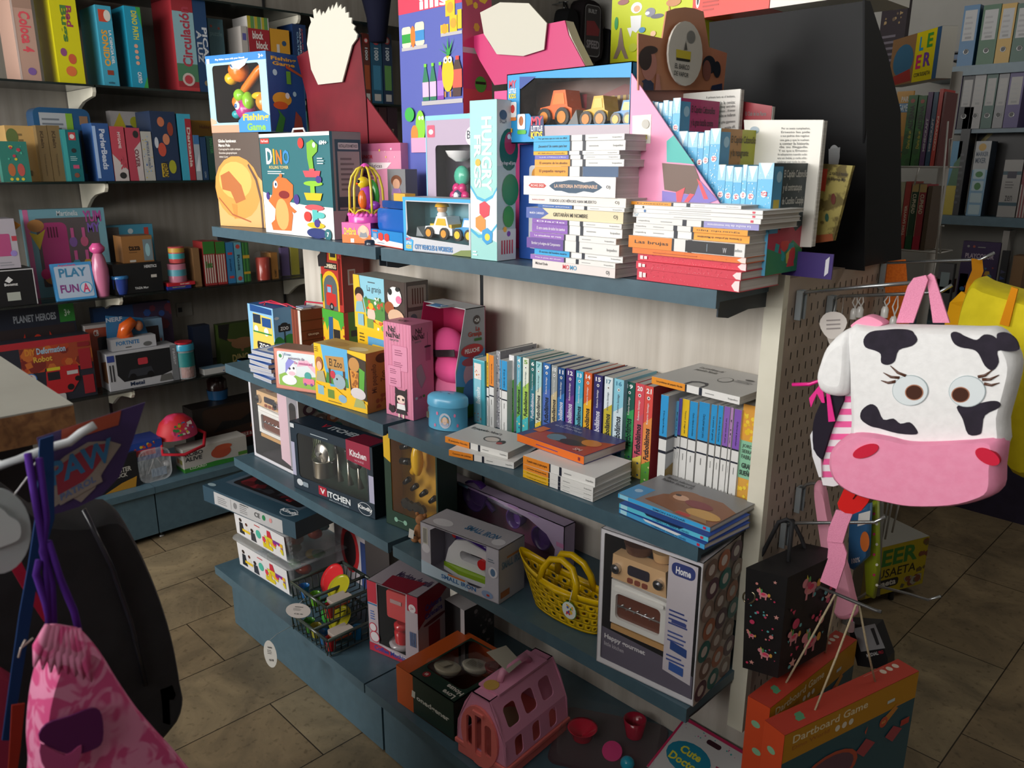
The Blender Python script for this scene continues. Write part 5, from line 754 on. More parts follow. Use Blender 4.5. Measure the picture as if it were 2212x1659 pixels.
lr = [(1429, 1446, 852, 'azure paperback with a black ring printed round its spine', '2f9ad8', 'El libro Segundo Manuelita'), (1453, 1463, 865, 'thin sky-blue paperback right of the ringed book', '46a4dc', 'Azul'), (1463, 1468, 866, 'very thin light blue paperback in the small row', '5ab0e0', 'Mar'), (1468, 1475, 860, 'thin indigo-spined paperback in the small row', '5a4ea8', 'Los chicos y el pequeño negro'), (1476, 1491, 861, 'yellow-spined paperback in the small row', 'e8c01e', 'Yasunari, el mago pez'), (1492, 1509, 866, 'azure paperback right of the yellow one', '2a96d4', 'Charly y fábrica de chocolate'), (1512, 1535, 867, 'thickest azure paperback of the small row', '2a92d0', 'Charlie primer castor y otros'), (1538, 1551, 873, 'azure paperback right of the thickest one', '2a96d4', 'La pelota del genial'), (1553, 1564, 875, 'thin azure paperback left of the purple ones', '2a96d4', 'El robo de las tres Lunas'), (1566, 1579, 877, 'purple-spined paperback in the small row', '8a60b8', 'Las pompas del pato'), (1580, 1586, 880, 'thin pink-lilac spined paperback in the small row', 'b88ac0', 'Lila'), (1588, 1604, 883, 'purple-spined paperback, last before the ornamental yellow book', '8458b8', 'Guillermo el explorador')]
for i, (x0, x1, yt, lab, c, t) in enumerate(lr):
    up_row([(lab, x0, x1, yt, 1.425 if i else 1.395, .12, w_, lq(c, t) if i else [('r', 0, 0, 1, 1, w_), ('r', 0, 0, .43, 1, c), ('r', .43, 0, .46, 1, NAV), ('r', .58, 0, .61, 1, NAV), ('t', t, .16, .36, .4, .6, '10242e'), ('t', 'loqueleo', .86, .34, .95, .62, '5a5a5a')], {'cc': 'd8d8d6' if i else 'b8bcc0', 'cover': () if i else [('p', [(.43, 0), (.43, .3), (.48, .42), (.56, .42), (.61, .3), (.61, 0), (.585, 0), (.585, .28), (.55, .36), (.49, .36), (.455, .28), (.455, 0)], NAV), ('p', [(.78, 0), (.72, .3), (.8, .6), (.75, 1), (1, 1), (1, 0)], '8a7030')]})], 0, 'paperbacks in the small row at the right')
up_row([('wide ornamental yellow and mint hardback at the right end of the row', 1607, 1655, 872, 1.43, .12, 'dca446', [('r', .34, 0, .7, 1, '8cc4a4'), ('r', 0, 0, .33, 1, 'e0a040'), ('d', .02, .1, .32, .95, 16, ('f0d040', 'e8c02c'), 2, .02), ('d', .72, .05, 1, .95, 20, ('f0d040', 'e8c02c'), 3, .02), ('t', 'JORDI', .37, .15, .41, .9, '4a5a50', 90), ('t', 'SIERRA I', .42, .15, .455, .95, '4a5a50', 90), ('t', 'FABRA', .47, .15, .51, .9, '4a5a50', 90), ('t', 'GRAN', .55, .2, .6, .95, '3a4a44', 90, 1), ('t', 'SUEÑO', .61, .1, .67, .98, '3a4a44', 90, 1)], {'cc': 'c8c4ba'})], 0)
# book lying on the row
nb = at(1407, 842, 1, 1.385); zn = at(1470, 862, 1, 1.34).z+.004
def lq_l(c, title, n=.4): return loq(c, title, n)
zn = max(zn, at(1413, 832, 1, 1.39).z+.002)
book('white comic-line paperback lying across the top of the standing books', Vector((nb.x, 1.385, zn)), -.03, at(1600, 884, 1, 1.385).x-nb.x, .18, .016, w_, loq('eb962c', 'Los problemas del pequeño Nicolás', .4, .14), cc='cfcecb', cover=[('t', 'Los problemas del\npequeño Nicolás', .12, .62, .4, .85, '3c3c3c'), ('p', [(.38, .0), (.38, .16), (.44, .22), (.54, .22), (.58, .14), (.58, 0), (.56, 0), (.56, .12), (.52, .17), (.45, .17), (.41, .12), (.41, 0)], NAV), ('e', .58, .5, .07, .12, '4a4a4a'), ('e', .58, .5, .062, .105, 'cfcecb'), ('l', .66, .5, .9, .62, 3, '6a6a6a'), ('e', .76, .68, .05, .03, '3a3a3a')], name='paperback')
# lying books at the front edge
def lie(label, A, B, z, T, D, col, sp, cov=(), cc=None, dz=0, rz=None, name='paperback', L=None, group=None, back=None):
    a, r_, w, _ = setup(A, B, z-dz if dz else z); a.z = z
    book(label, a, r_ if rz is None else rz, L or w, D, T-.0005, col, sp, cover=cov, cc=cc, name=name, group=group, back=back); return z+T
z = lie('white-backed paperback under the boy-cartoon book at the shelf edge', (970, 984), (1110, 1013), Z2, .0165, .125, w_, loq('ee8f2c', 'Cuentos de policías', .38))
lie('white paperback with a cartoon boy cover on the pair at the shelf edge', (962, 955), (1098, 992), z, .017, .127, w_, loq('ee8f2c', 'El pequeño Nicolás', .4), cc='cbcac8', cov=[('t', 'El pequeño Nicolás', .06, .66, .55, .8, '3c3c3c', 0, 1), ('e', .55, .42, .12, .16, '555555'), ('e', .56, .4, .1, .12, 'd2c8c0'), ('e', .72, .36, .05, .12, '222222'), ('e', .72, .3, .04, .06, 'b03030')], L=.2)
z = Z2
for lab, c, T, n, ti in (('yellow paperback at the bottom of the five-book pile under the orange hardback', 'efb81c', .0095, .38, 'La mamá que guía muchas prácticas'), ('yellow paperback second from the bottom of the pile under the orange hardback', 'efb81c', .0095, .38, 'El burro de la mamá y otros poemas'), ('thinner orange-spined paperback in the pile under the orange hardback', 'ee8f2c', .014, .38, 'Los hermanos del pequeño Nicolás'), ('thicker orange-spined paperback right below the orange hardback', 'ee8f2c', .0205, .38, 'El pequeño vampiro y la gran pregunta')):
    A, B = ((1130, 1030), (1297, 1085)); z = lie(lab, A, B, z, T, .14, w_, loq(c, ti, n), dz=z-Z2, L=.205, rz=.03+.03*(T > .02))
lie('orange hardback with an adventurers picture on top of the five-book pile', (1117, 953), (1275, 1015), z, .021, .15, 'ee7420', [('l', .3, .35, .8, .6, 1, '5a3a8a'), ('r', .92, .3, .95, .7, '8a2a3a')], [('r', 0, 0, 1, 1, '3c3f80'), ('p', [(.1, 0), (1, 0), (1, .75), (.7, .55), (.4, .5), (.12, .4)], 'b8442e'), ('e', .55, .4, .28, .22, '5a3a2a'), ('e', .4, .32, .12, .14, '6a8a9a'), ('e', .62, .3, .14, .12, '3a2a1e'), ('e', .8, .5, .12, .14, 'd88a3a'), ('r', .04, .3, .16, .55, 'e0742c'), ('t', 'Jack Mullet\nen los Siete Mares', .1, .72, .5, .9, 'b8bcd8'), ('t', 'SM', .78, .08, .88, .18, 'e8c0b8', 0, 1)], cc='3c3f80', L=.215, rz=-.02)
z = Z2
for i, (lab, c, c2) in enumerate((('sky-blue picture book at the bottom of the corner trio', '4aa4d8', 'e0e4ea'), ('turquoise picture book in the middle of the corner trio', '5cc4dc', '1a2a4a'))):
    z = lie(lab, (1337, 1108), (1503, 1178), z, .0115, .15, c, [('r', .02, .1, .1, .9, 'a8dcec'), ('p', [(.3, 1), (.75, 1), (.7, .5), (.33, .6)], c2), ('t', 'COMPRO LA TIERRA AL REVÉS', .4, .2, .8, .6, '1f5a86'), ('r', .92, .25, .95, .75, 'c8304a')], dz=z-Z2, L=.215, rz=-.07+.05*i, cc='2a4a9a', group=None)
lie('grey picture book with a sleeping bear cover on top of the corner trio', (1335, 1075), (1516, 1143), z, .011, .165, '3fa8dc', [('t', 'SIMÓN HOZNAR', .4, .2, .75, .7, '1f3a56'), ('r', .02, .1, .12, .9, '8cd0e8'), ('r', .93, .25, .96, .75, 'c8304a')], [('r', 0, 0, 1, 1, '8a8a8c'), ('r', 0, 0, .2, .42, '4a9cd0'), ('o', .1, .25, .04, 'a8d0ea'), ('p', [(.25, .1), (.9, 0), (1, 0), (1, .55), (.8, .7), (.5, .68), (.4, .5), (.3, .4)], '8c5a3a'), ('e', .5, .5, .16, .2, '94603c'), ('e', .47, .45, .08, .08, 'd8a888'), ('e', .42, .5, .03, .03, '3a2018'), ('e', .68, .42, .14, .1, '8a3a3a'), ('e', .82, .22, .17, .12, 'd0a052'), ('t', 'Simón adacucuá\nPalabra Santa y Pi', .08, .74, .42, .92, '2a2a2e'), ('p', [(.6, .02), (.95, .02), (.9, .12), (.62, .12)], 'a07848'), ('R', .62, .02, .76, .1, 'c03a30', .02)], cc='8a8a8c', L=.225, rz=-.02)
# ================= third shelf =================
Z3 = S3+E_; Z0 = S0+E_
def holed(mb, outer, holes, n0, n1, c, k='g', ax='y'):
    def V(p, n): return {'y': (p[0], n, p[1]), 'z': (p[0], p[1], n), 'x': (n, p[0], p[1])}[ax]
    L_ = [outer]+holes; al = [p for l in L_ for p in l]; tri = tessellate_polygon([[Vector((p[0], p[1], 0)) for p in l] for l in L_])
    mb.add([V(p, n0) for p in al], tri, c, k); mb.add([V(p, n1) for p in al], [t[::-1] for t in tri], c, k)
    for q in L_: n = len(q); mb.add([V(p, n0) for p in q]+[V(p, n1) for p in q], [(i, (i+1) % n, n+(i+1) % n, n+i) for i in range(n)], c, k)
def disc(mb, cx, cz, r, y0, y1, c, k='g', n=18): mb.prism([(cx+r*math.cos(i*2*PI/n), cz+r*math.sin(i*2*PI/n)) for i in range(n)], y0, y1, c, k)
pat = [('r', 0, 0, 1, 1, 'b4a89e')]+[a for j in range(7) for i in range(3) for a in (('e', .17+.33*i+.08*(j % 2), .07+.143*j, .16, .07, ('5a3a48', '7a6258', '1f6a66', 'a8674a', '8a7268')[(i*2+j) % 5]), ('e', .17+.33*i+.08*(j % 2), .07+.143*j, .08, .035, 'cfc6c0'))]
def oven_box(label, A, B, d, top=None, h=None, arch=False):
    a, rz, w, hh = setup(A, B, Z3, top); h = min(h or hh, .325)
    win = (.04, .04, .985, .975)
    root, w, h, z = wbox('oven_toy_box', label, 'toy box', None, None, 0, None, d, 'd8d6dc', win, '4a444c', geo=(a, rz, w, h), s=pat, sc_='b4a89e', R=.004, depth=.92, inart=[('r', 0, 0, 1, .26, '57505c')])
    m = MB(); x0, x1 = w*.1, w*(.6 if arch else .66); y0 = .012
    m.prism([(x0, h*.3), (x1, h*.3), (x1, h*.66), (x0, h*.66)], y0+.01, d*.85, 'dcdad8', 'g'); m.box((x0, y0+.004, h*.26), (x1, d*.85, h*.3), 'c89a62', 'g'); m.build('toy_oven', root)
    m = MB(); holed(m, [(x0, h*.32), (x1, h*.32), (x1, h*.62), (x0, h*.64)], [rrect(x0+w*.05, h*.36, x1-w*.05, h*.55, .01)], y0, y0+.008, 'e4e3e0'); m.prism(rrect(x0+w*.03, h*.575, x1-w*.01, h*.6, .004), y0-.006, y0, 'ecebe8', 'g'); m.build('oven_door', root)
    m = MB(); m.box((x0+w*.05, y0+.0085, h*.36), (x1-w*.05, y0+.0095, h*.55), '6a3c2e', 'g')
    for q in range(5): m.tube([(x0+w*(.07+.08*q), y0+.006, h*.44), (x0+w*(.12+.08*q), y0+.006, h*.47)], .0018, 'c8c8cc', 's', 6)
    m.tube([(x0+w*.06, y0+.006, h*.45), (x1-w*.06, y0+.006, h*.45)], .002, 'c8c8cc', 's', 6); m.build('oven_rack', root)
    m = MB(); m.prism([(x0, h*.655), (x1, h*.655), (x1-w*.02, h*.83), (x0+w*.01, h*.83)], y0-.002, y0+.03, 'd9b184', 'g'); m.prism(rrect(x0+w*.17, h*.72, x0+w*.39, h*.79, .006), y0-.004, y0, '2e2a36', 'g')
    for q in (.17, .245, .32): m.prism(rrect(x0+w*q, h*.665, x0+w*(q+.055), h*.7, .003), y0-.004, y0, '8a4a3a', 'g')
    for q in (x0+w*.06, x1-w*.07): disc(m, q, h*.74, w*.045, y0-.012, y0, 'c8c8cc', 's'); disc(m, q, h*.74, w*.02, y0-.016, y0, 'a8a8ac', 's')
    m.build('control_panel', root)
    m = MB(); m.lathe([(.028, 0), (.034, .02), (.034, .022)], '5a3a2e', 'g', 20, (x0+w*.18, .05, h*.84)); m.lathe([(.02, 0), (.024, .02)], 'd0a878', 'g', 20, (x0+w*.42, .05, h*.84)); m.build('toy_pan', root)
    m = MB(); F = Face(m, (0, .004, 0), (1, 0, 0), (0, 0, 1), w, h)
    if arch:
        m.prism([(x1-w*.02, h*.12), (x1+w*.16, h*.08), (x1+w*.16, h*.93), (x1-w*.02, h*.93)], .0035, .0045, 'd8b8c4'); F.draw([('r', x1/w-.01, .55, x1/w+.14, .58, 'c8a0b0')])
        holed(m, [(x1+w*.16, h*.05), (w*.98, h*.05), (w*.98, h*.95), (x1+w*.16, h*.95)], [[(x1+w*.2, h*.15), (w*.93, h*.1)]+[(w*.865+w*.065*math.cos(t), h*.8+h*.05*math.sin(t)) for t in [i*PI/6 for i in range(7)]]], .0035, .0045, '8f8c94', 'p'); m.ball((w*.88, .03, h*.6), (w*.05, .02, h*.12), 'c03028')
    else:
        F.draw([('p', [(.03, .03), (.97, .03), (.97, .2), (.66, .25), (.03, .28)], '5d5768'), ('t', 'Happy gourmet', .07, .19, .5, .235, 'd6d4d8', 0, 1), ('t', 'little kitchen', .07, .145, .28, .175, 'b8b4bc'), ('p', [(.68, .16), (.95, .13), (.95, .955), (.68, .965)], 'c9c2ca'), ('R', .71, .85, .93, .94, '2a3a7c', .05), ('t', 'Home', .75, .865, .89, .915, 'f0f0f4', 0, 1), ('l', .71, .5, .93, .62, 4, '3c4a8a'), ('r', .74, .52, .88, .545, '3c4a8a'), ('l', .71, .38, .93, .47, 3, '4a5a9a'), ('p', [(.74, .33), (.9, .31), (.9, .37), (.74, .39)], '3a5aa0'), ('l', .71, .24, .93, .3, 2, '4a5a9a'), ('p', [(.74, .18), (.88, .17), (.88, .23), (.74, .24)], '3a5aa0')])
    m.build('inner_card', root); return root
oven_box('white-framed window carton with a toy oven, left end of the third shelf', (550, 983), (655, 1036), .16, h=.315, arch=True)
oven_box('large window carton with a beige toy oven, right end of the third shelf', (1288, 1427), (1497, 1527), .163, top=(1300, 1140))
# kitchenware window box
root, w, h, z = wbox('cookware_toy_box', 'dark blue window carton with metal toy pots and a red square label', 'toy box', (636, 1052), (811, 1123), Z3, (633.7, 909), .085, '1e2e3c', (.08, .2, .93, .86), '23382c', s=[], sc_='141c26', tc='1c2a38', R=.014, depth=.9,
    f=[('r', 0, .2, .045, .7, 'b0afc8'), ('r', .945, .22, 1, .6, 'b0afc8'), ('p', [(.7, 1), (.97, 1), (.97, .68), (.7, .72)], '9a2240'), ('t', 'Kitchen', .74, .79, .93, .88, 'e8e0e4', 0, 1), ('t', 'WARE', .79, .73, .9, .76, 'c89aa8'), ('r', .33, .05, .43, .18, 'b02338'), ('t', 'V', .35, .07, .41, .15, 'f0f0f0', 0, 1), ('t', 'ITCHEN', .44, .06, .72, .15, 'e8ecee', 0, 1), ('t', 'SIMULATION SERIES', .46, .02, .7, .04, 'a8b4bc'), ('e', .89, .1, .08, .09, 'c8ced4'), ('e', .89, .1, .075, .082, '1e2e3c'), ('t', 'Kindly', .81, .07, .975, .14, 'f0f0f0', 0, 1), ('e', .09, .12, .04, .05, 'c8ced4'), ('R', .13, .08, .2, .15, '8a98a4', .01), ('l', .27, .9, .6, .93, 1, 'a8b4bc'), ('r', .01, .92, .06, .98, 'd0d4d8')],
    t=[('t', 'V', .3, .3, .37, .65, 'b02338', 0, 1), ('t', 'ITCHEN', .4, .3, .76, .65, 'b8c0c6', 0, 1), ('p', [(.7, 0), (.97, 0), (.97, .8), (.72, .8)], '7a1c34')])
m = MB(); m.lathe([(.035, 0), (.036, .055), (.038, .058), (.034, .056), (.033, .004)], 'c9c3b4', 's', 24, (w*.27, .045, h*.24)); m.tube([(w*.36, .04, h*.48), (w*.44, .03, h*.52)], .003, '2a2a2a'); m.build('toy_pot', root)
m = MB(); m.X = Matrix.Translation((w*.32, .02, h*.62)) @ Matrix.Rotation(PI/2, 4, 'X'); m.lathe([(.002, .006), (.03, .002), (.034, -.004)], 'd8d4cc', 's', 24); m.lathe([(.005, .004), (.008, .014)], 'c8c8c8', 's', 10); m.build('toy_lid', root)
m = MB()
for q, c in ((.5, 'c9c3b4'), (.62, 'c9c3b4'), (.74, 'b8b2a4'), (.85, 'a8a29a')): m.tube([(w*q, .03, h*.7), (w*(q+.02), .025, h*.45), (w*(q+.04), .025, h*.3)], [.003, .004, .011], c, 's'); m.tube([(w*q-.01, .03, h*.8), (w*q, .03, h*.68)], .005, '222222')
m.ball((w*.7, .03, h*.62), (.035, .01, .02), '3a3a3c', 's'); m.build('toy_utensils', root)
m = MB()
for i in range(5): m.tube([(w*(.1+.02*i), .06, h*.85), (w*(.12+.025*i), .055, h*.6), (w*(.09+.01*i), .05, h*.4)], .002, '6a7a4a')
m.build('toy_greens', root)
# tool set
root, w, h, z = wbox('tool_toy_box', 'yellow and dark green window carton with toy tools and a yellow drill', 'toy box', (835, 1129), (948, 1176), Z3, None, .08, '1e3a2c', (.13, .16, .97, .98), 'c8962a', h=.31, f=[('p', [(0, 1), (.13, 1), (.13, .66), (0, .7)], 'e0b21e'), ('o', .2, .08, .035, '8ab8a0'), ('o', .38, .08, .035, '8ab8a0'), ('r', .2, .078, .38, .084, '8ab8a0')], R=.004, sc_='1e3a2c', tc='e0b21e')
m = MB(); m.ball((w*.5, .03, h*.72), (.02, .018, .05), 'e8b41a'); m.tube([(w*.5, .03, h*.68), (w*.42, .03, h*.58)], .012, 'e0a81a'); m.build('toy_drill', root)
m = MB()
for q, zz in ((.24, .44), (.38, .4), (.55, .37), (.72, .34)): m.tube([(w*q, .03, h*zz), (w*(q+.1), .03, h*(zz+.06))], [.007, .009], '16181a'); m.ball((w*q, .03, h*zz), .004, 'c8c8c8', 's')
for q in (.28, .5): disc(m, w*q, h*.24, .017, .02, .03, '141414', 'g', 8); disc(m, w*q+.02, h*.23, .016, .02, .03, '141414', 'g', 8)
m.tube([(w*.2, .03, h*.8), (w*.36, .03, h*.84)], .008, '1a1a1a'); m.tube([(w*.2, .03, h*.66), (w*.36, .03, h*.68)], .011, '1a1a1a'); m.build('toy_tools', root)
# small teddy keyring
p = P((908, 1172), S3); root = thing('teddy_keyring', 'small brown plush bear with a white tag beside the iron carton', 'plush toy', (p.x, p.y, Z3), .4); FUR = noisy('tan_fur', '8a5a34', '9c6a40', 80, .9, .3); m = MB()
m.ball((0, 0, .035), (.018, .016, .024), FUR); m.ball((.006, 0, .072), (.018, .016, .017), FUR); m.ball((-.008, 0, .088), (.006, .004, .006), FUR); m.ball((.018, 0, .088), (.006, .004, .006), FUR); m.ball((-.012, -.008, .01), (.013, .01, .009), FUR); m.ball((.012, -.008, .01), (.013, .01, .009), FUR); m.build('plush_body', root)
m = MB(); m.prism([(-.026, .022), (-.01, .018), (-.006, .045), (-.022, .05)], -.023, -.0225, 'd8d4cc'); m.build('tag', root)
# purple kitchen set
b = P((1217, 1234), S3); a = at(945, 1150, 1, b.y); a.z = Z3; w_2 = b.x-a.x
root, w, h, z = wbox('cookware_toy_box', 'lilac tiled window carton with purple toy pots behind the iron carton', 'toy box', None, None, 0, None, .045, 'b8a4c4', [(.14, .05), (.93, .05), (.94, .4), (.88, .66), (.75, .84), (.5, .93), (.16, .96), (.14, .9)], '5c2444', geo=(a, 0, w_2, at(943, 1021, 1, b.y).z-Z3), f=[('r', 0, .3, .13, .62, '3f93c4'), ('t', 'Ju', .02, .38, .11, .5, 'f0f0f4'), ('l', .02, .7, .12, .9, 4, '6a5a9a'), ('r', .2, .93, .28, 1, '8ab0cc'), ('r', .6, .93, .68, 1, 'c08ab4'), ('r', .95, .2, 1, .3, '8ab0cc'), ('r', .95, .5, 1, .6, 'c884b0'), ('h', .3, .95, .9, 1, 4, 'a888b8')], depth=.93)
m = MB(); pc = '54307c'
for cx, cz, r in ((.3, .75, .05), (.62, .62, .03), (.82, .45, .036)): m.X = Matrix.Translation((w*cx, .03, h*cz)) @ Matrix.Rotation(PI/2, 4, 'X'); m.lathe([(r*.85, -.01), (r, .02), (r*.9, .02), (r*.75, .0)], pc, 'g', 22)
m.X = Matrix.Identity(4); m.tube([(w*.42, .02, h*.85), (w*.68, .02, h*.8)], .011, '8a8498'); m.tube([(w*.38, .025, h*.7), (w*.45, .02, h*.55)], .008, pc); m.build('toy_pots', root)
# small iron box
root, w, h, z = wbox('iron_toy_box', 'white open-window carton with a purple-handled toy iron', 'toy box', (911, 1236), (1078, 1306), Z3, (909, 1126), .105, 'c3c0cc', [(.13, .2), (.6, .18), (.62, .13), (.74, .13), (.83, .22), (.85, .98), (.2, .98), (.13, .9)], 'aaa6b6', sc_='a8a6ae', tc='b4b0b8', filmed=False, f=[('p', [(0, 0), (.62, 0), (.6, .16), (.3, .2), (0, .26)], 'c2d8ea'), ('t', 'SMALL IRON', .27, .055, .72, .14, '2a6aa8', 0, 1), ('r', .36, .155, .58, .19, 'd8782c'), ('e', .07, .52, .055, .09, 'e4e2ea'), ('r', .03, .6, .1, .92, 'd2cec4'), ('h', .04, .62, .09, .9, 5, '4a4a4a'), ('e', .86, .1, .07, .07, '8aa0c8'), ('e', .87, .09, .02, .02, 'c0392e'), ('e', .93, .55, .055, .1, 'e4e2ea'), ('e', .93, .55, .03, .07, '5a7aa0'), ('l', .87, .72, .97, .8, 2, '6a7a8a')],
    s=[('t', 'SMALL IRON', .1, .6, .95, .74, '5a7a9a', 0, 1), ('r', .3, .76, .8, .8, 'b0784a'), ('r', .05, .08, .4, .2, 'a0623a')], t=[('t', 'SMALL IRON', .45, .35, .85, .6, '3f6f98', 0, 1), ('e', .2, .3, .12, .18, 'd8d6dc'), ('e', .9, .3, .07, .16, 'd8d6dc')], inart=[('p', [(.2, .6), (.26, .85), (.28, .6)], '5a5668'), ('r', .16, .4, .21, .56, '5a5668'), ('e', .45, .85, .05, .02, '5a5668')])
m = MB(); sole = [(w*.2, .03), (w*.45, .015), (w*.9, .02), (w*.93, .06), (w*.45, .08)]; m.prism(sole, h*.1, h*.18, 'dcdce2', 'g', 'z'); m.prism([(x*.98+.002, y) for x, y in sole], h*.18, h*.26, '8fb52a', 'g', 'z'); m.build('iron_base', root)
m = MB(); prof = [(w*.22, h*.27), (w*.9, h*.27), (w*.9, h*.6), (w*.8, h*.72), (w*.5, h*.82), (w*.36, h*.75), (w*.27, h*.55)]
holed(m, prof, [rrect(w*.42, h*.42, w*.74, h*.6, .012)], .03, .065, 'e6e6ec'); m.build('iron_body', root, bev=.004)
m = MB(); m.tube([(w*.34, .047, h*.8), (w*.45, .047, h*.86), (w*.65, .047, h*.78), (w*.82, .047, h*.7)], .013, '4a2a8c'); m.build('iron_handle', root)
m = MB(); disc(m, w*.72, h*.5, .014, .022, .03, 'd0282c'); m.ball((w*.33, .04, h*.82), (.01, .008, .01), 'd0282c'); m.build('iron_button', root)
# yellow basket with round holes
p = P((1205, 1350), S3); root = thing('toy_basket', 'yellow plastic toy shopping basket with round holes and a hanging tag', 'basket', (p.x-.006, p.y+.035, Z3), .0); YE = noisy('yellow_plastic', 'd8b000', 'e0b808', 5, .25)
def bk(t, v):   # t around, v height 0..1
    sx = .10+.046*v; sy = .026+.012*v; e = abs(math.cos(t)); hgt = .10+(.03 if math.cos(t) < 0 else .01)*e**3
    return Vector((sx*math.cos(t)*(1+.08*e*v), sy*math.sin(t), .002+hgt*v))
m = MB(); m.smooth = True; NA = 24
for j in range(4):
    v0, v1 = .06+.1875*j, .06+.1875*(j+1)
    for i in range(NA):
        t0 = (i+.5*(j % 2))*2*PI/NA; t1 = t0+2*PI/NA; q = [(t0, v0), (t0+(t1-t0)/2, v0), (t1, v0), (t1, (v0+v1)/2), (t1, v1), (t0+(t1-t0)/2, v1), (t0, v1), (t0, (v0+v1)/2)]
        cx, cv = (t0+t1)/2, (v0+v1)/2; ins = [(cx+.2*(t1-t0)*math.cos(a), cv+.23*(v1-v0)*math.sin(a)) for a in [(-3+k)*PI/4 for k in range(8)]]
        m.add([bk(*u) for u in q]+[bk(*u) for u in ins], [(k, (k+1) % 8, 8+(k+1) % 8, 8+k) for k in range(8)], YE)
N2 = 44; t_ = [i*2*PI/N2 for i in range(N2)]
m.add([bk(t, 0) for t in t_]+[bk(t, .06) for t in t_], [(i, (i+1) % N2, N2+(i+1) % N2, N2+i) for i in range(N2)]+[tuple(range(N2))[::-1]], YE)
m.add([bk(t, .81) for t in t_]+[bk(t, 1) for t in t_], [(i, (i+1) % N2, N2+(i+1) % N2, N2+i) for i in range(N2)], YE); o = m.build('basket_body', root); sd = o.modifiers.new('s', 'SOLIDIFY'); sd.thickness = .0022
for s_ in (-1, 1):
    m = MB(); m.tube([(-.058, s_*.034, .088), (-.052, s_*.026, .125), (-.034, s_*.02, .152), (0, s_*.018, .162), (.034, s_*.02, .152), (.052, s_*.026, .125), (.058, s_*.034, .088)], .0085, YE, n=10); m.tube([(-.052, s_*.036, .094), (0, s_*.038, .088), (.052, s_*.036, .094)], .006, YE); m.build('handle', root)
m = MB(); disc(m, .05, .062, .021, -.047, -.0462, 'e4e8e4'); disc(m, .05, .062, .0225, -.0461, -.0456, '3f8a3a'); F = Face(m, (.029, -.0471, .041), (1, 0, 0), (0, 0, 1), .042, .042); F.draw([('d', .2, .2, .8, .85, 14, ('2a9a4a', '3a5ac0', 'd8384a', 'e8b83a'), 2, .08)]); m.tube([(.05, -.047, .083), (.052, -.045, .095), (.048, -.034, .11)], .0007, 'e8e8e8'); m.build('tag', root)
m = MB(); m.ball((-.02, .0, .028), .022, '1f8a2e'); m.ball((.035, .0, .026), .02, 'd8862a'); m.build('play_food', root)
p = P((1290, 1285), S3); root = thing('toy_doll', 'teal-dressed doll half hidden behind the toy basket', 'toy', (p.x, p.y+.1, Z3)); m = MB(); m.lathe([(.035, 0), (.03, .05), (.018, .08)], '2f6f74', 'g', 16); m.build('dress', root); m = MB(); m.ball((0, 0, .10), (.026, .024, .028), '3a1e18'); m.build('head', root)
# ================= base shelf =================
def tub(name, label, loc, rz, w, d, h, fill):
    root = thing(name, label, 'storage box', loc, rz, 'labelled clear play-food boxes'); m = MB(); r = .02
    lo, hi = rrect(.012, .012, w-.012, d-.012, r), rrect(0, 0, w, d, r+.004); n = len(lo)
    m.add([(x, y, 0) for x, y in lo]+[(x, y, h-.012) for x, y in hi], [(i, (i+1) % n, n+(i+1) % n, n+i) for i in range(n)]+[tuple(range(n))[::-1]], POLY, smooth=False); m.build('tub', root)
    m = MB(); rim = rrect(-.012, -.012, w+.012, d+.012, r+.01); m.prism(rim, h-.012, h-.007, POLY, ax='z'); m.build('lid', root)
    m = MB(); F = Face(m, (.02, -.0008+.004, .012), (1, 0, 0), (0, -.06, 1), w-.04, h-.034); F.draw([('r', 0, 0, 1, 1, 'd9d8da'), ('e', .12, .7, .03, .08, '2a1c18'), ('p', [(.07, .1), (.18, .1), (.16, .6), (.09, .6)], '20242c'), ('e', .24, .62, .025, .07, '5a3020'), ('p', [(.2, .2), (.28, .2), (.27, .52), (.21, .52)], 'd8d4cc'), ('e', .35, .5, .03, .08, '2a1c18'), ('p', [(.31, .05), (.42, .05), (.4, .42), (.32, .42)], '33343c'), ('r', .14, .25, .3, .36, 'e0bc20'), ('o', .48, .5, .05, '4ab09a'), ('l', .42, .8, .58, .9, 1, 'c03a3a'), ('p', [(.66, .6), (.76, .6), (.73, .9), (.67, .9)], 'c02a3a'), ('d', .56, .08, .95, .62, 22, ('d8c21e', '7a2a8a', 'd83a4a', 'c8d03a', 'e0b020'), 3, .04)]); m.build('label', root)
    m = MB()
    rn = random.Random(len(label))
    for i in range(16): m.ball((rn.uniform(.05, w-.05), rn.uniform(.05, d-.05), rn.uniform(.03, h-.045)), (rn.uniform(.02, .035), rn.uniform(.02, .03), rn.uniform(.015, .022)), rn.choice(fill), n=10, m=6)
    m.build('play_food', root); return h
a, rz, w, _ = setup((512, 1221.5), (632, 1297), Z0); H1 = hz(a, (497, 1154))
fill = ('b8482a', '1f6a6a', 'd8b020', '3a7a2a', '9a2a2a')
tub('storage_box', 'lower of two clear plastic play-food boxes with a printed label', a, rz, w, .25, H1, fill)
tub('storage_box', 'upper of two clear plastic play-food boxes under the flat dark carton', a+Vector((0, .0, H1+.001)), rz, w, .25, H1*.98, fill)
zt = Z0+H1*2+.003
a, rz, w, hh = setup((441, 1081), (640, 1165), zt, (440, 1048))
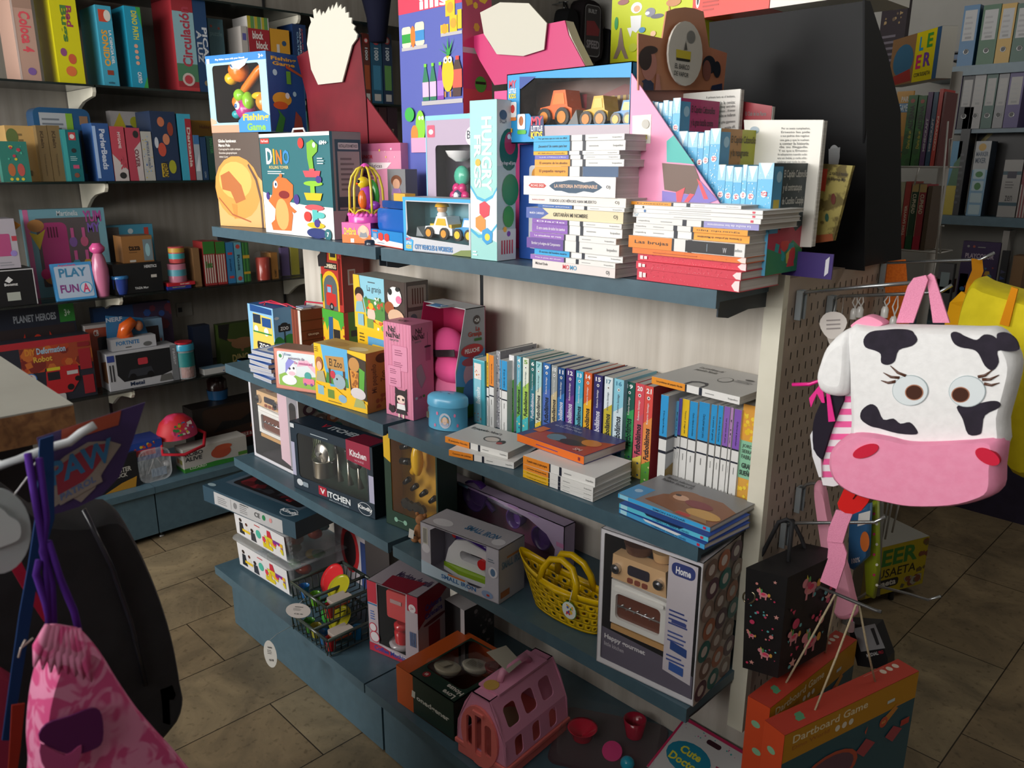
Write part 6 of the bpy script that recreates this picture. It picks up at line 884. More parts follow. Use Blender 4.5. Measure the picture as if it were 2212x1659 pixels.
carton('cookware_toy_box', 'flat dark blue window carton lying on the two clear boxes', 'toy box', a, rz, w, .27, hh, '2b4656', f=[('p', [(.13, .08), (.87, .02), (.87, .8), (.13, .88)], 'b4b4b6'), ('l', .17, .2, .3, .7, 4, '7a7a7c'), ('l', .42, .2, .52, .8, 5, '7a7a7c'), ('r', .32, .15, .325, .8, '8a8a8c'), ('e', .37, .5, .02, .2, '7a7a7c'), ('t', 'CE', .58, .35, .64, .65, '4a4a4c', 0, 1), ('e', .68, .5, .017, .17, '1f7a4a'), ('e', .75, .5, .015, .14, 'c88a8a'), ('t', 'WARNING', .43, .72, .52, .8, '4a4a4c')],
    t=[('r', .08, .25, .88, .95, '4a5a68'), ('R', .12, .3, .85, .9, '1a1518', .03), ('d', .16, .35, .82, .85, 26, ('6a1c24', '4a1218', '2a2a30', '8a2a30'), 4, .05), ('e', .85, .14, .07, .1, 'a8b4bc'), ('e', .85, .14, .063, .085, '2b4656'), ('t', 'Kindly', .77, .1, .93, .19, 'e0e4e8', 0, 1), ('r', .1, .9, .6, 1, 'a8aab0'), ('t', 'ITCHEN', .3, .91, .55, .98, '22384a', 180, 1), ('e', .05, .08, .04, .04, '8aa0a8')], sc_='24394a')
# dish racks
def rack(label, C, z, cups):
    c = P(C, z+.058); root = thing('dish_rack', label, 'toy rack', (c.x-.22, c.y, z), 0, None); m = MB(); G = '3d4640'; L, D = .22, .2
    for (a, b) in (((0, 0), (L, 0)), ((L, 0), (L, D)), ((L, D), (0, D)), ((0, D), (0, 0)), ((L*.62, 0), (L*.62, D))): m.tube([(*a, .058), (*b, .058)], .0055, G)
    for i in range(9):
        for y in (0, D): m.tube([(L*i/8, y, .058), (L*i/8, y+(.008 if y == 0 else -.008), .003)], .002, G, n=5)
        for x in (0, L): m.tube([(x, D*i/8, .058), (x+(.008 if x == 0 else -.008), D*i/8, .003)], .002, G, n=5)
        m.tube([(L*i/8, .005, .003), (L*i/8, D-.005, .003)], .002, G, n=5)
    m.build('wire_frame', root)
    for x, y, c_ in cups:
        m = MB(); m.lathe([(.013, 0), (.018, .04), (.0185, .041), (.017, .04), (.012, .003)], c_, 'g', 16, (x, y, .006)); m.build('toy_cup', root)
    m = MB(); m.X = Matrix.Translation((.07, .12, .05)) @ Matrix.Rotation(.9, 4, 'X'); m.lathe([(.02, 0), (.05, .008), (.052, .01), (.045, .006)], 'c8242a' if 'upper' in label else '3a9a3a', 'g', 24); m.build('toy_plate', root)
    m = MB(); m.X = Matrix.Translation((.14, .1, .055)) @ Matrix.Rotation(.7, 4, 'X'); m.lathe([(.02, 0), (.042, .008), (.044, .01), (.038, .006)], 'a8a020', 'g', 24); m.build('toy_plate', root)
    m = MB(); m.prism(rrect(.165, .03, .213, .1, .008), .045, .058, 'b8aca4', 'm', 'z'); m.prism(rrect(.168, .028, .21, .095, .008), .036, .045, 'b8501e', 'g', 'z'); m.build('cloth', root)
    m = MB(); w_, s_ = ((.78, .6, 0), (-.2, .3, .85)) if 'upper' in label else ((.8, .5, 0), (0, -.03, 1))
    o_ = Vector((.13, -.05, .03)) if 'upper' in label else Vector((.035, -.10, -.03)); R2 = (.042, .025) if 'upper' in label else (.024, .05)
    U, V_ = Vector(w_), Vector(s_); nn = U.cross(V_).normalized(); pts = [o_+U*R2[0]*math.cos(t)+V_*R2[1]*math.sin(t) for t in [i*PI/12 for i in range(24)]]
    m.add(pts+[q+nn*.0006 for q in pts], [tuple(range(24)), tuple(range(24, 48))[::-1]]+[(i, (i+1) % 24, 24+(i+1) % 24, 24+i) for i in range(24)], 'b5ada8' if 'upper' in label else 'd8d6d0')
    F = Face(m, o_-U*R2[0]-V_*R2[1]+(-nn if nn.y > 0 else nn)*.001, U, V_, 2*R2[0], 2*R2[1]); F.n = (-nn if nn.y > 0 else nn); F.draw([('l', .3, .5, .7, .68, 3, '7a7672'), ('t', 'WARNING', .35, .72, .68, .78, '3a3836', 0, 1), ('t', 'CE', .35, .25, .55, .32, '4a4846', 0, 1), ('e', .64, .29, .05, .04, '6a6866')])
    m.tube([o_+V_*R2[1]*.95, o_+Vector((0, .03, R2[1]+.01)), (.06, 0, .055)], .0007, '9a9a98', n=4); m.build('tag', root)
rack('lower grey toy dish rack with coloured cups and a hanging oval tag', (708, 1385), Z0, [(.195, .025, 'b81f26'), (.15, .03, '1f5a8a'), (.1, .03, '98902a'), (.06, .03, '3a7a2a'), (.2, .12, '1a6a9a')])
rack('upper grey toy dish rack with a red plate, stacked on the lower rack', (706, 1313), Z0+.075, [(.195, .025, 'b81f26'), (.1, .03, '5a9a1f'), (.03, .03, '1f6ab0')])
# coffee machine box
root, w, h, z = wbox('coffee_toy_box', 'red and white window carton with a red toy coffee machine', 'toy box', (799.5, 1402), (906, 1447), Z0, (790.6, 1252), .16, 'b4a8b0', [(.2, .14), (.74, .12), (.74, .2), (.76, .8), (.78, 1-.01), (.2, .99), (.2, .5)], '1e2836', sc_='a49ca4', tc='9a9098', R=.004,
    f=[('r', 0, .7, .19, 1, 'b02238'), ('r', 0, .67, .19, .69, '2a6a9a'), ('r', .8, .78, 1, 1, 'a8203a'), ('p', [(0, 0), (.9, 0), (.7, .08), (.2, .12), (0, .12)], 'b42640'), ('p', [(.05, .13), (.2, .13), (.8, .03), (.85, .08), (.4, .13)], 'c8c0c8'), ('t', 'Coffee Machine', .1, .035, .8, .1, '2a3f94', 0, 1), ('o', .09, .35, .08, 'c03048'), ('o', .09, .35, .065, 'd8d0d4'), ('e', .12, .22, .1, .08, 'c03048'), ('e', .12, .22, .085, .068, 'd8d0d4'), ('l', .05, .46, .15, .6, 4, '4a6ab0'), ('o', .9, .83, .07, 'd8d0d4'), ('t', '3+', .87, .81, .93, .85, 'a8203a'), ('h', .84, .3, .97, .5, 4, '4a6a9a')],
    s=[('p', [(0, 1), (1, 1), (1, .9), (.4, .7), (0, .55)], '8a1a30'), ('t', 'Cafetera', .22, .73, .72, .82, '3a3a8a', 0, 1), ('t', 'Cafeteira', .2, .62, .74, .7, '3a3a8a', 0, 1), ('r', .3, .2, .65, .5, '7a2430'), ('e', .5, .55, .35, .03, '5a1a26')], t=[('t', 'Machine de café', .3, .4, .95, .62, '40304c', 0, 1), ('p', [(.3, 0), (.8, 0), (.85, .5), (.25, .4)], '7a1a2c')])
m = MB(); m.lathe([(.042, 0), (.044, .01), (.036, .014)], 'a8a0a4', 'g', 24, (w*.48, .05, h*.1)); m.lathe([(.028, .012), (.03, .05), (.022, .055), (.03, .062), (.03, .075), (.02, .08)], 'b81e26', 'g', 24, (w*.5, .05, h*.1)); m.prism(rrect(w*.3, h*.52, w*.72, h*.9, .008), .02, .09, 'bc2028', 'g'); m.box((w*.38, .018, h*.74), (w*.6, .02, h*.79), 'a88888'); m.build('toy_coffee_machine', root)
a_ = P((846, 1250), S0); carton('mirror_toy_box', 'white carton with a red oval toy mirror, behind the coffee machine carton', 'toy box', Vector((a_.x-.2, 1.42, Z0)), 0, .2, .1, .22, 'b4acb0', f=[('e', .5, .55, .3, .42, 'b01e24'), ('e', .5, .55, .2, .32, '241416'), ('r', .85, 0, 1, .8, '2a3a6a')])
a_ = at(990, 1395, 1, 1.36); carton('pattern_box', 'carton with a white edge and black patterned side, between coffee and bracelet cartons', 'box', Vector((a_.x-.06, 1.36, Z0)), 0, .09, .12, .2, 'a8a2a4', f=[('r', 0, 0, .8, 1, '1a1a1c')], s=[('r', 0, 0, 1, 1, '1c1a1d'), ('d', .05, .1, .95, .95, 26, ('5a5658', '3a3638', '7a7476'), 2, .05)], sc_='1c1a1d')
# open carton with bagged plates
a, rz, w, h = setup((859, 1515), (982, 1602), Z0, (855, 1436)); d = .25; root = thing('gift_box', 'orange and dark green open carton with clear bags of cream plates', 'gift box', a, rz); m = MB(); t_ = .003
m.box((0, 0, 0), (w, t_, h), '1c3228'); m.box((0, d-t_, 0), (w, d, h), '8a3a1e'); m.box((0, 0, 0), (t_, d, h), 'c4581e'); m.box((w-t_, 0, 0), (w, d, h), '16261e'); m.box((0, 0, 0), (w, d, t_), '5a3020')
holed(m, [(0, 0), (w, 0), (w, d), (0, d)], [rrect(w*.26, d*.2, w*.93, d*.93, .02)], h-t_, h, '1c3228', 'p', 'z'); F = faces(m, w, d, h); F['f'].draw([('r', 0, 0, .3, 1, 'c4581e'), ('p', [(.27, .42), (.33, .42), (.34, .6), (.28, .6)], 'd8d8d0'), ('t', 'onedgener', .36, .38, .92, .55, 'd8d8d0', 0, 1)])
F['t'].draw([('r', 0, 0, .24, 1, 'b24e1c'), ('r', .24, .94, 1, 1, 'a84a1c'), ('t', 'Love\nHouse', .72, .02, .97, .18, 'c8c4bc', 180, 1), ('o', .4, .12, .05, '8a1a22'), ('t', '10', .38, .1, .42, .14, 'e0d8d0', 0, 1)]); m.build('carton', root)
for i, (x, y, c) in enumerate(((.4, .42, 'a39a86'), (.62, .66, 'a8a294'), (.85, .8, '6a1c20'))):
    m = MB(); m.X = Matrix.Translation((w*x, d*y, h*.78)) @ Matrix.Rotation(-.25, 4, 'X') @ Matrix.Rotation(.3*i, 4, 'Z'); m.lathe([(.034, 0), (.04, .012), (.036, .014), (.0, .009)], c, 'g', 22, cap=False); Face(m, (-.03, -.03, .0145), (1, 0, 0), (0, 1, 0), .06, .06).draw([('h', .1, .2, .9, .8, 8 if i == 1 else 1, '7a7262' if i == 1 else c)]); m.build('plate', root)
    m = MB(); m.X = Matrix.Translation((w*x, d*y, h*.78+.006)) @ Matrix.Rotation(-.25, 4, 'X'); m.prism(rrect(-.046, -.046, .046, .046, .012), 0, .018, FILM, ax='z'); m.build('clear_bag', root)
m = MB(); m.lathe([(.03, 0), (.034, .004), (.0, .02)], '5a6068', 'g', 20, (w*1.0, d*1.05, h*.8), cap=False); o = m.build('plate', root)
# pink pet carrier
a = P((1003, 1636), S0); root = thing('pet_carrier', 'pink plastic toy pet carrier with a salmon grille door', 'toy carrier', (a.x-.03, a.y+.002, Z0), .08); CP, CS = noisy('pink_plastic', 'd98fae', 'de96b4', 4, .3), noisy('salmon_plastic', 'e0706a', 'e47872', 4, .3)
w, d, h = .17, .25, .205; sec = [(.0, .045), (.004, .1), (.03, .165), (.055, h), (w-.055, h), (w-.03, .165), (w-.004, .1), (w, .045)]
m = MB(); holed(m, sec, [[(w/2+.058*math.cos(t), .095+.078*math.sin(t)) for t in [i*PI/12 for i in range(24)]]], 0, .004, CP); m.prism(sec, d-.004, d, CP, 'g'); m.box((.055, 0, h-.004), (w-.055, d, h), CP, 'g'); m.box((.05, .03, h), (w-.05, d-.03, h+.006), CP, 'g')
for s_ in (0, 1):
    for (xa, za), (xb, zb), hs in (((0, .045), (.008, .11), None), ((.008, .11), (.055, h), None)):
        L_ = math.hypot(xb-xa, zb-za); hl = [rrect(.03+i*.068, .008 if za < .1 else .02, .075+i*.068, L_-.006 if za < .1 else L_-.03, .012) for i in range(3)]
        if za < .1: hl = [rrect(.038+i*.068, .006, .068+i*.068, L_-.002-.006, .01) for i in range(3)]
        U = Vector((xb-xa, 0, zb-za))/L_; X_ = Matrix(((0, U.x, 1, xa), (1, 0, 0, 0), (0, U.z, 0, za), (0, 0, 0, 1)))
        if s_: X_ = Matrix(((0, -U.x, -1, w-xa), (1, 0, 0, 0), (0, U.z, 0, za), (0, 0, 0, 1)))
        m.X = X_; holed(m, [(0, 0), (d, 0), (d, L_), (0, L_)], hl, 0, .003, CP, 'g', 'z'); m.X = Matrix.Identity(4)
m.build('shell', root)
m = MB(); m.box((.002, .0, .0), (w-.002, d, .03), CS, 'g'); m.box((-.005, -.005, .03), (w+.005, d+.005, .043), CS, 'g'); m.build('base', root, bev=.003)
m = MB(); el = lambda rx, rz_, n=24: [(w/2+rx*math.cos(i*2*PI/n), .092+rz_*math.sin(i*2*PI/n)) for i in range(n)]; holed(m, el(.062, .086), [rrect(w/2-.043, .05, w/2-.024, .14, .009), rrect(w/2-.013, .035, w/2+.009, .155, .009), rrect(w/2+.02, .05, w/2+.042, .14, .009)], -.008, -.001, CS); m.box((w/2-.018, -.013, .155), (w/2+.018, -.006, .166), CS, 'g'); m.build('door', root, bev=.002)
m = MB(); m.tube([(w/2, .07, h+.006), (w/2, .08, h+.026), (w/2, .17, h+.028), (w/2, .185, h+.006)], .01, CP); m.build('handle', root)
m = MB(); m.lathe([(.02, h+.0065), (.02, h+.0075)], 'c8a050', 'p', 16, (w/2-.005, .045, 0)); Face(m, (w/2-.02, -.0055, .008), (1, 0, 0), (0, 0, 1), .05, .018).draw([('e', .5, .5, .5, .5, '6a6a2a')]); m.build('sticker', root)
m = MB(); m.ball((w/2, .1, .075), (.035, .05, .03), 'a88a70', 'm'); m.ball((w/2+.02, .05, .09), (.022, .02, .02), 'b89a80', 'm'); m.build('plush_toy', root)
m = MB(); m.X = Matrix.Translation((w/2-.02, .11, h+.04)) @ Matrix.Rotation(.25, 4, 'Y'); m.prism([(-.045, -.02), (.04, -.025), (.035, .03), (-.03, .04)], 0, .0008, 'a8a294', ax='z'); m.X = Matrix.Identity(4); m.tube([(w/2, .12, h+.03), (w/2, .11, h+.04)], .001, 'c8c8c8'); m.build('tag', root)
# blister set and card
a = P((1170, 1655), S0); root = thing('tea_set_pack', 'clear blister pack with a red bowl, pink disc and turquoise ball', 'toy pack', (a.x, a.y+.02, Z0), .5)
m = MB(); m.prism(rrect(0, 0, .28, .22, .03), .006, .008, FILM, ax='z'); m.prism(rrect(.015, .015, .265, .205, .03), .008, .05, FILM, ax='z'); m.build('blister', root)
m = MB(); m.prism(rrect(-.004, -.004, .284, .224, .03), 0, .003, '4a3a40', ax='z'); m.build('backing_card', root)
for n_, x, y, f_ in (('toy_bowl', .07, .1, lambda m: m.lathe([(.025, 0), (.038, .03), (.04, .032), (.034, .028), (.0, .006)], 'c81f3a', 'g', 22, cap=False)), ('toy_disc', .155, .07, lambda m: m.lathe([(.026, .0), (.026, .006)], 'd0407a', 'g', 22)), ('toy_ball', .2, .03, lambda m: m.ball((0, 0, .01), .018, '1f9ab8')), ('toy_cup', .2, .15, lambda m: m.lathe([(.022, 0), (.03, .05), (.027, .05), (.02, .003)], 'a82038', 'g', 20))):
    m = MB(); m.X = Matrix.Translation((x, y, .012)) @ Matrix.Rotation(.5 if n_ == 'toy_disc' else 0, 4, 'X'); f_(m); m.build(n_, root)
a = P((1400, 1690), S0); root = thing('toy_card', 'white pink-edged hang card with blue oval lettering at the bottom edge of the picture', 'toy card', (a.x-.02, a.y+.02, Z0+.02), -.02); root.rotation_euler = (.35, 0, -.02)
m = MB(); m.box((0, 0, 0), (.2, .17, .003), 'c8c6c6'); F = Face(m, (0, 0, .003), (1, 0, 0), (0, 1, 0), .2, .17); F.draw([('r', 0, .95, 1, 1, 'c02a5a'), ('r', 0, 0, .03, 1, 'c02a5a'), ('r', .97, 0, 1, 1, 'c02a5a'), ('d', .05, .8, .95, .93, 20, ('c04a8a', '3aa0a0'), 2, .01), ('R', .42, .8, .62, .88, '3a1a26', .03), ('e', .36, .45, .3, .24, '1f7f9c'), ('t', 'Cute\nDoctor', .14, .3, .58, .6, 'd8d03a', 0, 1), ('l', .7, .4, .9, .6, 3, 'a83a5a')]); m.build('card', root)
# ================= end panel: hooks and hanging goods =================
def hook(label, base, pts, Y=None, plate_=True, name='display_hook', r=.0035, c=STEEL):
    b = at(*base, 0, -.699); Y = Y or b.y; q = [Vector((-.698, Y, b.z)) if p is None else at(*p, 1, Y) for p in pts]
    root = thing(name, label, 'hook', (-.698, Y, b.z)); m = MB(); m.tube(q, r, c, n=10); m.build('rod', root, loc=-root.location)
    if plate_: m = MB(); m.box((0, -.011, -.045), (.003, .011, .012), GREYP); m.box((.003, .007, -.045), (.012, .011, .012), GREYP); m.box((.003, -.011, -.045), (.012, -.007, .012), GREYP); m.build('bracket', root)
    return root, q
h1, q1 = hook('upper front chrome hook holding the cow backpack', (1722, 640), [None, (1733, 636), (1742, 631), (1860, 620), (1990, 609)], 1.462)
h2, q2 = hook('short chrome hook behind the upper front one, ending right of the pink strap', (1798, 648), [None, (1806, 645), (1815, 640), (1930, 636), (2030, 631), (2056, 616)], 1.6)
h3, q3 = hook('top rear chrome hook with orange and yellow straps', (1903, 580), [None, (1915, 568), (2000, 565), (2118, 561), (2148, 546)], 1.86)
h4, q4 = hook('chrome hook carrying the black tote bag', (1700, 1130), [None, (1712, 1130), (1890, 1128), (1912, 1116)], 1.495)
h5, q5 = hook('short chrome hook carrying the pink pouch', (1738, 1052), [None, (1742, 1047), (1752, 1044), (1768, 1045), (1790, 1047)], 1.55)
h6, q6 = hook('dark hook carrying the dartboard game cartons by their rope', (1760, 1262), [None, (1772, 1268), (1830, 1293), (1890, 1318), (1904, 1322)], 1.46, c='4a4a4a')
h7, q7 = hook('low chrome hook sticking out in front of the yellow letter box', (1880, 1262), [None, (1897, 1266), (1960, 1282), (2005, 1296), (2032, 1288)], 1.9)
def puff(mb, pts, Y, t, c, k='m', prof=((1, 0), (1.0, .35), (.985, .62), (.95, .86), (.9, 1))):
    """plush pad: outline in the XZ plane, bulging towards -Y"""
    n = len(pts); cx = sum(p[0] for p in pts)/n; cz = sum(p[1] for p in pts)/n; vs = []
    for s_, q in prof: vs += [(cx+(p[0]-cx)*s_, Y-t*q, cz+(p[1]-cz)*s_) for p in pts]
    K = len(prof); mb.add(vs, [(j*n+i, j*n+(i+1) % n, (j+1)*n+(i+1) % n, (j+1)*n+i) for j in range(K-1) for i in range(n)], c, k, True)
    fr = [((p[0]-cx)*prof[-1][0]+cx, (p[1]-cz)*prof[-1][0]+cz) for p in pts]; tri = tessellate_polygon([[Vector((a, b, 0)) for a, b in fr]])
    mb.add([(a, Y-t, b) for a, b in fr], tri, c, k, True); mb.add([(p[0], Y, p[1]) for p in pts], tessellate_polygon([[Vector((a, b, 0)) for a, b in pts]]), c, k)
def pxz(pts, Y): return [(p.x, p.z) for p in [at(x, y, 1, Y) for x, y in pts]]
def pf(m, pts, Y, t, c, **k): puff(m, pxz(pts, Y), Y, t, c, **k)
def smooth(pts, n=4, cyc=True):
    out = []; N = len(pts)
    for i in range(N):
        p0, p1, p2, p3 = [pts[(i+k) % N] for k in (-1, 0, 1, 2)]
        for j in range(n):
            t = j/n; out.append(tuple(.5*((2*b)+(-a+c)*t+(2*a-5*b+4*c-d)*t*t+(-a+3*b-3*c+d)*t**3) for a, b, c, d in zip(p0, p1, p2, p3)))
    return out
YC = 1.30
root = thing('cow_backpack', 'white plush cow backpack with dark patches, big eyes and pink muzzle', 'backpack', (at(2000, 850, 1, YC).x, YC+.03, at(2000, 850, 1, YC).z)); LC = -root.location
def cb(m, n): return m.build(n, root, loc=LC)
Yf = YC-.02
m = MB(); pf(m, smooth([(1848, 703), (1900, 700), (2010, 701), (2120, 704), (2165, 706), (2195, 735), (2212, 780), (2200, 840), (2184, 900), (2180, 960), (2100, 975), (1980, 975), (1860, 960), (1851, 900), (1848, 800)], 3), YC+.02, .04, PLUSHW); cb(m, 'head_panel')
m = MB(); pf(m, smooth([(1852, 928), (1890, 924), (1940, 932), (1985, 942), (2050, 942), (2120, 938), (2178, 939), (2176, 1000), (2172, 1048), (2140, 1068), (2080, 1082), (1990, 1084), (1930, 1074), (1870, 1060), (1825, 1035), (1806, 1000), (1812, 960)], 3), YC+.01, .046, PLUSHP); cb(m, 'muzzle')
patches = [[(1866, 733), (1880, 717), (1910, 713), (1940, 711), (1968, 715), (1982, 733), (1970, 747), (1942, 756), (1933, 780), (1918, 788), (1904, 783), (1903, 765), (1890, 757), (1870, 750)],
 [(2054, 722), (2064, 717), (2090, 728), (2110, 734), (2125, 723), (2142, 725), (2153, 732), (2155, 720), (2175, 719), (2195, 733), (2201, 755), (2180, 759), (2155, 758), (2158, 782), (2145, 800), (2128, 790), (2115, 765), (2102, 755), (2075, 750), (2060, 740)],
 [(1860, 905), (1862, 886), (1880, 873), (1895, 880), (1908, 906), (1930, 904), (1945, 915), (1965, 912), (1979, 926), (1980, 938), (1940, 936), (1900, 925), (1880, 920)], [(2067, 880), (2080, 874), (2110, 872), (2140, 866), (2158, 868), (2159, 880), (2128, 897), (2122, 925), (2117, 938), (2092, 938), (2080, 905)]]
for p in patches:
    m = MB(); m.prism(pxz(smooth(p, 3), Yf), Yf-.0012, Yf+.003, PLUSHB, 'm'); cb(m, 'patch')
for ex, ey, rx, ry, bx, by, sg in ((1967, 843, 39, 33, 1976, 847, -1), (2090, 845, 40, 34, 2076, 852, 1)):
    m = MB()
    for r_, c, q in ((1, 'aab8bc', .0018), (.96, 'dfe7ea', .0022)): m.prism(pxz([(ex+rx*r_*math.cos(t), ey+ry*r_*math.sin(t)) for t in [i*PI/14 for i in range(28)]], Yf), Yf-q, Yf, c, 'm')
    for r_, c, q in ((1, 'b07a60', .0026), (.88, '4a2c22', .003)): m.prism(pxz([(bx+20*r_*math.cos(t), by+17*r_*math.sin(t)) for t in [i*PI/14 for i in range(28)]], Yf), Yf-q, Yf, c, 'm')
    cb(m, 'eye')
    m = MB()
    for x0, y0, x1, y1 in (((1957, 812, 1923, 790), (1943, 816, 1908, 805), (1935, 824, 1903, 822)) if sg < 0 else ((2113, 814, 2144, 799), (2122, 820, 2158, 810), (2126, 829, 2159, 827))):
        a_, b_ = at(x0, y0, 1, Yf-.001), at(x1, y1, 1, Yf-.001); mid = (a_+b_)/2+Vector((0, 0, -.003)); m.tube([a_, mid, b_], [.0026, .0022, .0006], '5a3a2c', n=6)
    cb(m, 'eyelashes')
for cx, cy, rx, ry, ro in ((1871, 974, 29, 13, -.35), (2134, 986, 29, 15, .5)):
    m = MB(); m.prism(pxz([(cx+rx*math.cos(t)*math.cos(ro)-ry*math.sin(t)*math.sin(ro), cy+rx*math.cos(t)*math.sin(ro)+ry*math.sin(t)*math.cos(ro)) for t in [i*PI/12 for i in range(24)]], YC-.036), YC-.0385, YC-.03, 'cf2440', 'm'); cb(m, 'nostril')
m = MB(); m.prism(pxz([(1832, 1040), (1886, 1066), (1876, 1085), (1862, 1102), (1845, 1109), (1828, 1107), (1814, 1098), (1811, 1086), (1822, 1062)], YC), YC-.004, YC+.002, 'd0201e', 'm'); m.prism(pxz([(1858, 1056), (1862, 1058), (1846, 1077), (1844, 1076)], YC), YC-.005, YC-.004, '3a1010', 'm'); cb(m, 'tongue')
m = MB(); pf(m, smooth([(1848, 708), (1822, 718), (1797, 745), (1783, 780), (1775, 812), (1782, 838), (1800, 850), (1822, 853), (1838, 845), (1846, 800), (1849, 750)], 3), YC+.01, .03, PLUSHW, prof=((1, 0), (1.0, .3), (.93, .7), (.8, .92), (.6, 1))); cb(m, 'ear')
m = MB(); pf(m, smooth([(1845, 702), (1858, 690), (1880, 679), (1900, 682), (1922, 696), (1900, 705), (1860, 706)], 3), YC+.02, .02, 'f09ab8'); cb(m, 'horn')
st = [(1846, 840), (1850, 930), (1810, 985), (1812, 1010), (1833, 1042), (1800, 1051), (1778, 1048), (1773, 1030), (1785, 960), (1800, 900), (1815, 848)]
m = MB(); m.prism(pxz(st, YC+.012), YC+.012, YC+.10, 'e6e2e6', 'm')
for i, y in enumerate(range(856, 1040, 27)):
    xl = 1815-(y-848)*.235 if y < 960 else 1785-(y-960)*.17; xr_ = 1850 if y < 930 else max(1808, 1850-(y-930)*.8)
    if y > 1010: xr_ = 1835
    art_at(m, 1, YC+.012, -1, [('p', [(xl, y), (xr_, y), (xr_-3, y+13), (xl-3, y+13)], 'e5609c')], 'm')
cb(m, 'striped_body')
m = MB(); m.prism(pxz(smooth([(1788, 850), (1822, 856), (1815, 880), (1795, 930), (1778, 985), (1772, 990), (1758, 970), (1756, 930), (1762, 895)], 2), YC+.005), YC+.004, YC+.012, '231e2a', 'm'); m.prism(pxz([(1756, 930), (1751, 940), (1756, 985), (1770, 1030), (1776, 1030), (1774, 990), (1758, 970)], YC+.008), YC+.006, YC+.012, 'e0e0e4', 'm'); cb(m, 'shoulder_strap')
WEB = noisy('pink_webbing', 'df86a8', 'ea96b6', 500, .85, .3)
m = MB(); m.prism(pxz([(1937, 697), (1974, 697), (2006, 604), (2001, 594), (1975, 600), (1962, 618)], YC+.025), YC+.022, YC+.026, WEB); m.prism(pxz([(2003, 596), (2011, 590), (2019, 596), (2030, 630), (2052, 697), (2016, 697), (2004, 610)], YC+.03), YC+.028, YC+.032, WEB)
cb(m, 'carry_loop')
m = MB(); m.prism(pxz([(1808, 1100), (1844, 1108), (1833, 1135), (1824, 1165), (1822, 1172), (1788, 1168), (1792, 1140)], YC+.03), YC+.026, YC+.030, WEB); m.prism(pxz([(1788, 1166), (1822, 1172), (1830, 1195), (1826, 1218), (1788, 1205), (1790, 1185)], YC+.032), YC+.030, YC+.034, WEB); m.prism(pxz([(1790, 1205), (1826, 1218), (1808, 1272), (1772, 1255)], YC+.034), YC+.032, YC+.036, WEB); cb(m, 'webbing_strap')
m = MB(); m.tube([at(1790, 848, 1, YC), at(1776, 820, 1, YC), at(1750, 830, 1, YC), at(1712, 831, 1, YC)], .0035, 'e42a8c', n=6); m.prism(pxz([(1775, 820), (1782, 870), (1776, 870), (1765, 850), (1752, 880), (1748, 860), (1768, 835)], YC), YC-.001, YC+.001, 'e42a8c'); m.prism(pxz([(1785, 845), (1792, 845), (1804, 910), (1790, 911)], YC), YC-.001, YC+.001, 'e42a8c'); cb(m, 'ribbon')
# yellow backpack, orange strap, tags
YY = 1.62
root = thing('yellow_backpack', 'yellow children\'s backpack with an orange zip hanging behind the cow backpack', 'backpack', at(2150, 700, 1, YY)); LC = -root.location; YL = noisy('yellow_fabric', 'd6c400', 'e2d010', 40, .8, .2)
m = MB(); pf(m, smooth([(2125, 597), (2150, 606), (2190, 618), (2230, 630), (2290, 660), (2300, 800), (2280, 1000), (2215, 1010), (2188, 930), (2180, 800), (2090, 770), (2092, 700), (2105, 640)], 3), YY+.05, .09, YL); m.build('bag_body', root, loc=LC)
m = MB(); m.prism(pxz([(2186, 619), (2200, 624), (2180, 705), (2160, 700)], YY-.042), YY-.045, YY-.04, 'd98a10', 'm'); m.build('zip', root, loc=LC)
m = MB(); m.strap([at(2110, 560, 1, 1.86), at(2112, 585, 1, 1.8), at(2100, 615, 1, 1.7), at(2095, 640, 1, 1.66)], .02, .002, 'e0930a', 'm', (.8, .4, 0)); m.strap([at(2100, 640, 1, YY+.02), at(2090, 640, 1, YY), at(2070, 660, 1, YY), at(2060, 700, 1, YY), at(2075, 760, 1, YY)], .03, .004, 'dca010', 'm', (1, .1, 0)); m.build('carry_strap', root, loc=LC)
root = thing('orange_strap_bag', 'orange webbing strap hanging from the rear top hook', 'strap', at(1930, 600, 1, 1.86)); m = MB(); m.strap([at(1932, 563, 1, 1.86), at(1935, 600, 1, 1.86), at(1938, 660, 1, 1.86), at(1940, 700, 1, 1.86)], .048, .002, noisy('orange_webbing', 'e06a10', 'ee7a1c', 200, .8, .3), wv=(1, 0, 0)); m.build('webbing', root, loc=-root.location)
def tagged(label, cx, cy, r, Y, c='c9c2bc', n=3):
    root = thing('swing_tag', label, 'tag', at(cx, cy, 1, Y)); m = MB(); m.prism(pxz(smooth([(cx-r, cy), (cx-r*.5, cy-r*.8), (cx+r*.5, cy-r*.8), (cx+r, cy-.1*r), (cx+r*.4, cy+r*.9), (cx-r*.4, cy+r)], 3), Y), Y, Y+.001, c); art_at(m, 1, Y, -1, [('p', [(cx-r*.5, cy-r*.3+i*r*.3), (cx+r*.5, cy-r*.35+i*r*.3), (cx+r*.5, cy-r*.25+i*r*.3), (cx-r*.5, cy-r*.2+i*r*.3)], '8a8280') for i in range(n)]); m.tube([at(cx, cy-r*.7, 1, Y), at(cx+8, 640, 1, 1.56)], .0007, 'c8c8c4', n=4); m.build('card', root, loc=-root.location); return root
tagged('rounded grey swing tag with fine print left of the cow backpack', 1800, 700, 30, 1.42); tagged('second rounded grey swing tag, lower and behind the first', 1815, 730, 28, 1.44, 'b0a8a0', 0)
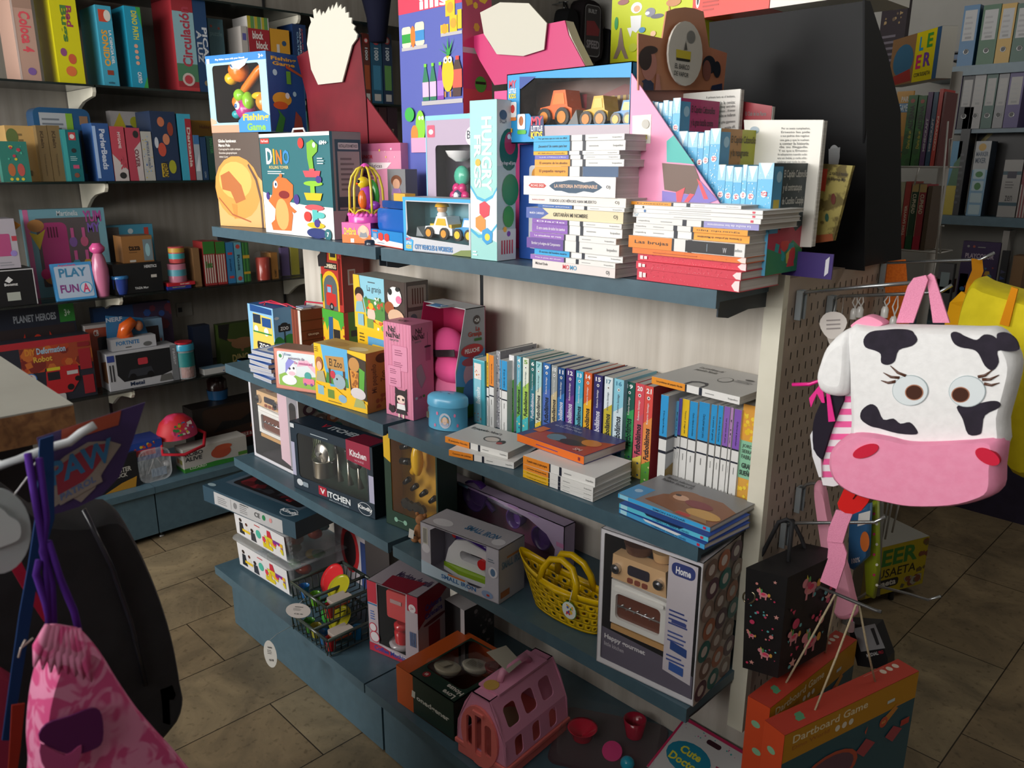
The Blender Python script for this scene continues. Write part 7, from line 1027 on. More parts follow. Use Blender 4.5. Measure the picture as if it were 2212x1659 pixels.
for i, (x, y, lab) in enumerate(((1845, 672, 'white stopper'), (1858, 668, 'ivory stopper'), (1912, 668, 'larger white stopper'), (1930, 690, 'lowest white stopper'))):
    root = thing('cord_stopper', lab+' with drawcord hanging from the short chrome hook', 'cord', at(x, y, 1, 1.6), 0); m = MB(); m.lathe([(.007, -.016), (.007, 0), (.004, .006)], 'd8d6d2', 'g', 10); m.build('stopper', root)
    m = MB(); tp = at(x+(6 if i < 2 else 10), 636, 1, 1.6)-root.location; m.tube([(0, 0, .004), tp*.5+Vector((.004, 0, 0)), tp, tp*.5-Vector((.006, 0, 0)), (.003, 0, .004)], .0015, 'dcdad6', n=6); m.build('cord', root)
# pink pouch
root = thing('pink_pouch', 'long pink velvet pouch with a grey zip pull hanging under the cow backpack', 'pouch', at(1810, 1200, 1, 1.55)); m = MB()
pf(m, smooth([(1765, 1042), (1784, 1048), (1796, 1110), (1812, 1160), (1834, 1220), (1848, 1280), (1856, 1318), (1840, 1333), (1815, 1330), (1800, 1290), (1785, 1200), (1772, 1110)], 3), 1.555, .022, 'e29ab0'); m.build('pouch', root, loc=-root.location)
m = MB(); m.tube([at(1838, 1328, 1, 1.53), at(1840, 1342, 1, 1.53)], .003, 'd870a0'); m.prism(pxz(rrect(1831, 1342, 1846, 1366, 5), 1.53), 1.528, 1.531, 'c4c4cc', 's'); m.build('zip_pull', root, loc=-root.location)
# tote bag
rnd = random.Random(5)
def uni(x, y, s, f):   # small pony, all sizes relative to the face
    g = s*f; return [('e', x, y, s, g*.6, 'd88a92'), ('e', x-s*.9, y+g*.8, s*.55, g*.5, 'd88a92'), ('e', x, y+g*.15, s*.5, g*.3, 'd83a62'), ('r', x-s*.7, y-g*1.1, x-s*.4, y, 'd88a92'), ('r', x+s*.4, y-g*1.1, x+s*.7, y, 'd88a92'), ('p', [(x-s*.9, y+g*1.2), (x-s*.6, y+g*1.2), (x-s*.9, y+g*1.7)], 'd8c84a'), ('e', x-s*.4, y+g*.9, s*.2, g*.5, '5aa05a'), ('e', x+s*1.2, y+g*.2, s*.3, g*.45, 'd8a04a')]
def star(x, y, s, f): return [('p', [(x+(s if i % 2 else s*.45)*math.sin(i*PI/5), y-(s if i % 2 else s*.45)*f*math.cos(i*PI/5)) for i in range(10)], 'd89a92')]
C = at(1680, 1465, 1, 1.365); zb = C.z; Lf, Rt = P((1604, 1442), zb), P((1783, 1405), zb); zt = zb+hz(C, (1687, 1243)); K = Lf+Rt-C
root = thing('tote_bag', 'small black tote bag printed with pink ponies, hearts and stars', 'bag', (C+K)/2); LC = -root.location
cB = (C+K)/2; fl_ = lambda p: cB+(p-cB)*1.13+Vector((0, 0, zt-zb))
m = MB()
for q0, q1 in ((0, 1),): m.add([C, Rt, K, Lf]+[fl_(p) for p in (C, Rt, K, Lf)], [(0, 3, 2, 1), (4, 5, 6, 7), (0, 1, 5, 4), (1, 2, 6, 5), (2, 3, 7, 6), (3, 0, 4, 7)], noisy('black_canvas', '0e0d0f', '151316', 30, .55, .1))
for A_, B_ in ((Lf, C), (C, Rt)):
    u = (B_-A_); w = u.length; vv = (fl_(A_)+fl_(B_))/2-(A_+B_)/2; hh = vv.length; F = Face(m, A_, u/w, vv/hh, w, hh); f = w/hh
    F.draw(uni(.45, .78, .13, f)+uni(.6, .2, .14, f)+star(.85, .6, .08, f)+star(.25, .09, .08, f)+star(.75, .93, .06, f)+uni(.2, .36, .09, f)+[('d', .04, .04, .96, .9, 26, ('5aa8ac', 'c83a5e', '5aa8ac', 'd88a82', 'c84a6a'), 2 if A_ is C else 6, .032)]+[('e', .2, .5, .07, .07*f, 'c83a62'), ('e', .75, .4, .06, .06*f, 'd88a8a')])
m.build('bag_body', root, loc=LC)
m = MB()
S_ = lambda pts, Y: m.tube([at(x, y, 1, Y) for x, y in pts], .0045, BLACKF, n=8)
S_([(1612, 1250), (1650, 1190), (1682, 1128), (1700, 1122), (1712, 1128), (1704, 1200), (1700, 1290)], 1.42); m.build('shoulder_strap', root, loc=LC); m = MB(); S_([(1690, 1125), (1712, 1124), (1730, 1160), (1745, 1200), (1752, 1240)], 1.5); m.build('shoulder_strap', root, loc=LC)
m = MB(); m.tube([at(1618+13*math.cos(t), 1290+13*math.sin(t), 1, Lf.y-.004) for t in [i*PI/8 for i in range(16)]], .0018, 'b8b090', 's', cyc=True); m.build('ring', root, loc=LC)
# dartboard cartons
def dart(label, A, Bp, D, zt, h, f, tex):
    a, b, c = P(A, zt), P(Bp, zt), P(D, zt); u = b-a; w = u.length; rz = math.atan2(u.y, u.x); d = min((c-a).length, .05)
    root = thing('dartboard_box', label, 'game box', (a.x, a.y, zt-h), rz); m = MB(); m.box((0, 0, 0), (w, d, h), '8a2f20'); F = faces(m, w, d, h)
    F['f'].draw(f); F['t'].draw([('r', 0, 0, 1, 1, 'a8382a'), ('d', .1, .3, .2, .7, 3, ('4f8a66',), 2, .03)]+[('o', .83+.05*i, .72, .018, 'c8b8a8') for i in range(3)]+[('l', .7, .85, .95, .95, 1, 'b8685a')])
    F['l'].draw([('r', 0, 0, 1, 1, 'cc4a26'), ('e', .45, .86, .2, .02, '7fae8c'), ('e', .6, .7, .2, .02, '7fae8c'), ('t', 'Dartboard Game', .2, .05, .45, .5, 'e0d0c0', -90)]); m.build('carton', root)
    ap = at(*tex, 1, 1.46)-Vector((a.x, a.y, zt-h)); R_ = Matrix.Rotation(-rz, 3, 'Z'); ap = R_ @ ap; m = MB()
    pts_ = [Vector((w*.27, d*.45, h)), ap*.5+Vector((w*.27, d*.45, h))*.5, ap+Vector((-.004, 0, 0)), ap+Vector((.004, 0, 0)), ap*.5+Vector((w*.72, d*.45, h))*.5, Vector((w*.72, d*.45, h))]
    m.tube(pts_, .0022, noisy('cotton_rope', 'b8a888', 'c8b898', 300, .9, .3), n=7); m.build('rope_handle', root)
fr_ = [('r', 0, 0, 1, .83, '1f4a56'), ('r', 0, .83, 1, 1, 'b07a10'), ('t', 'Dartboard Game', .06, .925, .6, .972, 'd6c9a8'), ('t', 'Dino World', .06, .885, .32, .91, '9a5a20'), ('o', .38, .885, .018, 'd0c8b8'), ('o', .43, .885, .018, 'd0c8b8'), ('o', .48, .885, .018, 'd0c8b8'), ('r', .76, .88, .82, .9, 'b8c0c0'), ('p', [(.72, .78), (.77, .75), (.86, .82), (.84, .83), (.88, .84), (.84, .85)], 'b8762a'), ('o', .75, .77, .032, 'b0442a'), ('t', '60', .735, .762, .765, .78, 'd8b060'), ('e', .35, .62, .22, .12, 'a8442c'), ('e', .35, .62, .19, .1, '5a3a4a'), ('p', [(.55, .66), (.62, .72), (.7, .66), (.62, .6)], '9a3a44'), ('p', [(.78, .66), (.84, .71), (.92, .66), (.85, .6)], '9a3a44'), ('p', [(.6, .77), (.62, .8), (.61, .75)], 'b0442a'), ('r', .9, .68, .97, .72, 'a8342a')]
dart('orange and teal dartboard game carton in front, with a rope handle', (1695.4, 1589), (1985, 1450), (1650, 1541), .70, .38, fr_, (1852, 1306))
dart('second dartboard game carton hanging behind the front one', (1664, 1530), (1851, 1382), (1614, 1496), .712, .38, fr_, (1806, 1283))
# small black packs low behind
root = thing('mobile_accessory_pack', 'black hanging pack with a grey panel behind the dartboard rope', 'pack', at(1880, 1390, 1, 1.72)); m = MB(); m.prism(pxz([(1838, 1340), (1900, 1345), (1925, 1415), (1925, 1440), (1860, 1430), (1845, 1370)], 1.72), 1.70, 1.74, '1a1a1c'); art_at(m, 1, 1.70, -1, [('p', [(1843, 1358), (1890, 1347), (1912, 1400), (1860, 1408)], '8a8a8c'), ('p', [(1880, 1358), (1888, 1356), (1900, 1392), (1894, 1394)], '2a2a2c'), ('t', 'MEDIAL', (1873, 1420), (1898, 1414), (1871, 1413), 'c8c8c8'), ('t', 'PRO', (1899, 1414), (1909, 1411), (1897, 1407), 'b02a3a')]); m.build('pack', root, loc=-root.location)
# hanging packs behind the cow
for lab, pts, Y, c, art in (('blue snack-style hanging pouch below the cow muzzle', [(1842, 1095), (1885, 1085), (1880, 1200), (1850, 1228), (1838, 1222)], 1.62, '2a5f8c', [('p', [(1855, 1110), (1880, 1103), (1878, 1130), (1852, 1137)], 'd8d8d4'), ('e', 1868, 1170, 10, 22, 'c86a2a'), ('t', '100%', (1840, 1218), (1858, 1214), (1839, 1207), 'e0e0e0')]),
 ('green flowered hanging case with a zip below the cow muzzle', [(1888, 1080), (1900, 1078), (1902, 1230), (1892, 1290), (1878, 1285), (1872, 1180)], 1.66, '8a9a1a', [('e', 1888+(i % 2)*6, 1110+i*22, 3, 3, ('c83a6a', 'e0e0d0')[i % 2]) for i in range(8)])):
    root = thing('hanging_case', lab, 'case', at(*pts[0], 1, Y)); m = MB(); puff(m, pxz(pts, Y+.02), Y+.02, .02, c, 'p'); art_at(m, 1, Y-.001, -1, art); m.build('case', root, loc=-root.location)
# wooden-look white sword shaft etc are left to the display rack
# ================= goods on the left wall shelves =================
def wgeo(xl, xr, yb, X, z):
    a, b = at(xl, yb, 0, X), at(xr, yb, 0, X); return Vector((X, a.y, z)), b.y-a.y
def wb(name, label, cat, xl, xr, yb, yt, X, z, d, c, f=(), h=None, z0=None, group=None, **k):
    a, w = wgeo(xl, xr, yb, X, z+.001); h = h or at(xl, yt, 0, X).z-a.z
    o = carton(name, label, cat, a, PI/2, w, d, h, c, f=f, group=group, **k); return a, w, h, o
T4, T3, T2, T1, T0 = 2.06, 1.665, 1.165, .725, .272
XF = -3.80
def V_(t, x0, y0, x1, y1, c, r=-90): return ('t', t, x0, y0, x1, y1, c, r, 1)
wb('board_game_box', 'pinkish wood-patterned four-in-a-row game carton at the far left of the upper shelf', 'game box', 42, 87, 149, 0, XF, T4, .2, 'b89484', [('r', 0, 0, .1, 1, 'c8b4ac'), V_('Coloca 4', .3, .3, .85, .72, 'd8505c'), ('r', .1, .75, 1, 1, 'a08070'), ('e', .6, .1, .2, .04, '7a5a9a')], h=.36)
wb('board_game_box', 'bright yellow game carton with bubbly colourful letters on the upper shelf', 'game box', 127, 183, 160, 0, XF, T4, .2, 'd0c812', [V_('Bed', .55, .55, .8, .75, '9a3a5a'), V_('Bugs', .3, .4, .6, .75, '4a7a3a'), ('e', .3, .3, .12, .04, '8a4a7a'), ('e', .6, .24, .15, .05, 'c85a3a'), ('e', .5, .12, .2, .05, 'd8703a'), V_('KIDS', .5, .82, .65, .95, 'a8a010')], h=.4)
wb('science_kit_box', 'light blue science kit carton with a drum, standing on the upper shelf', 'game box', 224, 257, 169, 12, XF, T4, .2, '3f9cb8', [V_('SONIDO', .2, .25, .6, .7, 'e0a030'), V_('LA CIENCIA DEL', .68, .28, .86, .7, 'd8dce0'), ('r', .15, .8, .7, .95, 'c8452e'), ('e', .7, .88, .22, .07, 'd8d0c4'), ('r', .3, .14, .7, .2, '8a3a2a'), ('t', 'edebe', .3, .03, .7, .06, '2a3a4a')], sc_='1c2a3c')
wb('board_game_box', 'turquoise dinosaur game carton, narrow, right of the drum kit', 'game box', 285, 319, 172, 14, XF, T4, .2, '1f8fae', [V_('DINO PATH', .4, .6, .75, .95, 'd0c83a'), ('p', [(.7, 1), (1, 1), (1, .75)], '3a9a4a'), ('p', [(.7, 0), (1, 0), (1, .15)], '3a9a4a')]+[('o', .5, .52-.07*i, .12, 'd8a088') for i in range(4)]+[V_('CAYRO', .4, .06, .65, .2, 'd8dce0')])
wb('board_game_box', 'red and pale blue traffic game carton wrapped in film on the upper shelf', 'game box', 386, 430, 174, 0, XF, T4, .22, '9a2c34', [('r', .0, .25, 1, .8, '8ab0b8'), ('r', 0, .1, 1, .28, '4a7a5a'), V_('Circulación', .3, .25, .8, .85, 'a83a4a', 90), ('o', .5, .12, .3, 'c8b8b0'), ('o', .5, .12, .2, 'b8404a'), ('r', 0, 0, 1, .04, 'b83a40')], h=.42)
wb('board_game_box', 'navy game carton with white stepped lettering beside the red traffic game', 'game box', 431, 458, 177, 0, XF, T4, .22, '1f3f66', [V_('PICAR', .55, .3, .95, .7, 'c8ccd0'), V_('A LUZ', .1, .32, .5, .66, 'b8bcc0'), ('o', .6, .1, .2, '8a7a5a')], h=.4)
wb('puzzle_box', 'dull teal puzzle carton with red dots behind the fishing toy box', 'puzzle box', 460, 492, 178, 40, -3.9, T4, .15, '4a7480', [('o', .2, .9, .08, 'a84a3a'), ('o', .7, .88, .08, 'a84a3a'), ('t', 'puzzle', .1, .76, .9, .84, '7aa0a8'), ('p', [(.3, .3), (.8, .5), (.6, .2)], '8a9a5a')])
wb('board_game_box', 'narrow white game carton with black writing, left of the red block game', 'game box', 530, 543, 190, 57, XF, T4, .15, 'b0aaa4', [V_('Senda', .2, .1, .8, .5, '3a3a3a'), ('r', .2, .8, .8, .9, '5a5a9a')])
wb('board_game_box', 'red and white block game carton with striped top above the fishing toy', 'game box', 545, 590, 190, 35, XF, T4, .15, 'c0bcb8', [('r', 0, .55, 1, .85, '9a2430'), ('h', 0, .85, 1, 1, 3, 'b0a030'), ('h', .15, .85, 1.1, 1, 3, '5a8a4a'), ('t', 'block', .2, .72, .7, .82, 'd8d0cc', 0, 1), ('t', 'block', .35, .6, .9, .7, 'd8d0cc', 0, 1), ('o', .4, .3, .14, '3a6a9a'), ('o', .7, .3, .12, 'c8a030')])
wb('board_game_box', 'yellow game carton with a small red tile mark near the brown card display', 'game box', 592, 632, 192, 62, XF, T4, .15, 'c89028', [('r', .3, .6, .45, .78, 'c8c0b8'), ('o', .7, .8, .12, '2a4a6a'), ('e', .3, .25, .14, .12, '2a5a3a')], sc_='a87420')
wb('board_game_box', 'navy game carton with white and red printed spine lines behind the red display', 'game box', 640, 668, 196, 52, XF, T4, .15, '1b335c', [V_('PALABRAS', .5, .5, .6, .95, 'c8ccd0'), V_('JUEGO DE MESA', .65, .5, .75, .95, 'b84a4a'), V_('CULTURA', .3, .5, .42, .9, '8ab0cc')])
for i, (x0, x1, lab, c) in enumerate(((773, 786, 'dark puzzle box with a sunset edge, leftmost of the four', '2a2a30'), (788, 803, 'dark puzzle box numbered with a red sunset picture', '5a2a22'), (805, 828, 'blue puzzle box with an undersea picture', '22506a'), (830, 850, 'navy puzzle box with a green label', '1c2f4a'))):
    wb('puzzle_box', lab+' on the upper shelf', 'puzzle box', x0, x1, 214, 72, XF, T4, .18, c, [('o', .5, .9, .3, 'b83a40'), ('o', .5, .9, .2, 'c8bcb8'), V_('1000', .3, .62, .7, .8, 'b8c0c4'), ('r', .15, .2, .85, .55, ('2a3a4a', '9a4a2a', '3a7a9a', '5a8a4a')[i]), ('r', .2, .04, .8, .14, 'b8b4b0')], group=None)
# shelf 3
wb('card_game_box', 'small teal card game carton with cartoon kids at the left end of the middle shelf', 'game box', 8, 69, 391, 305, -3.79, T3, .04, '2f7468', [('e', .35, .3, .13, .16, 'a8623a'), ('e', .68, .3, .13, .16, 'b0504a'), ('o', .3, .07, .06, 'd0b83a'), ('o', .5, .07, .06, 'd0b83a'), ('o', .7, .07, .06, 'd0b83a'), ('d', .2, .5, .8, .9, 9, ('4aa08a', 'b03a4a', 'c8b43a'), 2, .06)])
wb('kraft_box', 'sand-coloured carton with small print behind the teal card game', 'box', 28, 92, 391, 271, -3.86, T3, .12, 'b8945a', [('l', .4, .6, .6, .9, 3, '7a6440'), ('e', .2, .8, .2, .15, '5a6a3a'), ('r', .55, .1, .7, .2, '6a5a3a')])
for i, (x0, x1) in enumerate(((94, 117), (118, 144))): wb('kraft_box', ('left', 'right')[i]+' of two narrow brown kraft cartons on the middle shelf', 'box', x0, x1, 391, 271, -3.82, T3, .14, '74603f', [V_('Klein', .3, .6, .6, .9, '4a3a26'), V_('Turismo educativo', .4, .1, .55, .5, '5a4a32')])
wb('learning_game_box', 'teal learning game carton with a red logo square on the middle shelf', 'game box', 146, 183, 391, 280, XF, T3, .14, '14646a', [('r', 0, 0, .25, 1, '3a9a9a'), ('r', .4, .8, .8, .95, 'b03a40'), ('o', .6, .87, .14, 'd0c8c4'), ('o', .6, .6, .14, '2a2a2a'), ('l', .35, .4, .85, .5, 3, '9ab8b8'), ('r', .45, .25, .8, .32, 'b04a6a'), ('o', .6, .12, .15, '7a4a3a')])
a, w = wgeo(92, 212, 391, -3.93, T3+.001); o = thing('game_case', 'rounded clear and blue carry case with a white instruction sheet on the middle shelf', 'game case', a, PI/2); m = MB(); hh = at(92, 232, 0, -3.93).z-T3; m.prism(rrect(0, 0, w, hh, .03), 0, .1, '23527c', 'g'); Face(m, (0, -.0005, 0), (1, 0, 0), (0, 0, 1), w, hh).draw([('r', .1, .45, .65, .93, 'a8acb0'), ('l', .14, .5, .6, .88, 6, '6a7078'), ('r', .56, .6, .68, .93, '7aa830'), ('r', .78, .1, .97, .7, '141c2c'), ('r', .8, .78, .95, .9, '8a6a50'), V_('MICRO', .84, .15, .92, .5, '5a6474')]); m.build('case', o)
S_3 = [(213, 248, 266, '2c4f86', 'blue bead kit carton with pale lettering', [V_('PerlerBeads', .4, .2, .75, .9, 'b8c0d0'), ('r', 0, .05, .2, .95, '9ab4d8')]), (250, 280, 273, 'b04452', 'rosy red game carton with a white lower half', [('p', [(0, 0), (1, 0), (1, .2), (0, .5)], 'b8aeac'), V_('MYGAME', .5, .6, .7, .9, 'd8c0c0'), ('e', .6, .1, .25, .06, '2a2a2a'), V_('eR', .5, .2, .85, .45, 'b04452')]), (283, 313, 276, 'a84050', 'rosy red game carton with white zigzag art', [('p', [(.6, 0), (1, 0), (1, .75), (.5, .6)], 'b8aeac'), ('e', .7, .88, .2, .07, '2a2a2a'), V_('OVER', .5, .25, .8, .6, '6a3a40')]), (315, 337, 284, 'aaa8a2', 'white puzzle frieze carton with coloured flecks', [V_('PUZZLE FRISO', .45, .25, .65, .8, '5a6478'), ('d', .1, .05, .9, .95, 22, ('c8b030', '3a5a9a', '7a9ac0'), 3, .06)]), (339, 392, 240, '20304c', 'navy comic-style party game carton with cartoon faces', [('e', .4, .85, .14, .07, 'b86a4a'), ('e', .55, .6, .14, .08, 'c07a5a'), ('e', .35, .45, .16, .1, 'b84a3a'), ('e', .75, .75, .12, .1, '8a3a2a'), ('r', .25, .05, .5, .25, 'b89a2a'), V_('VERDAD', .3, .05, .5, .28, '2a2a2a'), ('e', .7, .2, .15, .1, '9a9a2a'), ('e', .15, .55, .08, .08, 'b8bcc4')]), (396, 424, 246, '3a9ab4', 'pale blue game carton with a red spine strip', [('r', .55, 0, 1, .93, '9a2a34'), V_('Danzania', .65, .2, .9, .8, 'c8b8b0')]), (426, 438, 292, '9aa4ac', 'white and blue narrow carton', [('p', [(0, .2), (.8, .6), (.8, .2)], 'c8ccd0'), ('r', 0, .8, 1, 1, '3a6a9a')]), (440, 452, 296, '1c3a5c', 'narrow blue carton, first of the dark pair', [V_('CAYRO', .3, .05, .6, .2, '8a96a0')]), (454, 475, 294, '20403c', 'narrow dark green carton, second of the dark pair', [V_('MASTER', .3, .6, .6, .95, '3a7a4a')])]
for x0, x1, yt, c, lab, f in S_3: wb('board_game_box', lab+' on the middle shelf', 'game box', x0, x1, 390, yt, XF, T3, .17, c, f, sc_='1c2430' if x1 > 338 else None)
wb('board_game_box', 'white and navy party game carton with yellow burst, behind the red ones', 'game box', 255, 322, 389, 240, -3.99, T3, .05, 'a8a4a2', [('r', .45, 0, 1, .8, '26365c'), ('p', [(0, .72), (.3, .98), (.45, .78), (.4, .62), (.05, .6)], 'b8a82a'), ('t', 'VERDAD', .05, .64, .4, .76, '2a2a2a', 0, 1), ('e', .75, .85, .15, .08, '9a9a2a')])
wb('board_game_box', 'flat orange game carton at the back near the globe carton', 'game box', 425, 480, 388, 260, -4.0, T3, .05, 'b8821e', [('t', 'Hobby', .3, .85, .7, .92, '8a4a1a', 0, 1)])
wb('booklet_box', 'teal quiz carton between the fishing box and the red display', 'box', 648, 672, 398, 240, -3.85, T3, .1, '2f8a8c', [('t', 'cerca de', .1, .85, .8, .92, 'c8d4d4'), ('r', .1, .05, .9, .2, 'b8b4b0')])
for i, (x0, x1) in enumerate(((806, 822), (824, 840), (842, 862))): wb('dark_book', ('leftmost', 'middle', 'rightmost')[i]+' of three dark brown bound volumes between the red and blue displays', 'book', x0, x1, 372, 232, XF, T3, .16, ('2a1c1e', '3a2024', '33202a')[i], [V_('Novela', .4, .4, .6, .7, '8a7a6a')])
# shelf 2
XP = -3.86
wb('beauty_toy_box', 'white and pink beauty kit carton on the black box at the left edge', 'toy box', -30, 45, 571, 455, -3.8, T2+.155, .12, 'a8a2ac', [('R', .35, .25, .8, .7, 'a84a78', .05), ('r', .85, .55, 1, .65, 'b03a4a'), ('o', .85, .3, .1, '8a7ab8'), ('l', .4, .05, .9, .15, 2, '8a8a92')], h=.2)
wb('gadget_box', 'black carton with white edges and a barcode label at the left picture edge', 'box', -30, 83, 657, 571, -3.79, T2, .15, '131417', [('r', .98, 0, 1, 1, 'b0b0b2'), ('r', 0, .97, 1, 1, 'b0b0b2'), ('r', .42, .15, .68, .38, 'a0a49c'), ('p', [(.42, .7), (.5, .82), (.58, .72), (.5, .64)], 'd0d0d0'), ('t', 'Boomz', .4, .56, .66, .64, 'd0d0d0', 0, 1)], h=.15)
wb('nail_kit_box', 'large light blue and pink nail kit carton with a pink dryer and cartoon cats', 'toy box', 70, 243, 600, 453, -3.93, T2, .05, '6f9fae', [('r', 0, 0, .06, 1, 'c86a98'), ('R', .13, .12, .9, .9, '5a5254', .02), ('R', .17, .25, .5, .85, 'a83a74', .08), ('h', .26, .68, .4, .8, 4, '5a1a3a'), ('t', 'Martinelia', .4, .92, .66, .98, 'd0d8dc'), ('t', 'YUM', .72, .84, .95, .97, 'b0509a', 0, 1), ('t', 'MY', .76, .72, .92, .83, '7a5ab0', 0, 1), ('e', .13, .82, .1, .07, 'b8824a'), ('p', [(.04, .75), (.14, .55), (.24, .78), (.14, .72)], 'c8b03a'), ('e', .28, .22, .13, .08, 'b8824a'), ('e', .17, .27, .06, .06, 'c8407a')]+[x for q, y, c in ((.56, .62, '7a5a9a'), (.7, .62, 'b85a7a'), (.57, .36, '4a8a9a'), (.71, .36, 'b8923a')) for x in (('e', q, y, .05, .06, c), ('r', q-.02, y+.05, q+.02, y+.16, 'c05a90'))]+[('r', .78, .1, .95, .16, 'c86a98')], sc_='b85a88')
wb('bead_kit_box', 'white and blue bead letter kit leaning on the shelf edge', 'toy box', 124, 210, 643, 570, -3.79, T2, .03, '3f8ac0', [('R', .05, .06, .95, .92, 'a8b8cc', .04), ('t', 'PLAY', .15, .62, .85, .86, '3a7aa0', 0, 1), ('t', 'FUN', .12, .2, .58, .42, '7a3a7a', 0, 1), ('o', .77, .3, .17, '4a9ac8'), ('o', .77, .3, .14, 'c8ccd8'), ('t', 'A', .68, .18, .86, .42, 'c8406a', 0, 1), ('t', 'Aquabeads', .15, .9, .6, .97, 'd0608a')], rx=-.16, ry=0)
def wl(name, label, cat, x, yb, X, z, parts):
    p = at(x, yb, 0, X); root = thing(name, label, cat, (X, p.y, z+.001))
    for pn, prof, c, k in parts: m = MB(); m.lathe(prof, c, k, 18); m.build(pn, root)
    return root
wl('bath_bottle', 'slim pink printed bath bottle with a rose-shaped cap', 'bottle', 222, 632, -3.82, T2, (('bottle', [(.026, 0), (.03, .03), (.036, .08), (.036, .12), (.026, .17), (.018, .19)], 'b86a8a', 'g'), ('cap', [(.018, .19), (.03, .2), (.032, .215), (.016, .235)], 'c8508a', 'g')))
wl('slime_bucket', 'small blue and purple lidded bucket of play sand', 'bucket', 262, 630, -3.82, T2, (('bucket', [(.026, 0), (.032, .025), (.035, .07)], '2c3f86', 'g'), ('lid', [(.038, .07), (.038, .08), (.034, .084)], '2a6aa0', 'g')))
wb('number_game_box', 'light blue number game carton behind the brown cup carton', 'game box', 246, 343, 612, 487, -3.98, T2, .05, '3f86a0', [('r', 0, 0, .25, .97, '55504e'), ('t', '1', .8, .72, .9, .95, 'b03a30', 0, 1), ('r', .6, .72, .72, .8, '2a6a3a'), ('o', .5, .9, .06, 'b0bcc0'), ('r', .45, .66, .62, .72, 'a8402e')])
a, w, h, o = wb('mug_box', 'black mug carton with white lettering under the brown cup carton', 'box', 250, 355, 633, 572, -3.80, T2, .14, '0e0f11', [('t', 'TAZA Mug', .4, .1, .68, .2, 'c8c8c8', 0, 1), ('t', 'HERETICS', .64, .82, .9, .92, 'b8b8b8', 0, 1), ('r', .76, .48, .88, .58, 'b0aca4'), ('l', .1, .5, .2, .6, 1, '7a7a7a')])
wb('mug_box', 'brown cup carton reading taza on top of the black mug carton', 'box', 268, 334, 570, 518, -3.82, T2+h+.001, .1, '8a5f34', [('t', 'taza', .2, .45, .58, .65, '2a1c10', 0, 1), ('r', .68, .05, .98, .85, '6a7a80'), ('e', .82, .45, .08, .25, '8ab0b8'), ('r', .2, .02, .4, .1, 'b0aca4'), ('l', .2, .36, .6, .42, 1, '5a3a1c')], h=.12, tc='7a5230')
wl('gift_mug', 'pale printed love mug below a smaller patterned one', 'mug', 384, 603, -3.83, T2+.03, (('mug', [(.04, 0), (.042, .005), (.042, .085), (.038, .086)], 'a86a7c', 'g'), ('print', [(.0425, .03), (.0425, .06)], '4a8a98', 'p')))
wl('gift_mug', 'colourful wrapped mug stacked on the love mug', 'mug', 380, 540, -3.83, T2+.03+.09, (('mug', [(.034, 0), (.036, .005), (.036, .075), (.032, .076)], 'b04a4a', 'g'), ('print', [(.0365, .02), (.0365, .045)], '3a9aa0', 'p'), ('band', [(.0365, .05), (.0365, .07)], 'b8923a', 'p')))
wb('sweet_box', 'flat red sweet carton under the love mug', 'box', 362, 421, 607, 594, -3.79, T2+.015, .07, 'a81e2a', [('t', 'BABY BABY', .45, .3, .8, .7, 'c8b0a8', 0, 1)], h=.015)
wb('sweet_box', 'flat navy and yellow carton under the red sweet carton', 'box', 362, 413, 620, 607, -3.79, T2, .07, '22307a', [('t', 'JUEGO DE DADOS', .2, .5, .75, .85, 'b8a83a', 180, 1)], h=.0145)
S2_ = [(422, 436, 536, '7a5a3a', 'brown bound book leaning near the red checked carton', []), (445, 470, 522, '8a2a2a', 'red gingham snack game carton with a green top', [('r', 0, .72, 1, 1, '2f6a2a'), ('h', 0, .05, 1, .7, 5, 'b8b0a4'), ('t', 'Siluetas', .1, .4, .7, .56, '2f6a2a', 0, 1)]), (472, 492, 522, '962c2c', 'narrow side-on gingham carton', [('h', 0, .05, 1, .7, 4, 'b8b0a4'), ('r', 0, .72, 1, 1, '2f6a2a')]), (494, 510, 524, '2f6f9c', 'blue jigsaw book', [V_('puzzle', .3, .3, .6, .6, '1a3a5a'), ('r', .2, .7, .8, .76, 'b03a3a'), ('r', .2, .12, .8, .18, 'b03a3a')]), (512, 527, 524, '5a93a4', 'pale blue storybook with red flowers', [('o', .5, .9, .3, 'a8403a'), V_('Rosa', .3, .3, .7, .7, '2a4a5a'), ('o', .5, .1, .3, 'a8403a')]), (529, 543, 524, '2c5a34', 'green striped book', [('h', 0, 0, 1, 1, 2, '3f7a3a'), ('r', 0, .6, 1, .68, 'b8922c'), ('r', 0, .2, 1, .26, 'b8922c')]), (589, 603, 546, '9a6a34', 'orange bookmark carton', [V_('LIBRETA', .4, .05, .7, .35, '3a2a1a')])]
for x0, x1, yt, c, lab, f in S2_: wb('small_box', lab+' on the lower middle shelf', 'box', x0, x1, 608, yt, XF, T2, .11, c, f)
wl('wrapped_cup', 'red bottle wrapped in clear film on the lower middle shelf', 'cup', 570, 602, -3.82, T2, (('cup', [(.034, 0), (.036, .11), (.03, .115)], '9a382c', 'g'), ('wrap', [(.038, 0), (.04, .125), (.03, .14)], FILM, 'g')))
for x, lab, c in ((622, 'clear wrapped lilac stationery pack', '6a5a8a'), (643, 'clear wrapped yellow-green notebook pack', 'a8a03a')):
    p = at(x, 598, 0, -3.84); r_ = thing('stationery_pack', lab, 'pack', (-3.84, p.y-.03, T2+.001), PI/2); m = MB(); m.box((.004, .01, .003), (.05, .03, .15), c); m.build('content', r_); m = MB(); m.prism(rrect(0, 0, .056, .17, .01), 0, .035, FILM); m.build('wrap', r_)
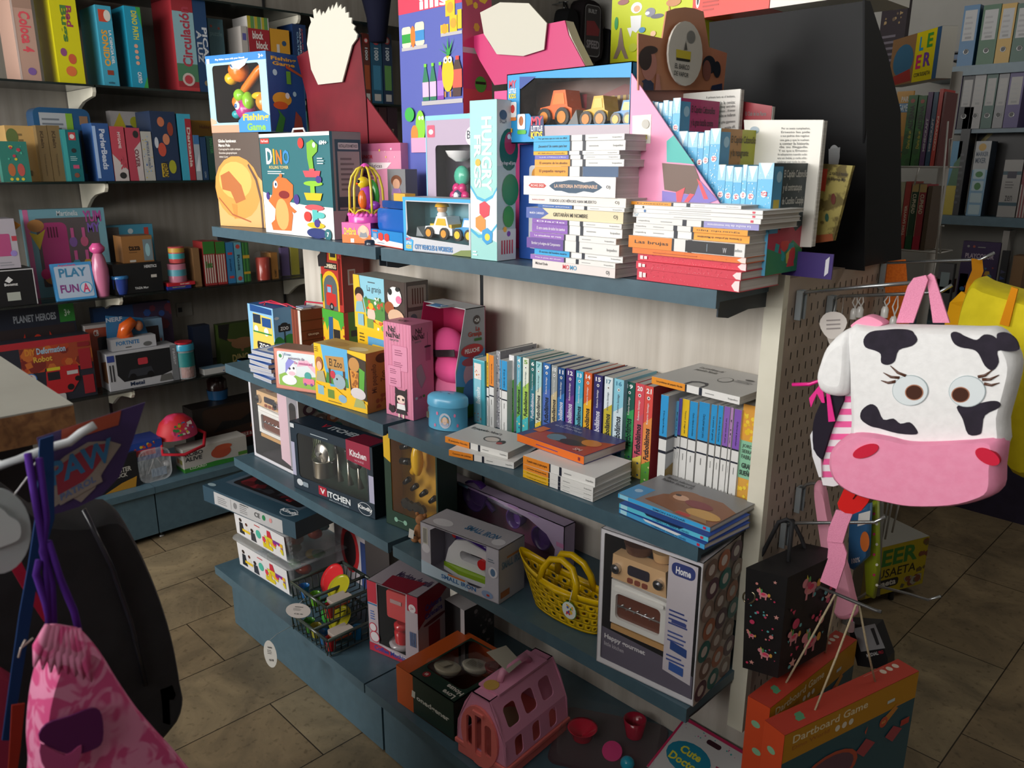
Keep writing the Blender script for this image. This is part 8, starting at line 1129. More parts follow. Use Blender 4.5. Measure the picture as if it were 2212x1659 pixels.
tagp = at(18, 440, 0, -3.79); r_ = thing('gift_box', 'green and pink tartan gift tin with an orange tag above the beauty kit', 'box', (-3.95, tagp.y-.1, T2+.357), 0); m = MB(); m.lathe([(.05, 0), (.052, .06), (.055, .062), (.055, .075), (.05, .08)], '1f4a3a', 'g', 20); m.lathe([(.053, .03), (.0535, .04)], '6a1a3a', 'p', 20); m.build('tin', r_); m = MB(); m.X = Matrix.Translation((.13, .08, -.05)); m.add([(0, 0, .02), (0, .035, .0), (0, .06, .02), (0, .03, .045)], [(0, 1, 2, 3)], 'b87a1e'); m.build('tag', r_)
# shelf 1
a, w, h, o = wb('robot_toy_box', 'dark robot car toy carton with a green corner, behind the red robot kit', 'toy box', -15, 178, 795, 672, -3.93, T1, .1, '1c2230', [('t', 'PLANET HEROES', .3, .84, .78, .92, '9aa0a8', 0, 1), ('r', .82, .8, 1, 1, '2a7a2e'), ('t', '3+', .88, .86, .95, .94, 'b8d0b8', 0, 1), ('R', .12, .05, .98, .78, '2a2224', .03), ('r', .35, .3, .72, .5, 'a82c1c'), ('e', .54, .6, .06, .1, 'b0301e'), ('p', [(.3, .5), (.4, .72), (.42, .5)], 'a82c1c'), ('p', [(.78, .5), (.68, .72), (.66, .5)], 'a82c1c'), ('r', 0, .45, .1, .95, 'a8a49c')], tc='1f3a2a')
wb('robot_toy_box', 'red and navy build-your-own robot fire truck carton', 'toy box', -15, 213, 862, 748, -3.80, T1, .09, '23242e', [('r', 0, .9, 1, 1, '96242c'), ('r', .3, .55, 1, .9, '8a3a24'), ('d', .3, .5, 1, .9, 30, ('a85a2a', '6a2420', '9a3a20'), 3, .05), ('t', 'DIY', .35, .78, .45, .88, 'b8782a', 0, 1), ('t', 'Deformation', .46, .78, .74, .88, '8aa4b8', 0, 1), ('t', 'Robot', .42, .66, .6, .75, 'b8923a', 0, 1), ('o', .37, .42, .06, '2a5a9a'), ('o', .37, .42, .05, 'b8b4b4'), ('t', '3', .35, .34, .39, .48, 'a8242c', 0, 1), ('p', [(.5, .12), (.52, .5), (.62, .55), (.84, .55), (.84, .3), (.75, .12)], 'a01e24'), ('r', .53, .35, .65, .48, '1c1c22'), ('r', .53, .5, .66, .55, 'b8a82a'), ('o', .74, .2, .035, '141416'), ('o', .82, .32, .03, '141416'), ('r', .72, .4, .83, .46, 'a8a4a4'), ('r', .86, .45, .98, .78, '8a1e28'), ('r', .87, .05, .98, .35, '8a1e28'), ('r', .86, .82, .98, .89, '7a1c24'), ('R', .55, 0, .68, .12, 'a8a4a4', .02)])
wb('toy_box', 'long blue toy carton at the back of the bottom glass shelf', 'toy box', 218, 384, 800, 665, -4.0, T1, .05, '1f3f6c', [('r', .5, 0, 1, 1, '3a2a44'), ('d', .5, .5, 1, 1, 12, ('2a4a8a', '6a2a3a'), 2, .05)])
wb('drone_toy_box', 'rust-red and white framed window carton on the bottom glass shelf', 'toy box', 198, 290, 815, 703, -3.92, T1, .06, 'a09a98', [('r', .0, 0, .7, .95, '8a3c2a'), ('R', .25, .15, 1, .8, '1c1e24', .05), ('e', .5, .45, .12, .12, '2a5a7a'), ('t', 'CB', .18, .82, .3, .92, 'b8b0ac', 0, 1)])
wb('toy_box', 'light blue framed window carton behind the orange dart toy', 'toy box', 318, 362, 800, 690, -3.94, T1, .06, '7a9ab4', [('R', .1, .1, .8, .88, '2a2024', .04), ('l', .82, .1, .95, .7, 5, 'a84a3a')])
a, w, h, o = wb('model_car_box', 'grey and white window carton with a black model off-roader', 'toy box', 240, 392, 848, 765, -3.80, T1, .12, 'a4a4a8', [('p', [(.12, .95), (.92, .95), (.9, .3), (.75, .22), (.2, .2), (.12, .4)], '17181b'), ('r', .9, 0, 1, 1, '6a6c70'), V_('racing', .92, .45, .98, .9, 'a8a8ac'), ('t', 'Metal', .28, .06, .48, .17, '22304a', 0, 1), ('r', 0, .78, .1, .95, '2a3a7a'), ('h', .02, .25, .1, .7, 2, '2a2a2e'), ('R', .42, .6, .56, .78, 'a8303a', .02), ('p', [(.25, .3), (.3, .5), (.6, .52), (.64, .3)], '2c2e34'), ('o', .33, .3, .05, '0c0c0e'), ('o', .58, .3, .05, '0c0c0e'), ('p', [(.7, .05), (.73, .22), (.88, .24), (.9, .05)], '5a5a58')], sc_='5c5e62', lc='a8a8ac', l=[('p', [(.3, .2), (.9, .2), (.9, .8), (.3, .7)], '6a4a30')])
r_ = thing('dart_toy_pack', 'orange dart toy in a blue and white card pack above the model car', 'toy pack', a+Vector((-.03, w*.12, h+.002)), PI/2); m = MB(); m.prism([(0, 0), (.2, 0), (.17, .13), (.01, .16)], .06, .065, '2a6a98'); m.box((0, 0, 0), (.2, .06, .055), 'a8a8ac'); F = Face(m, (0, 0, 0), (1, 0, 0), (0, 0, 1), .2, .055); F.draw([('t', 'FORTNITE', .1, .45, .62, .8, '2a6a9a', 0, 1), ('l', .3, .15, .5, .35, 1, '4a4a4a'), ('e', .8, .3, .1, .2, '5a5a5a')]); Face(m, (0, .0595, 0), (1, 0, 0), (0, 0, 1), .2, .16).draw([('t', 'NERF', .04, .8, .4, .93, 'a8b4c0', 0, 1)]); m.build('card_pack', r_)
m = MB(); m.tube([(.06, .03, .05), (.08, .03, .1), (.12, .03, .13)], [.026, .032, .022], 'c8561c'); m.tube([(.06, .03, .06), (.1, .03, .062)], .028, 'b8481a'); m.ball((.14, .03, .1), (.02, .015, .025), 'a86a4a'); m.build('toy_blaster', r_)
wl('toy_jar', 'clear jar of toy animals with a light blue and red lid', 'jar', 403, 808, -3.82, T1, (('jar', [(.042, 0), (.044, .01), (.044, .14)], POLY, 'g'), ('label', [(.0445, .06), (.0445, .13)], '1c6a6a', 'p'), ('contents', [(.036, .004), (.036, .06), (.01, .07)], '7a3a24', 'm'), ('lid', [(.048, .14), (.048, .165), (.046, .17)], '2f8aa8', 'g'), ('upper_lid', [(.04, .171), (.04, .18)], '9a1e2a', 'g')))
wb('dark_toy_box', 'dark blue translucent toy carton right of the animal jar', 'toy box', 425, 462, 800, 705, -3.92, T1, .06, '141d30', [])
wb('dinosaur_toy_box', 'black and green dinosaur carton leaning at the right end of the glass shelf', 'toy box', 478, 560, 785, 702, -3.9, T1, .05, '2c3a14', [('p', [(0, 1), (.3, 1), (.2, .6), (0, .7)], '101010'), ('e', .62, .5, .32, .14, '6a4a30'), ('p', [(.2, .65), (.5, .6), (.5, .5), (.25, .58)], '6a4a30'), ('r', .55, .3, .62, .45, '6a4a30'), ('t', 'DINO', .3, .06, .75, .25, '8a7a4a', 0, 1)], ry=0)
wl('small_cup', 'white and blue wrapped cup near the end of the zoo house shelf', 'cup', 528, 782, -3.80, T1, (('cup', [(.03, 0), (.034, .045)], 'a0a8ac', 'g'), ('band', [(.0345, .036), (.035, .045)], '2a6a98', 'g')))
wb('white_box', 'small flat white carton at the edge of the bottom glass shelf', 'box', 442, 492, 812, 792, -3.79, T1, .06, 'a8a8a6', [('o', .85, .3, .03, '2a4a7a')], h=.03, tc='5a7a90')
sw = at(398, 668, 0, X0+.004); m = MB(); m.box((0, -.04, -.035), (.008, .04, .035), '8e8a82'); m.box((.008, -.034, -.012), (.010, -.014, .012), '1c1e2a'); o = m.build('wall_socket', loc=(X0+.001, sw.y, sw.z)); tag(o, 'pale rectangular wall plate with a dark switch above the animal jar', 'wall plate')
# base
wb('race_toy_box', 'blue and red toy carton with a red tray behind the purple header card', 'toy box', 268, 350, 958, 905, -3.74, T0+.11, .14, '1c3c8a', [('r', .0, .25, .8, .6, 'a81e2c'), ('d', .1, .65, .8, .95, 8, ('b8a02a', 'a83a2a'), 2, .05)], h=.09, tc='2a3a7a')
p = at(405, 935, 0, -3.72); r_ = thing('child_cap', 'red children\'s cap with a colourful printed front and red strap', 'cap', (-3.80, p.y-.02, T0+.175), PI/2+.2); m = MB(); CPM = noisy('cap_print', 'b81e2a', 'c83a6a', 9, .6, lo=.45, hi=.55); m.lathe([(.10, 0), (.098, .03), (.08, .075), (.045, .105), (.0, .115)], CPM, 'm', 24, sy=.8, cap=False); m.build('crown', r_)
m = MB(); m.tube([(-.1, -.02, .0), (-.13, -.07, -.045), (-.05, -.12, -.06), (.06, -.12, -.045), (.12, -.05, -.01), (.1, 0, .01)], .008, 'a81e2c', 'm'); m.build('strap', r_)
m = MB(); Face(m, (-.07, -.083, .02), (1, 0, 0), (0, .35, .93), .12, .07).draw([('d', .05, .05, .95, .95, 26, ('c8a82a', '2a6aa8', 'c8b8b0', '3a8a4a', 'b83a6a'), 4, .07)]); m.build('front_print', r_)
a, w = wgeo(300, 372, 1015, -3.72, T0+.001); r_ = thing('doctor_kit_bag', 'clear zipped bag of white toy instruments on the base cabinet', 'toy bag', a, PI/2); m = MB(); m.prism(rrect(0, 0, w, .16, .04), 0, .1, POLY); m.build('bag', r_); m = MB(); m.tube([(.05, .03, .03), (.09, .03, .12), (.13, .03, .04)], .005, 'a8a8aa'); m.box((.06, .01, .02), (.13, .015, .06), '6a8098'); m.ball((.14, .04, .06), .02, 'a8a8aa'); m.build('contents', r_)
wb('truck_toy_box', 'black monster truck toy carton with gold lettering, low behind the purple card', 'toy box', 205, 305, 1062, 985, -3.72, T0, .13, '16161a', [('t', 'MONSTER', .3, .5, .85, .64, 'a8a49c', 0, 1), ('t', 'TRUCK', .38, .36, .75, .48, 'a8a49c', 0, 1), ('p', [(.2, 0), (.9, 0), (.95, .3), (.6, .2)], 'a87a24'), ('o', .55, .8, .08, 'b8862a')], h=.17)
wb('robot_pet_box', 'white, green and red robot lizard carton on the base cabinet', 'toy box', 402, 540, 1041, 978, -3.72, T0, .1, 'a8a49e', [('p', [(0, 0), (1, 0), (1, .14), (.5, .22), (0, .18)], '2f7a2a'), ('t', 'ROBO', .03, .68, .3, .86, '33363a', 0, 1), ('t', 'ALIVE', .02, .46, .28, .64, '33363a', 0, 1), ('t', 'LIZARD', .08, .1, .34, .2, 'b8c0a8', 0, 1), ('e', .58, .55, .16, .26, 'a0442e'), ('e', .62, .75, .14, .12, 'a84a30'), ('r', .85, .2, 1, .35, '4a7a2a')], h=.12, lc='a8a49e', l=[('r', .0, 0, 1, .15, '2f7a2a'), ('t', 'ROBO\nALIVE', .2, .6, .7, .85, '33363a', 0, 1), ('r', .2, .3, .45, .5, '8a5a3a'), ('r', .5, .3, .8, .5, '7a7a3a')], rx=0)
wb('vehicle_toy_box', 'long dark window carton with a black winged toy car and orange backing', 'toy box', 425, 620, 985, 905, -3.88, T0+.0, .12, '17110f', [('R', .1, .35, .95, .95, '2c1a10', .04), ('p', [(.6, .4), (.95, .5), (.95, .92), (.7, .9)], '8a4a1c'), ('p', [(.2, .45), (.3, .65), (.5, .6), (.65, .75), (.62, .5)], '0a0a0c'), ('r', 0, .2, 1, .33, '7a1c1c'), ('t', 'BATMOBILE & BATMAN', .35, .24, .8, .31, 'b8a8a0', 0, 1)], h=.26)
wl('sand_bucket', 'blue, black and red printed toy bucket at the back of the base cabinet', 'bucket', 475, 900, -4.0, T0+.262, (('bucket', [(.05, 0), (.055, .05)], '22507a', 'g'), ('upper_part', [(.05, .051), (.05, .1), (.03, .12)], '2a1414', 'g')))
# ================= foreground counter with hanging goods =================
cz = 1.45; cn = P((158, 872), cz); LG = noisy('light_grey_laminate', '8f8e86', '98978f', 6, .5)
root = thing('display_counter', 'grey-topped wooden-edged counter corner close to the camera on the left', 'counter', (cn.x-.5, cn.y-.3, 0)); LC = -root.location
m = MB(); m.box((cn.x-1.1, cn.y-.6, cz-.002), (cn.x, cn.y, cz), LG); m.box((cn.x-1.1, cn.y-.6, cz-.042), (cn.x, cn.y, cz-.002), WOODE); o = m.build('counter_top', root, loc=LC); o['label'] = 'counter top with an oak-coloured edge'
m = MB(); m.box((cn.x-1.05, cn.y-.58, 0), (cn.x-.10, cn.y-.03, cz-.043), noisy('dark_counter_side', '2a2428', '302a2e', 8, .6)); m.build('body', root, loc=LC)
def px0(pts, X): return [(p.y, p.z) for p in [at(x, y, 0, X) for x, y in pts]]
RX = Matrix.Rotation(PI/2, 4, 'Z')
def puffx(m, pts, X, t, c, k='m', **kw): m.X = RX; puff(m, px0(pts, X), -X, t, c, k, **kw); m.X = Matrix.Identity(4)
def board(m, pts, X, t, c, k='p'): m.prism(px0(pts, X), X-t, X, c, k, 'x')
def fg(name, label, cat, p, X):
    r = thing(name, label, cat, at(*p, 0, X)); return r, -r.location
hx_ = cn.x-.10
for lab, pts in (('white upturned hook in front of the purple header card', [(-60, 1030), (0, 1006), (60, 985), (115, 965), (150, 955), (175, 935), (205, 918)]),):
    r, l = fg('display_hook', lab, 'hook', (0, 1006), -.86); m = MB(); q = [at(x, y, 0, -.86+.0*i) for i, (x, y) in enumerate(pts)]; q[0].x = hx_; m.tube(q, .0045, 'c4c8cc', n=10); m.build('rod', r, loc=l)
XC = -.875
r, l = fg('header_card', 'purple and orange header card with a shield-shaped logo hanging on the white hook', 'packaging card', (190, 980), XC); m = MB(); board(m, [(80, 946), (314, 869), (286, 955), (258, 1030), (220, 1070), (170, 1095), (109, 1114)], XC, .001, '3a2858')
art_at(m, 0, XC, 1, [('p', [(133, 928), (262, 886), (256, 918), (132, 957)], '96402c'), ('p', [(112, 1010), (140, 985), (190, 955), (235, 952), (262, 960), (235, 1000), (222, 1020), (205, 1055), (175, 1085), (150, 1072), (118, 1095), (108, 1060)], '8c8078'), ('p', [(120, 1012), (150, 990), (195, 962), (230, 958), (225, 985), (200, 1020), (160, 1060), (125, 1070)], '8c2a3a'), ('t', 'PAW', (112, 1052), (246, 992), (104, 1002), 1, '2f6a94'), ('p', [(122, 1072), (215, 1020), (222, 1040), (130, 1092)], '8c8078'), ('t', 'PATROL', (132, 1082), (208, 1040), (129, 1068), 1, '5a6a90')])
m.build('card', r, loc=l)
r, l = fg('black_backpack', 'large dark backpack hanging beneath the counter, behind the pink bag', 'backpack', (200, 1300), -.98); m = MB(); puffx(m, smooth([(-60, 1060), (60, 1085), (150, 1090), (222, 1078), (262, 1130), (300, 1210), (330, 1290), (352, 1370), (366, 1450), (372, 1500), (340, 1560), (200, 1680), (-60, 1700)], 3), -.99, .05, BLACKF); m.build('bag_body', r, loc=l)
m = MB(); board(m, [(346, 1490), (372, 1480), (380, 1500), (376, 1512), (366, 1512), (368, 1566), (352, 1562), (350, 1520)], -.94, .006, '0c0c0e'); m.build('strap_end', r, loc=l)
m = MB(); m.tube([at(x, y, 0, -.936) for x, y in ((180, 1100), (240, 1220), (285, 1350), (315, 1480))], .003, '26262c'); m.build('seam_piping', r, loc=l)
PK = noisy('pink_zigzag', 'c8487e', 'd884a8', 30, .9, .1, 1, dist=2.2, lo=.44, hi=.56)
r, l = fg('drawstring_bag', 'pink and white zigzag drawstring bag with gathered top in the lower left corner', 'bag', (200, 1550), -.74); m = MB(); puffx(m, smooth([(104, 1352), (118, 1347), (150, 1352), (172, 1358), (200, 1388), (232, 1440), (280, 1510), (330, 1570), (380, 1625), (425, 1690), (430, 1760), (40, 1760), (52, 1690), (60, 1640), (56, 1580), (62, 1500), (74, 1440), (92, 1385)], 3), -.77, .045, PK); m.build('bag_body', r, loc=l)
m = MB()
for i in range(8): a_, b_ = (104+i*9, 1350+i*1.2), (74+i*18, 1440+i*6); m.tube([at(*a_, 0, -.735), at((a_[0]+b_[0])/2-3, (a_[1]+b_[1])/2, 0, -.725), at(*b_, 0, -.727)], [.003, .006, .001], PK, 'm', 8)
m.build('gathered_folds', r, loc=l)
m = MB(); board(m, smooth([(86, 1600), (100, 1565), (150, 1548), (200, 1530), (220, 1545), (222, 1600), (200, 1620), (150, 1630)], 3), -.716, .002, '5a1f52', 'm'); board(m, smooth([(88, 1608), (140, 1632), (176, 1610), (160, 1660), (100, 1665)], 3), -.715, .002, 'b04a7c', 'm'); m.build('print', r, loc=l)
m = MB()
for pts in ([(60, 980), (80, 1100), (98, 1200), (106, 1350)], [(84, 990), (100, 1120), (92, 1190), (112, 1260), (116, 1352)], [(84, 1210), (78, 1240), (98, 1300), (110, 1352)], [(104, 1170), (130, 1250), (160, 1320), (170, 1362)]): m.tube([at(x, y, 0, -.80) for x, y in pts], .0034, '47207c', 'm', 8)
m.build('drawcord', r, loc=l)
r, l = fg('blue_strap_bag', 'dark blue strap running down behind the white round tag', 'strap', (70, 1250), -.84); m = MB()
m.prism(px0([(86, 950), (116, 940), (118, 1120), (84, 1240), (62, 1370), (45, 1480), (25, 1600), (5, 1600), (25, 1450), (42, 1330), (62, 1220), (80, 1100)], -.84), -.843, -.84, '14305c', 'm', 'x'); m.build('webbing', r, loc=l)
m = MB(); m.tube([at(x, y, 0, -.835) for x, y in ((40, 1420), (45, 1400), (72, 1378))], .0012, 'b8a8a0'); m.tube([at(x, y, 0, -.835) for x, y in ((46, 1400), (55, 1382))], .0012, 'b8a8a0'); m.build('plastic_fastener', r, loc=l)
r, l = fg('red_strap', 'crimson strap crossing diagonally under the white round tag', 'strap', (60, 1270), -.88); m = MB(); board(m, [(20, 1222), (42, 1205), (84, 1290), (100, 1330), (96, 1345), (60, 1290)], -.88, .003, 'a81e3a', 'm'); m.build('webbing', r, loc=l)
r, l = fg('round_tag', 'large white round tag with a raised cloud shape at the left picture edge', 'tag', (0, 1145), -.80); m = MB(); board(m, [(-5+72*math.cos(t), 1148+92*math.sin(t)) for t in [i*PI/16 for i in range(32)]], -.80, .004, 'a8b0b4'); m.build('disc', r, loc=l)
m = MB(); board(m, smooth([(-60, 1150), (-30, 1090), (5, 1100), (20, 1115), (42, 1130), (44, 1160), (22, 1175), (-40, 1190)], 3), -.797, .003, 'c4cace'); m.build('cloud', r, loc=l)
m = MB(); m.tube([at(30, 1070, 0, -.80), at(60, 1030, 0, -.83), at(90, 975, 0, -.86)], .0008, 'c8c8c8', n=4); m.build('cord', r, loc=l)
r, l = fg('pink_bag', 'plain dusty pink bag behind the blue strap at the lower left edge', 'bag', (10, 1500), -.90); m = MB(); puffx(m, [(-60, 1420), (0, 1440), (34, 1462), (28, 1560), (10, 1720), (-60, 1720)], -.90, .02, '8c2a44'); m.build('bag_body', r, loc=l)
r, l = fg('orange_tab', 'orange fabric tab between the blue strap and the zigzag bag', 'strap', (38, 1560), -.83); m = MB(); board(m, [(26, 1524), (54, 1520), (44, 1620), (30, 1720), (14, 1720), (22, 1600)], -.83, .002, '8c2a1c', 'm'); m.build('webbing', r, loc=l)
# ================= back wall goods =================
YB_ = 4.52
def bk_(name, label, cat, xl, xr, yt, z, d, c, f=(), Y=YB_, h=None, s=(), **k):
    a, b = at(xl, yt, 1, Y), at(xr, yt, 1, Y); zz = a.z; a.z = z+.001
    return carton(name, label, cat, a, 0, b.x-a.x, d, h or zz-z-.001, c, f=f, s=s, **k)
def binder(label, xl, xr, yt, c, z, gy='9c9c9c'):
    a, b = at(xl, yt, 1, YB_), at(xr, yt, 1, YB_); h = a.z-z-.001; a.z = z+.001; w = b.x-a.x; root = thing('ring_binder', label, 'binder', a); m = MB(); m.box((0, 0, 0), (w, .28, h), c)
    Face(m, (0, 0, 0), (1, 0, 0), (0, 0, 1), w, h).draw([('r', .12, .42, .88, .92, gy), ('l', .2, .5, .8, .85, 4, '8a8a8a'), ('r', .3, .45, .7, .49, '7a7a7a')]); m.build('cover', root)
    m = MB(); m.tube([(w/2+.011*math.cos(t), -.001, h*.24+.011*math.sin(t)) for t in [i*PI/7 for i in range(14)]], .002, 'a8a8a8', 's', 6, True); Face(m, (w/2-.01, -.0006, h*.24-.01), (1, 0, 0), (0, 0, 1), .02, .02).draw([('e', .5, .5, .5, .5, '1a1a1c')]); m.build('finger_ring', root)
for lab, x0, x1, yt, c in (('blue lever arch binder, leftmost on the top back shelf', 2084, 2118, 13, '33658c'), ('green lever arch binder on the top back shelf', 2126, 2164, 12, '1d5230'), ('yellow lever arch binder on the top back shelf', 2166, 2198, 9, 'a8842a'), ('dark green lever arch binder at the right picture edge', 2200, 2236, 8, '1c4a3a')): binder(lab, x0, x1, yt, c, 2.215)
m = MB(); m.box((-1.5, 4.53, 1.90), (1.6, 4.868, 1.92), BLUE); m.build('shelf', bs, loc=(.4, -4.7, 0))
for lab, x0, x1, yt, c in (('purple lever arch binder with a white label on the second back shelf', 2055, 2080, 164, '3a2560'), ('black lever arch binder on the second back shelf', 2082, 2107, 164, '1c1c20'), ('white-grey binder on the second back shelf', 2108, 2132, 162, '8c8a8a'), ('dark teal lever arch binder on the second back shelf', 2134, 2158, 160, '15483c'), ('slim grey binder on the second back shelf', 2160, 2182, 160, '77777a'), ('purple lever arch binder at the right picture edge', 2184, 2216, 157, '3a2866')): binder(lab, x0, x1, yt, c, 1.92, '8f8d8b')
root = thing('letter_tray', 'black stacked letter tray with blue paper left of the blue binder', 'letter tray', (at(2042, 140, 1, YB_).x, YB_+.03, 2.216)); m = MB(); w = at(2080, 140, 1, YB_).x-root.location.x
for i in range(3): m.box((0, 0, .035*i), (w, .25, .035*i+.006), '1c1e22')
m.box((w-.008, 0, 0), (w, .25, .11), '1c1e22'); m.box((.005, .01, .042), (w-.02, .2, .062), '26466a'); m.build('tray', root)
bk_('craft_box', 'sky and tree printed carton on the middle back shelf', 'box', 2056, 2080, 305, 1.50, .1, '3f7a9c', [('r', 0, 0, 1, .4, 'a8961e'), ('p', [(.2, .4), (1, .4), (1, .8), (.5, .7)], '2a5a34')])
bk_('craft_box', 'tall black carton with faint print on the middle back shelf', 'box', 2084, 2104, 232, 1.50, .1, '16161a', [('l', .3, .1, .9, .6, 9, '3a3a40')])
bk_('art_pad', 'large black artist pad with rainbow strokes on the middle back shelf', 'art pad', 2120, 2230, 232, 1.50, .03, '151213', [('p', [(.1, .3), (.3, .6), (.4, .3)], '2a5a70'), ('p', [(0, .35), (.15, .5), (.2, .2)], '7a1f4a'), ('p', [(.1, .7), (.4, .85), (.45, .82), (.12, .66)], '8a7a2a')], Y=4.66)
bk_('marker_box', 'white and blue marker mixer carton with green bottle pictures', 'box', 2110, 2143, 305, 1.50, .1, '6a90ac', [('r', 0, .62, 1, 1, '9a9c9e'), ('e', .45, .92, .25, .05, 'a8842a'), ('t', 'MARKER', .1, .8, .9, .86, '3a4a5a', 0, 1), ('t', 'MIXER', .1, .71, .8, .78, '3a4a5a', 0, 1)]+[('R', .12, .5-.16*i, .88, .63-.16*i, '9ab0b8', .05) for i in range(4)]+[('e', .5, .56, .25, .04, '2a6a2a'), ('e', .5, .4, .22, .05, '2a6a2a')], sc_='1c2a38')
bk_('card_pack', 'grey and white art supply pack reading zen', 'pack', 2172, 2212, 345, 1.50, .08, '8a8886', [('r', 0, .74, 1, .8, '1f4250'), ('R', .25, .68, .75, .8, '221c30', .03), ('t', 'zen', .3, .28, .7, .38, '3a3638'), ('r', 0, .2, 1, .26, '1f4250'), ('l', .2, .5, .8, .64, 3, '5a5658')])
bk_('pencil_pack', 'red-topped pencil pack at the right picture edge', 'pack', 2214, 2240, 350, 1.50, .05, '6a1c24', [('h', 0, 0, 1, .6, 4, '9a908c')])
bk_('play_paint_pack', 'purple paint stick hang pack with white lettering below the middle back shelf', 'pack', 2082, 2166, 520, .95, .03, '33204c', [('t', 'PLAYCOLOR', .1, .8, .85, .86, 'a89aa8', 0, 1), ('o', .15, .94, .035, '8a8a8a'), ('o', .3, .94, .035, '9a4a3a'), ('r', .4, .93, .6, .94, '8a8a8a'), ('d', .1, .4, .9, .72, 16, ('8a3a3a', 'a8862a', '3a6a8a'), 2, .06)])
bk_('card_box', 'tall white carton right of the purple hang pack', 'box', 2168, 2182, 498, .95, .1, '8e8b88'); bk_('card_box', 'plain brown kraft carton at the lower right of the back wall', 'box', 2190, 2216, 552, .95, .1, '7a5c3c')
bk_('pencil_case', 'black pencil set with a row of coloured tips below the back shelf', 'pencil set', 2166, 2182, 541, .95, .02, '15161a', [('p', [(.2, .15+.08*i), (.9, .17+.08*i), (.2, .2+.08*i)], ('8a4a2a', 'a8862a', '8a9a3a', '3a8a4a', '2a7a7a', '2a5a8a', '2a3a6a', '3a3a5a')[i]) for i in range(8)], Y=4.49)
bk_('card_box', 'small orange-red carton above the books on the lower back shelf', 'box', 2024, 2064, 548, 1.10, .08, '8a3a1c', h=.07); bk_('calculator_pack', 'grey calculator pack behind the chrome hooks', 'pack', 2030, 2062, 568, .95, .04, '5c5c60', [('r', .2, .6, .8, .85, '8a9aa0')]); bk_('stick_pack', 'yellow glue stick pack behind the yellow strap', 'pack', 2074, 2092, 590, .95, .04, '98901e', [('o', .5, .7, .3, '2a5a8a')])
# wire book spinner with two signs
sx, sy = at(1990, 400, 1, 3.0).x, 3.08; root = thing('book_spinner', 'white wire book spinner carrying shelves of children\'s books behind the black display', 'display rack', (sx, sy, 0)); WW = 'a8a6a2'
m = MB(); m.lathe([(.018, .42), (.018, 2.06)], WW, 'g', 14, (0, .12, 0)); m.build('pole', root)
def rel(x, y, Y): return at(x, y, 1, Y)-root.location
for z, x0, x1, n in ((358, 1938, 2050, 'a'), (538, 1930, 2032, 'b')):
    a, b = rel(x0, z, 2.93), rel(x1, z+2, 2.93); a.z = b.z = min(a.z, b.z)-.002; m = MB(); q = Vector((0, .12, 0)); up = Vector((0, 0, .05))
    m.tube([a, b, b+q, a+q], .003, WW, n=6, cyc=True); m.tube([a+up, a+up+q], .003, WW, n=6); m.tube([b+up*1.8, b+up*1.8-Vector((.01, .0, 0)), b], .003, WW, n=6)
    for i in range(5): c_ = a+(b-a)*(i/4); m.tube([c_, c_+q], .002, WW, n=5)
    m.build('wire_shelf', root)
m = MB(); 
for x0, y0, x1, y1 in ((2048, 262, 2022, 560), (2022, 560, 2008, 640), (1985, 362, 1975, 400)): m.tube([rel(x0, y0, 2.92), rel(x1, y1, 2.92)], .0032, WW, n=6)
m.build('wire_upright', root)
m = MB()
for x0, y0, x1, y1 in ((1928, 1080, 1912, 1165), (1945, 1075, 1927, 1150), (1920, 1080, 1905, 1160)): m.tube([rel(x0, y0, 2.95), rel(x1, y1, 2.95)], .004, WW, n=6)
m.tube([rel(1902, 1070, 2.9), rel(1893, 1285, 2.9)], .014, '7a7872', n=8); m.build('lower_wire', root)
def bx(label, A, B, top, z, d, c, f, s, sc_, name='sign_box', s2=()):
    a, b = Vector(A), Vector(B); u = b-a; a.z = z
    return carton(name, label, 'sign', a, math.atan2(u.y, u.x), math.hypot(u.x, u.y), d, top, c, f=f, sc_=sc_, s=s, tc='9a9890')
LE = lambda y=1: [('r', .52, 0, .92, 1, 'b8a800'), ('r', 0, 0, .52, 1, '7a5a3a'), ('r', .92, 0, 1, 1, '26486a'), ('e', .28, .5, .22, .34, '2f5a74'), ('p', [(0, 0), (.5, .05), (.45, .3), (.1, .2)], '8a2a24'), ('t', 'L', .6, .62, .68, .9, '1a78a0', 0, 1), ('t', 'E', .75, .65, .86, .93, '2f7a2a', 0, 1), ('t', 'E', .57, .26, .67, .54, 'a81c5a', 0, 1), ('t', 'R', .72, .28, .86, .56, '5a3080', 0, 1), ('t', 'CON SUSAETA', .56, .1, .88, .18, '3a3420')]
za = at(1935, 186, 1, 3.0).z; bx('yellow and blue sign box with a large four-letter word on top of the spinner', at(1918, 188, 1, 3.02), at(2020, 174, 1, 2.82), at(2024, 57, 1, 2.82).z-za, za, .05, 'a8a49a', LE(), (), '9c9a92')
a, b = P((1857, 1297), .05), P((1992, 1260), .05); hh = hz(b, (2006, 1158)); o = bx('yellow letter-printed base box standing on the floor under the spinner', a, b, hh, .05, .26, '8a8478', [('r', 0, 0, 1, 1, '9c8a10'), ('t', 'LEER', .1, .58, .84, .92, '2f6a2a', 0, 1), ('r', .42, .58, .44, .6, '9c8a10'), ('p', [(.0, .0), (.08, 0), (.05, .9), (0, .8)], '6a5a2a'), ('t', 'SUSAETA', .15, .34, .84, .52, '221e14'), ('R', .1, .13, .58, .3, '16161a', .04), ('t', 'susaeta', .14, .16, .54, .27, 'b8b4ac', 0, 1), ('d', .6, .03, .96, .25, 14, ('4a4a3a', '6a3a2a', '8a8478'), 2, .05), ('d', .86, .3, 1, .98, 8, ('6a3a2a', '5a4a2a'), 3, .04)], (), '8a8478')
m = MB()
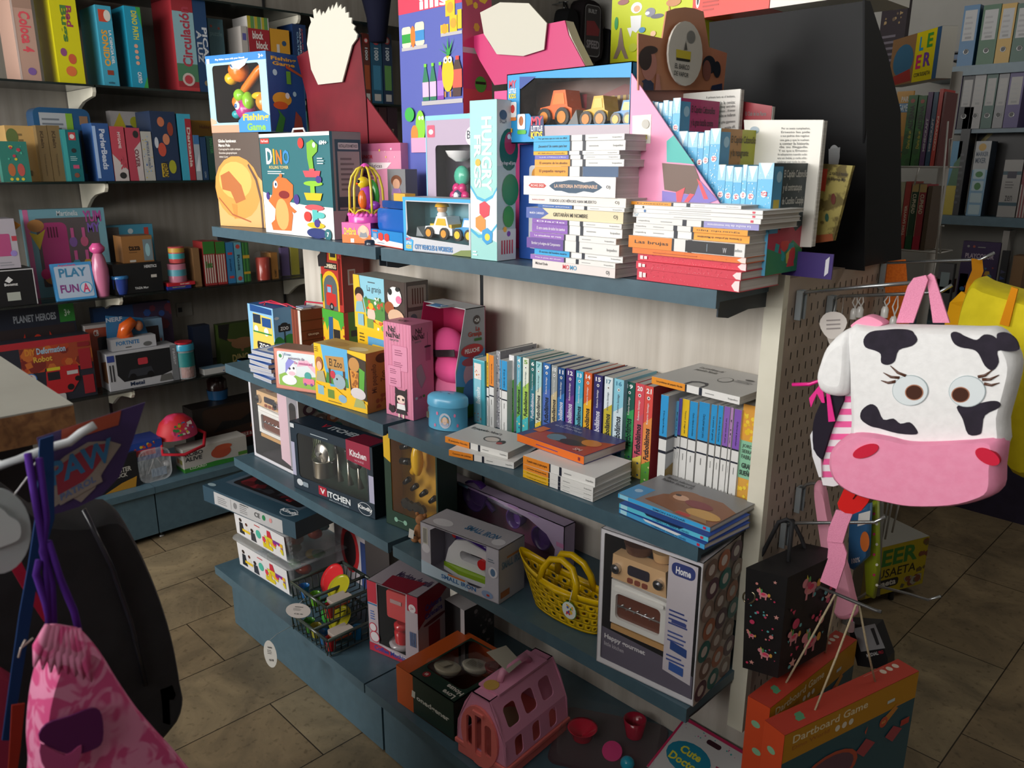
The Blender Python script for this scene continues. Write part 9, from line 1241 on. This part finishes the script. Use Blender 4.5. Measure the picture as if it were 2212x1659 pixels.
for x, y in ((.02, .02), (.2, .02), (.02, .2), (.2, .2)): m.lathe([(.012, 0), (.012, .048)], '1c1c1e', 'g', 10, (x, y, -.05))
c_ = m.build('castor', o); 
rows = [(1964, 1984, 206, 358, '1f5a20', 'green block-pattern diary paperback, left of the pair', 'ALDEANA', 'c8b82a'), (1986, 2004, 207, 358, '1f5a20', 'green block-pattern diary paperback, right of the pair', 'ALDEANA', 'c8b82a'), (2006, 2017, 199, 358, '4a2a58', 'thin purple handbook with white lettering', 'MINECRAFT', 'a8a4a8'), (2019, 2029, 199, 358, '1c3f5a', 'thin navy blue handbook with white lettering', 'MINECRAFT', 'a8a4a8'), (2031, 2040, 192, 358, 'a8342c', 'thin scarlet comic book', 'PASADIZO', 'c8b0a0'), (2041, 2046, 198, 358, '5c2c2c', 'very thin brown-red comic', '', '0'),
 (1943, 1957, 393, 537, '9c9c84', 'cream classic paperback with a red picture panel', 'ROBIN HOOD', '20201c'), (1958, 1971, 392, 537, '9c3a34', 'coral classic paperback with a face panel', 'TOM SAWYER', 'c8b8a8'), (1972, 1987, 397, 537, '1b3c28', 'dark green game novel with a beige frame', 'CUPHEAD', 'b8b098'), (1988, 2004, 398, 537, '8a2a34', 'crimson game novel with a beige frame', 'CUPHEAD', 'b8b098'), (2006, 2016, 402, 537, '4a3a2c', 'brown leather-look volume behind the rack wire', '', '0')]
for x0, x1, yt, yb, c, lab, t, tc in rows:
    a, b = at(x0, yt, 1, 2.94), at(x1, yt, 1, 2.94); zb_ = rel(1938, 358 if yb < 400 else 538, 2.93).z+.003; zb_ = min(rel(x, y, 2.93).z for x, y in (((1938, 358), (2050, 360)) if yb < 400 else ((1930, 538), (2032, 540))))+.002
    sp = [('t', t, .35, .3, .8, .75, tc, 180 if t in ('ALDEANA', 'MINECRAFT', 'ROBIN HOOD', 'TOM SAWYER') else 0, 1)] if t else []
    if t == 'ALDEANA': sp = [('d', 0, 0, 1, 1, 14, ('2a6a28', '184a1a'), 2, .04), ('t', 'Diario de un', .5, .4, .75, .75, 'b8a82a', 180), ('t', t, .14, .3, .48, .8, '14140f', 180, 1), ('e', .08, .5, .03, .25, '8a3a2a')]
    if t == 'CUPHEAD': sp = [('r', 0, 0, .12, 1, 'a8905c'), ('r', .78, 0, 1, 1, '1a4a2a' if x0 < 1980 else '9a1c34'), ('r', 0, 0, .8, .08, 'a09878')]+[('t', t, .15, .25, .45, .8, tc, 0, 1)]
    book(lab+' on the wire spinner', Vector((a.x, 2.94, zb_)), 0, a.z-zb_, .11, b.x-a.x-.0006, c, sp, up=True)
a = at(1918, 356, 1, 2.95); b = at(1968, 356, 1, 2.95); carton('picture_book', 'orange-yellow picture book cover facing out at the left of the spinner', 'book', Vector((a.x, 2.955, zb_ if 0 else at(1938, 358, 1, 2.93).z)), 0, at(1960, 300, 1, 2.95).x-a.x, .01, at(1968, 196, 1, 2.95).z-at(1938, 358, 1, 2.93).z, 'b8841a', f=[('t', 'PARA', .3, .86, .9, .93, 'c8c0b0', 0, 1), ('r', .2, .72, .95, .84, '2a6a9a'), ('t', 'GAMERS', .22, .73, .93, .83, 'b8c8d0', 0, 1), ('r', 0, 0, 1, .4, 'a86a18')])
a = at(1886, 190, 1, 3.25); carton('grill_board', 'dark board with a gold-coloured flake pattern between the black display and the yellow sign', 'board', a, -.3, .11, .02, .42, '241c22', f=[('d', .05, .5, .95, .9, 30, ('7a6444', '5a4a3a', '8a7450'), 2, .05), ('r', 0, .92, .95, .97, '7a6844'), ('l', .1, .05, .95, .45, 8, '5a545c')])
# backpacks and straps hanging on the back wall
for lab, x, y, w, h, c, f in (('dark red car-printed school backpack with white piping on the left wall', 1280, 135, .24, .42, '1a1416', True), ('plain black school bag beside the car-printed one on the left wall', 1238, 150, .14, .40, '121214', False), ('black patterned backpack right of the car-printed one on the left wall', 1322, 200, .1, .45, '151517', False)):
    p = at(x, y, 0, -3.93); root = thing('school_backpack', lab, 'backpack', (-3.93, p.y-w/2, p.z), PI/2); m = MB(); puff(m, smooth([(.0, .02), (w, .02), (w, h*.7), (w*.8, h*.97), (w*.2, h*.97), (0, h*.7)], 3), .13, .12, c)
    if f: Face(m, (w*.15, .008, .04), (1, 0, 0), (0, 0, 1), w*.7, h*.8).draw([('R', .0, 0, 1, 1, '8a8a8a', .2), ('R', .02, .015, .98, .985, '201a1c', .19), ('p', [(.1, .4), (.9, .42), (.95, .55), (.6, .7), (.1, .68)], '7a1a20'), ('t', 'BUILT', .2, .84, .75, .92, '9a9a9a', 0, 1), ('t', 'SPEED', .12, .16, .95, .32, '8a8488', 0, 1)])
    m.build('bag_body', root); m = MB(); m.tube([(w*.35, .07, h*.95), (w*.42, .09, h*1.1), (w*.58, .09, h*1.1), (w*.65, .07, h*.95)], .008, '101012'); m.build('carry_loop', root)
    m = MB(); m.tube([(w*.5, .145, h*1.12), (w*.5, .06, h*1.10), (w*.5, .208, h*1.10)], .004, STEEL); m.build('hook', root)
for i, c in enumerate(('1c2a6a', '2a2a30', '3a5a2a', '6a2a5a', '2a3a7a')):
    p = at(1007+i*8, 62, 0, -3.97); r_ = thing('hanging_ruler', ('dark blue', 'black', 'green', 'violet', 'navy')[i]+' stationery stick hanging behind the grocery-printed carton', 'stationery', p, 0, 'hanging stationery sticks'); m = MB(); m.tube([(0, 0, -.12), (0, 0, .1), (-.06, 0, .13), (-.168, 0, .13)], [.008, .008, .003, .003], c); m.build('stick', r_)
p = at(815, 60, 0, -3.74); r_ = thing('hanging_bag', 'dark navy hanging bag at the top of the left wall shelves', 'bag', p); m = MB(); m.tube([(0, 0, -.07), (0, .005, .05), (0, 0, .2), (-.03, 0, .39)], [.045, .06, .09, .03], '12142a', 'm'); m.build('bag_body', r_)
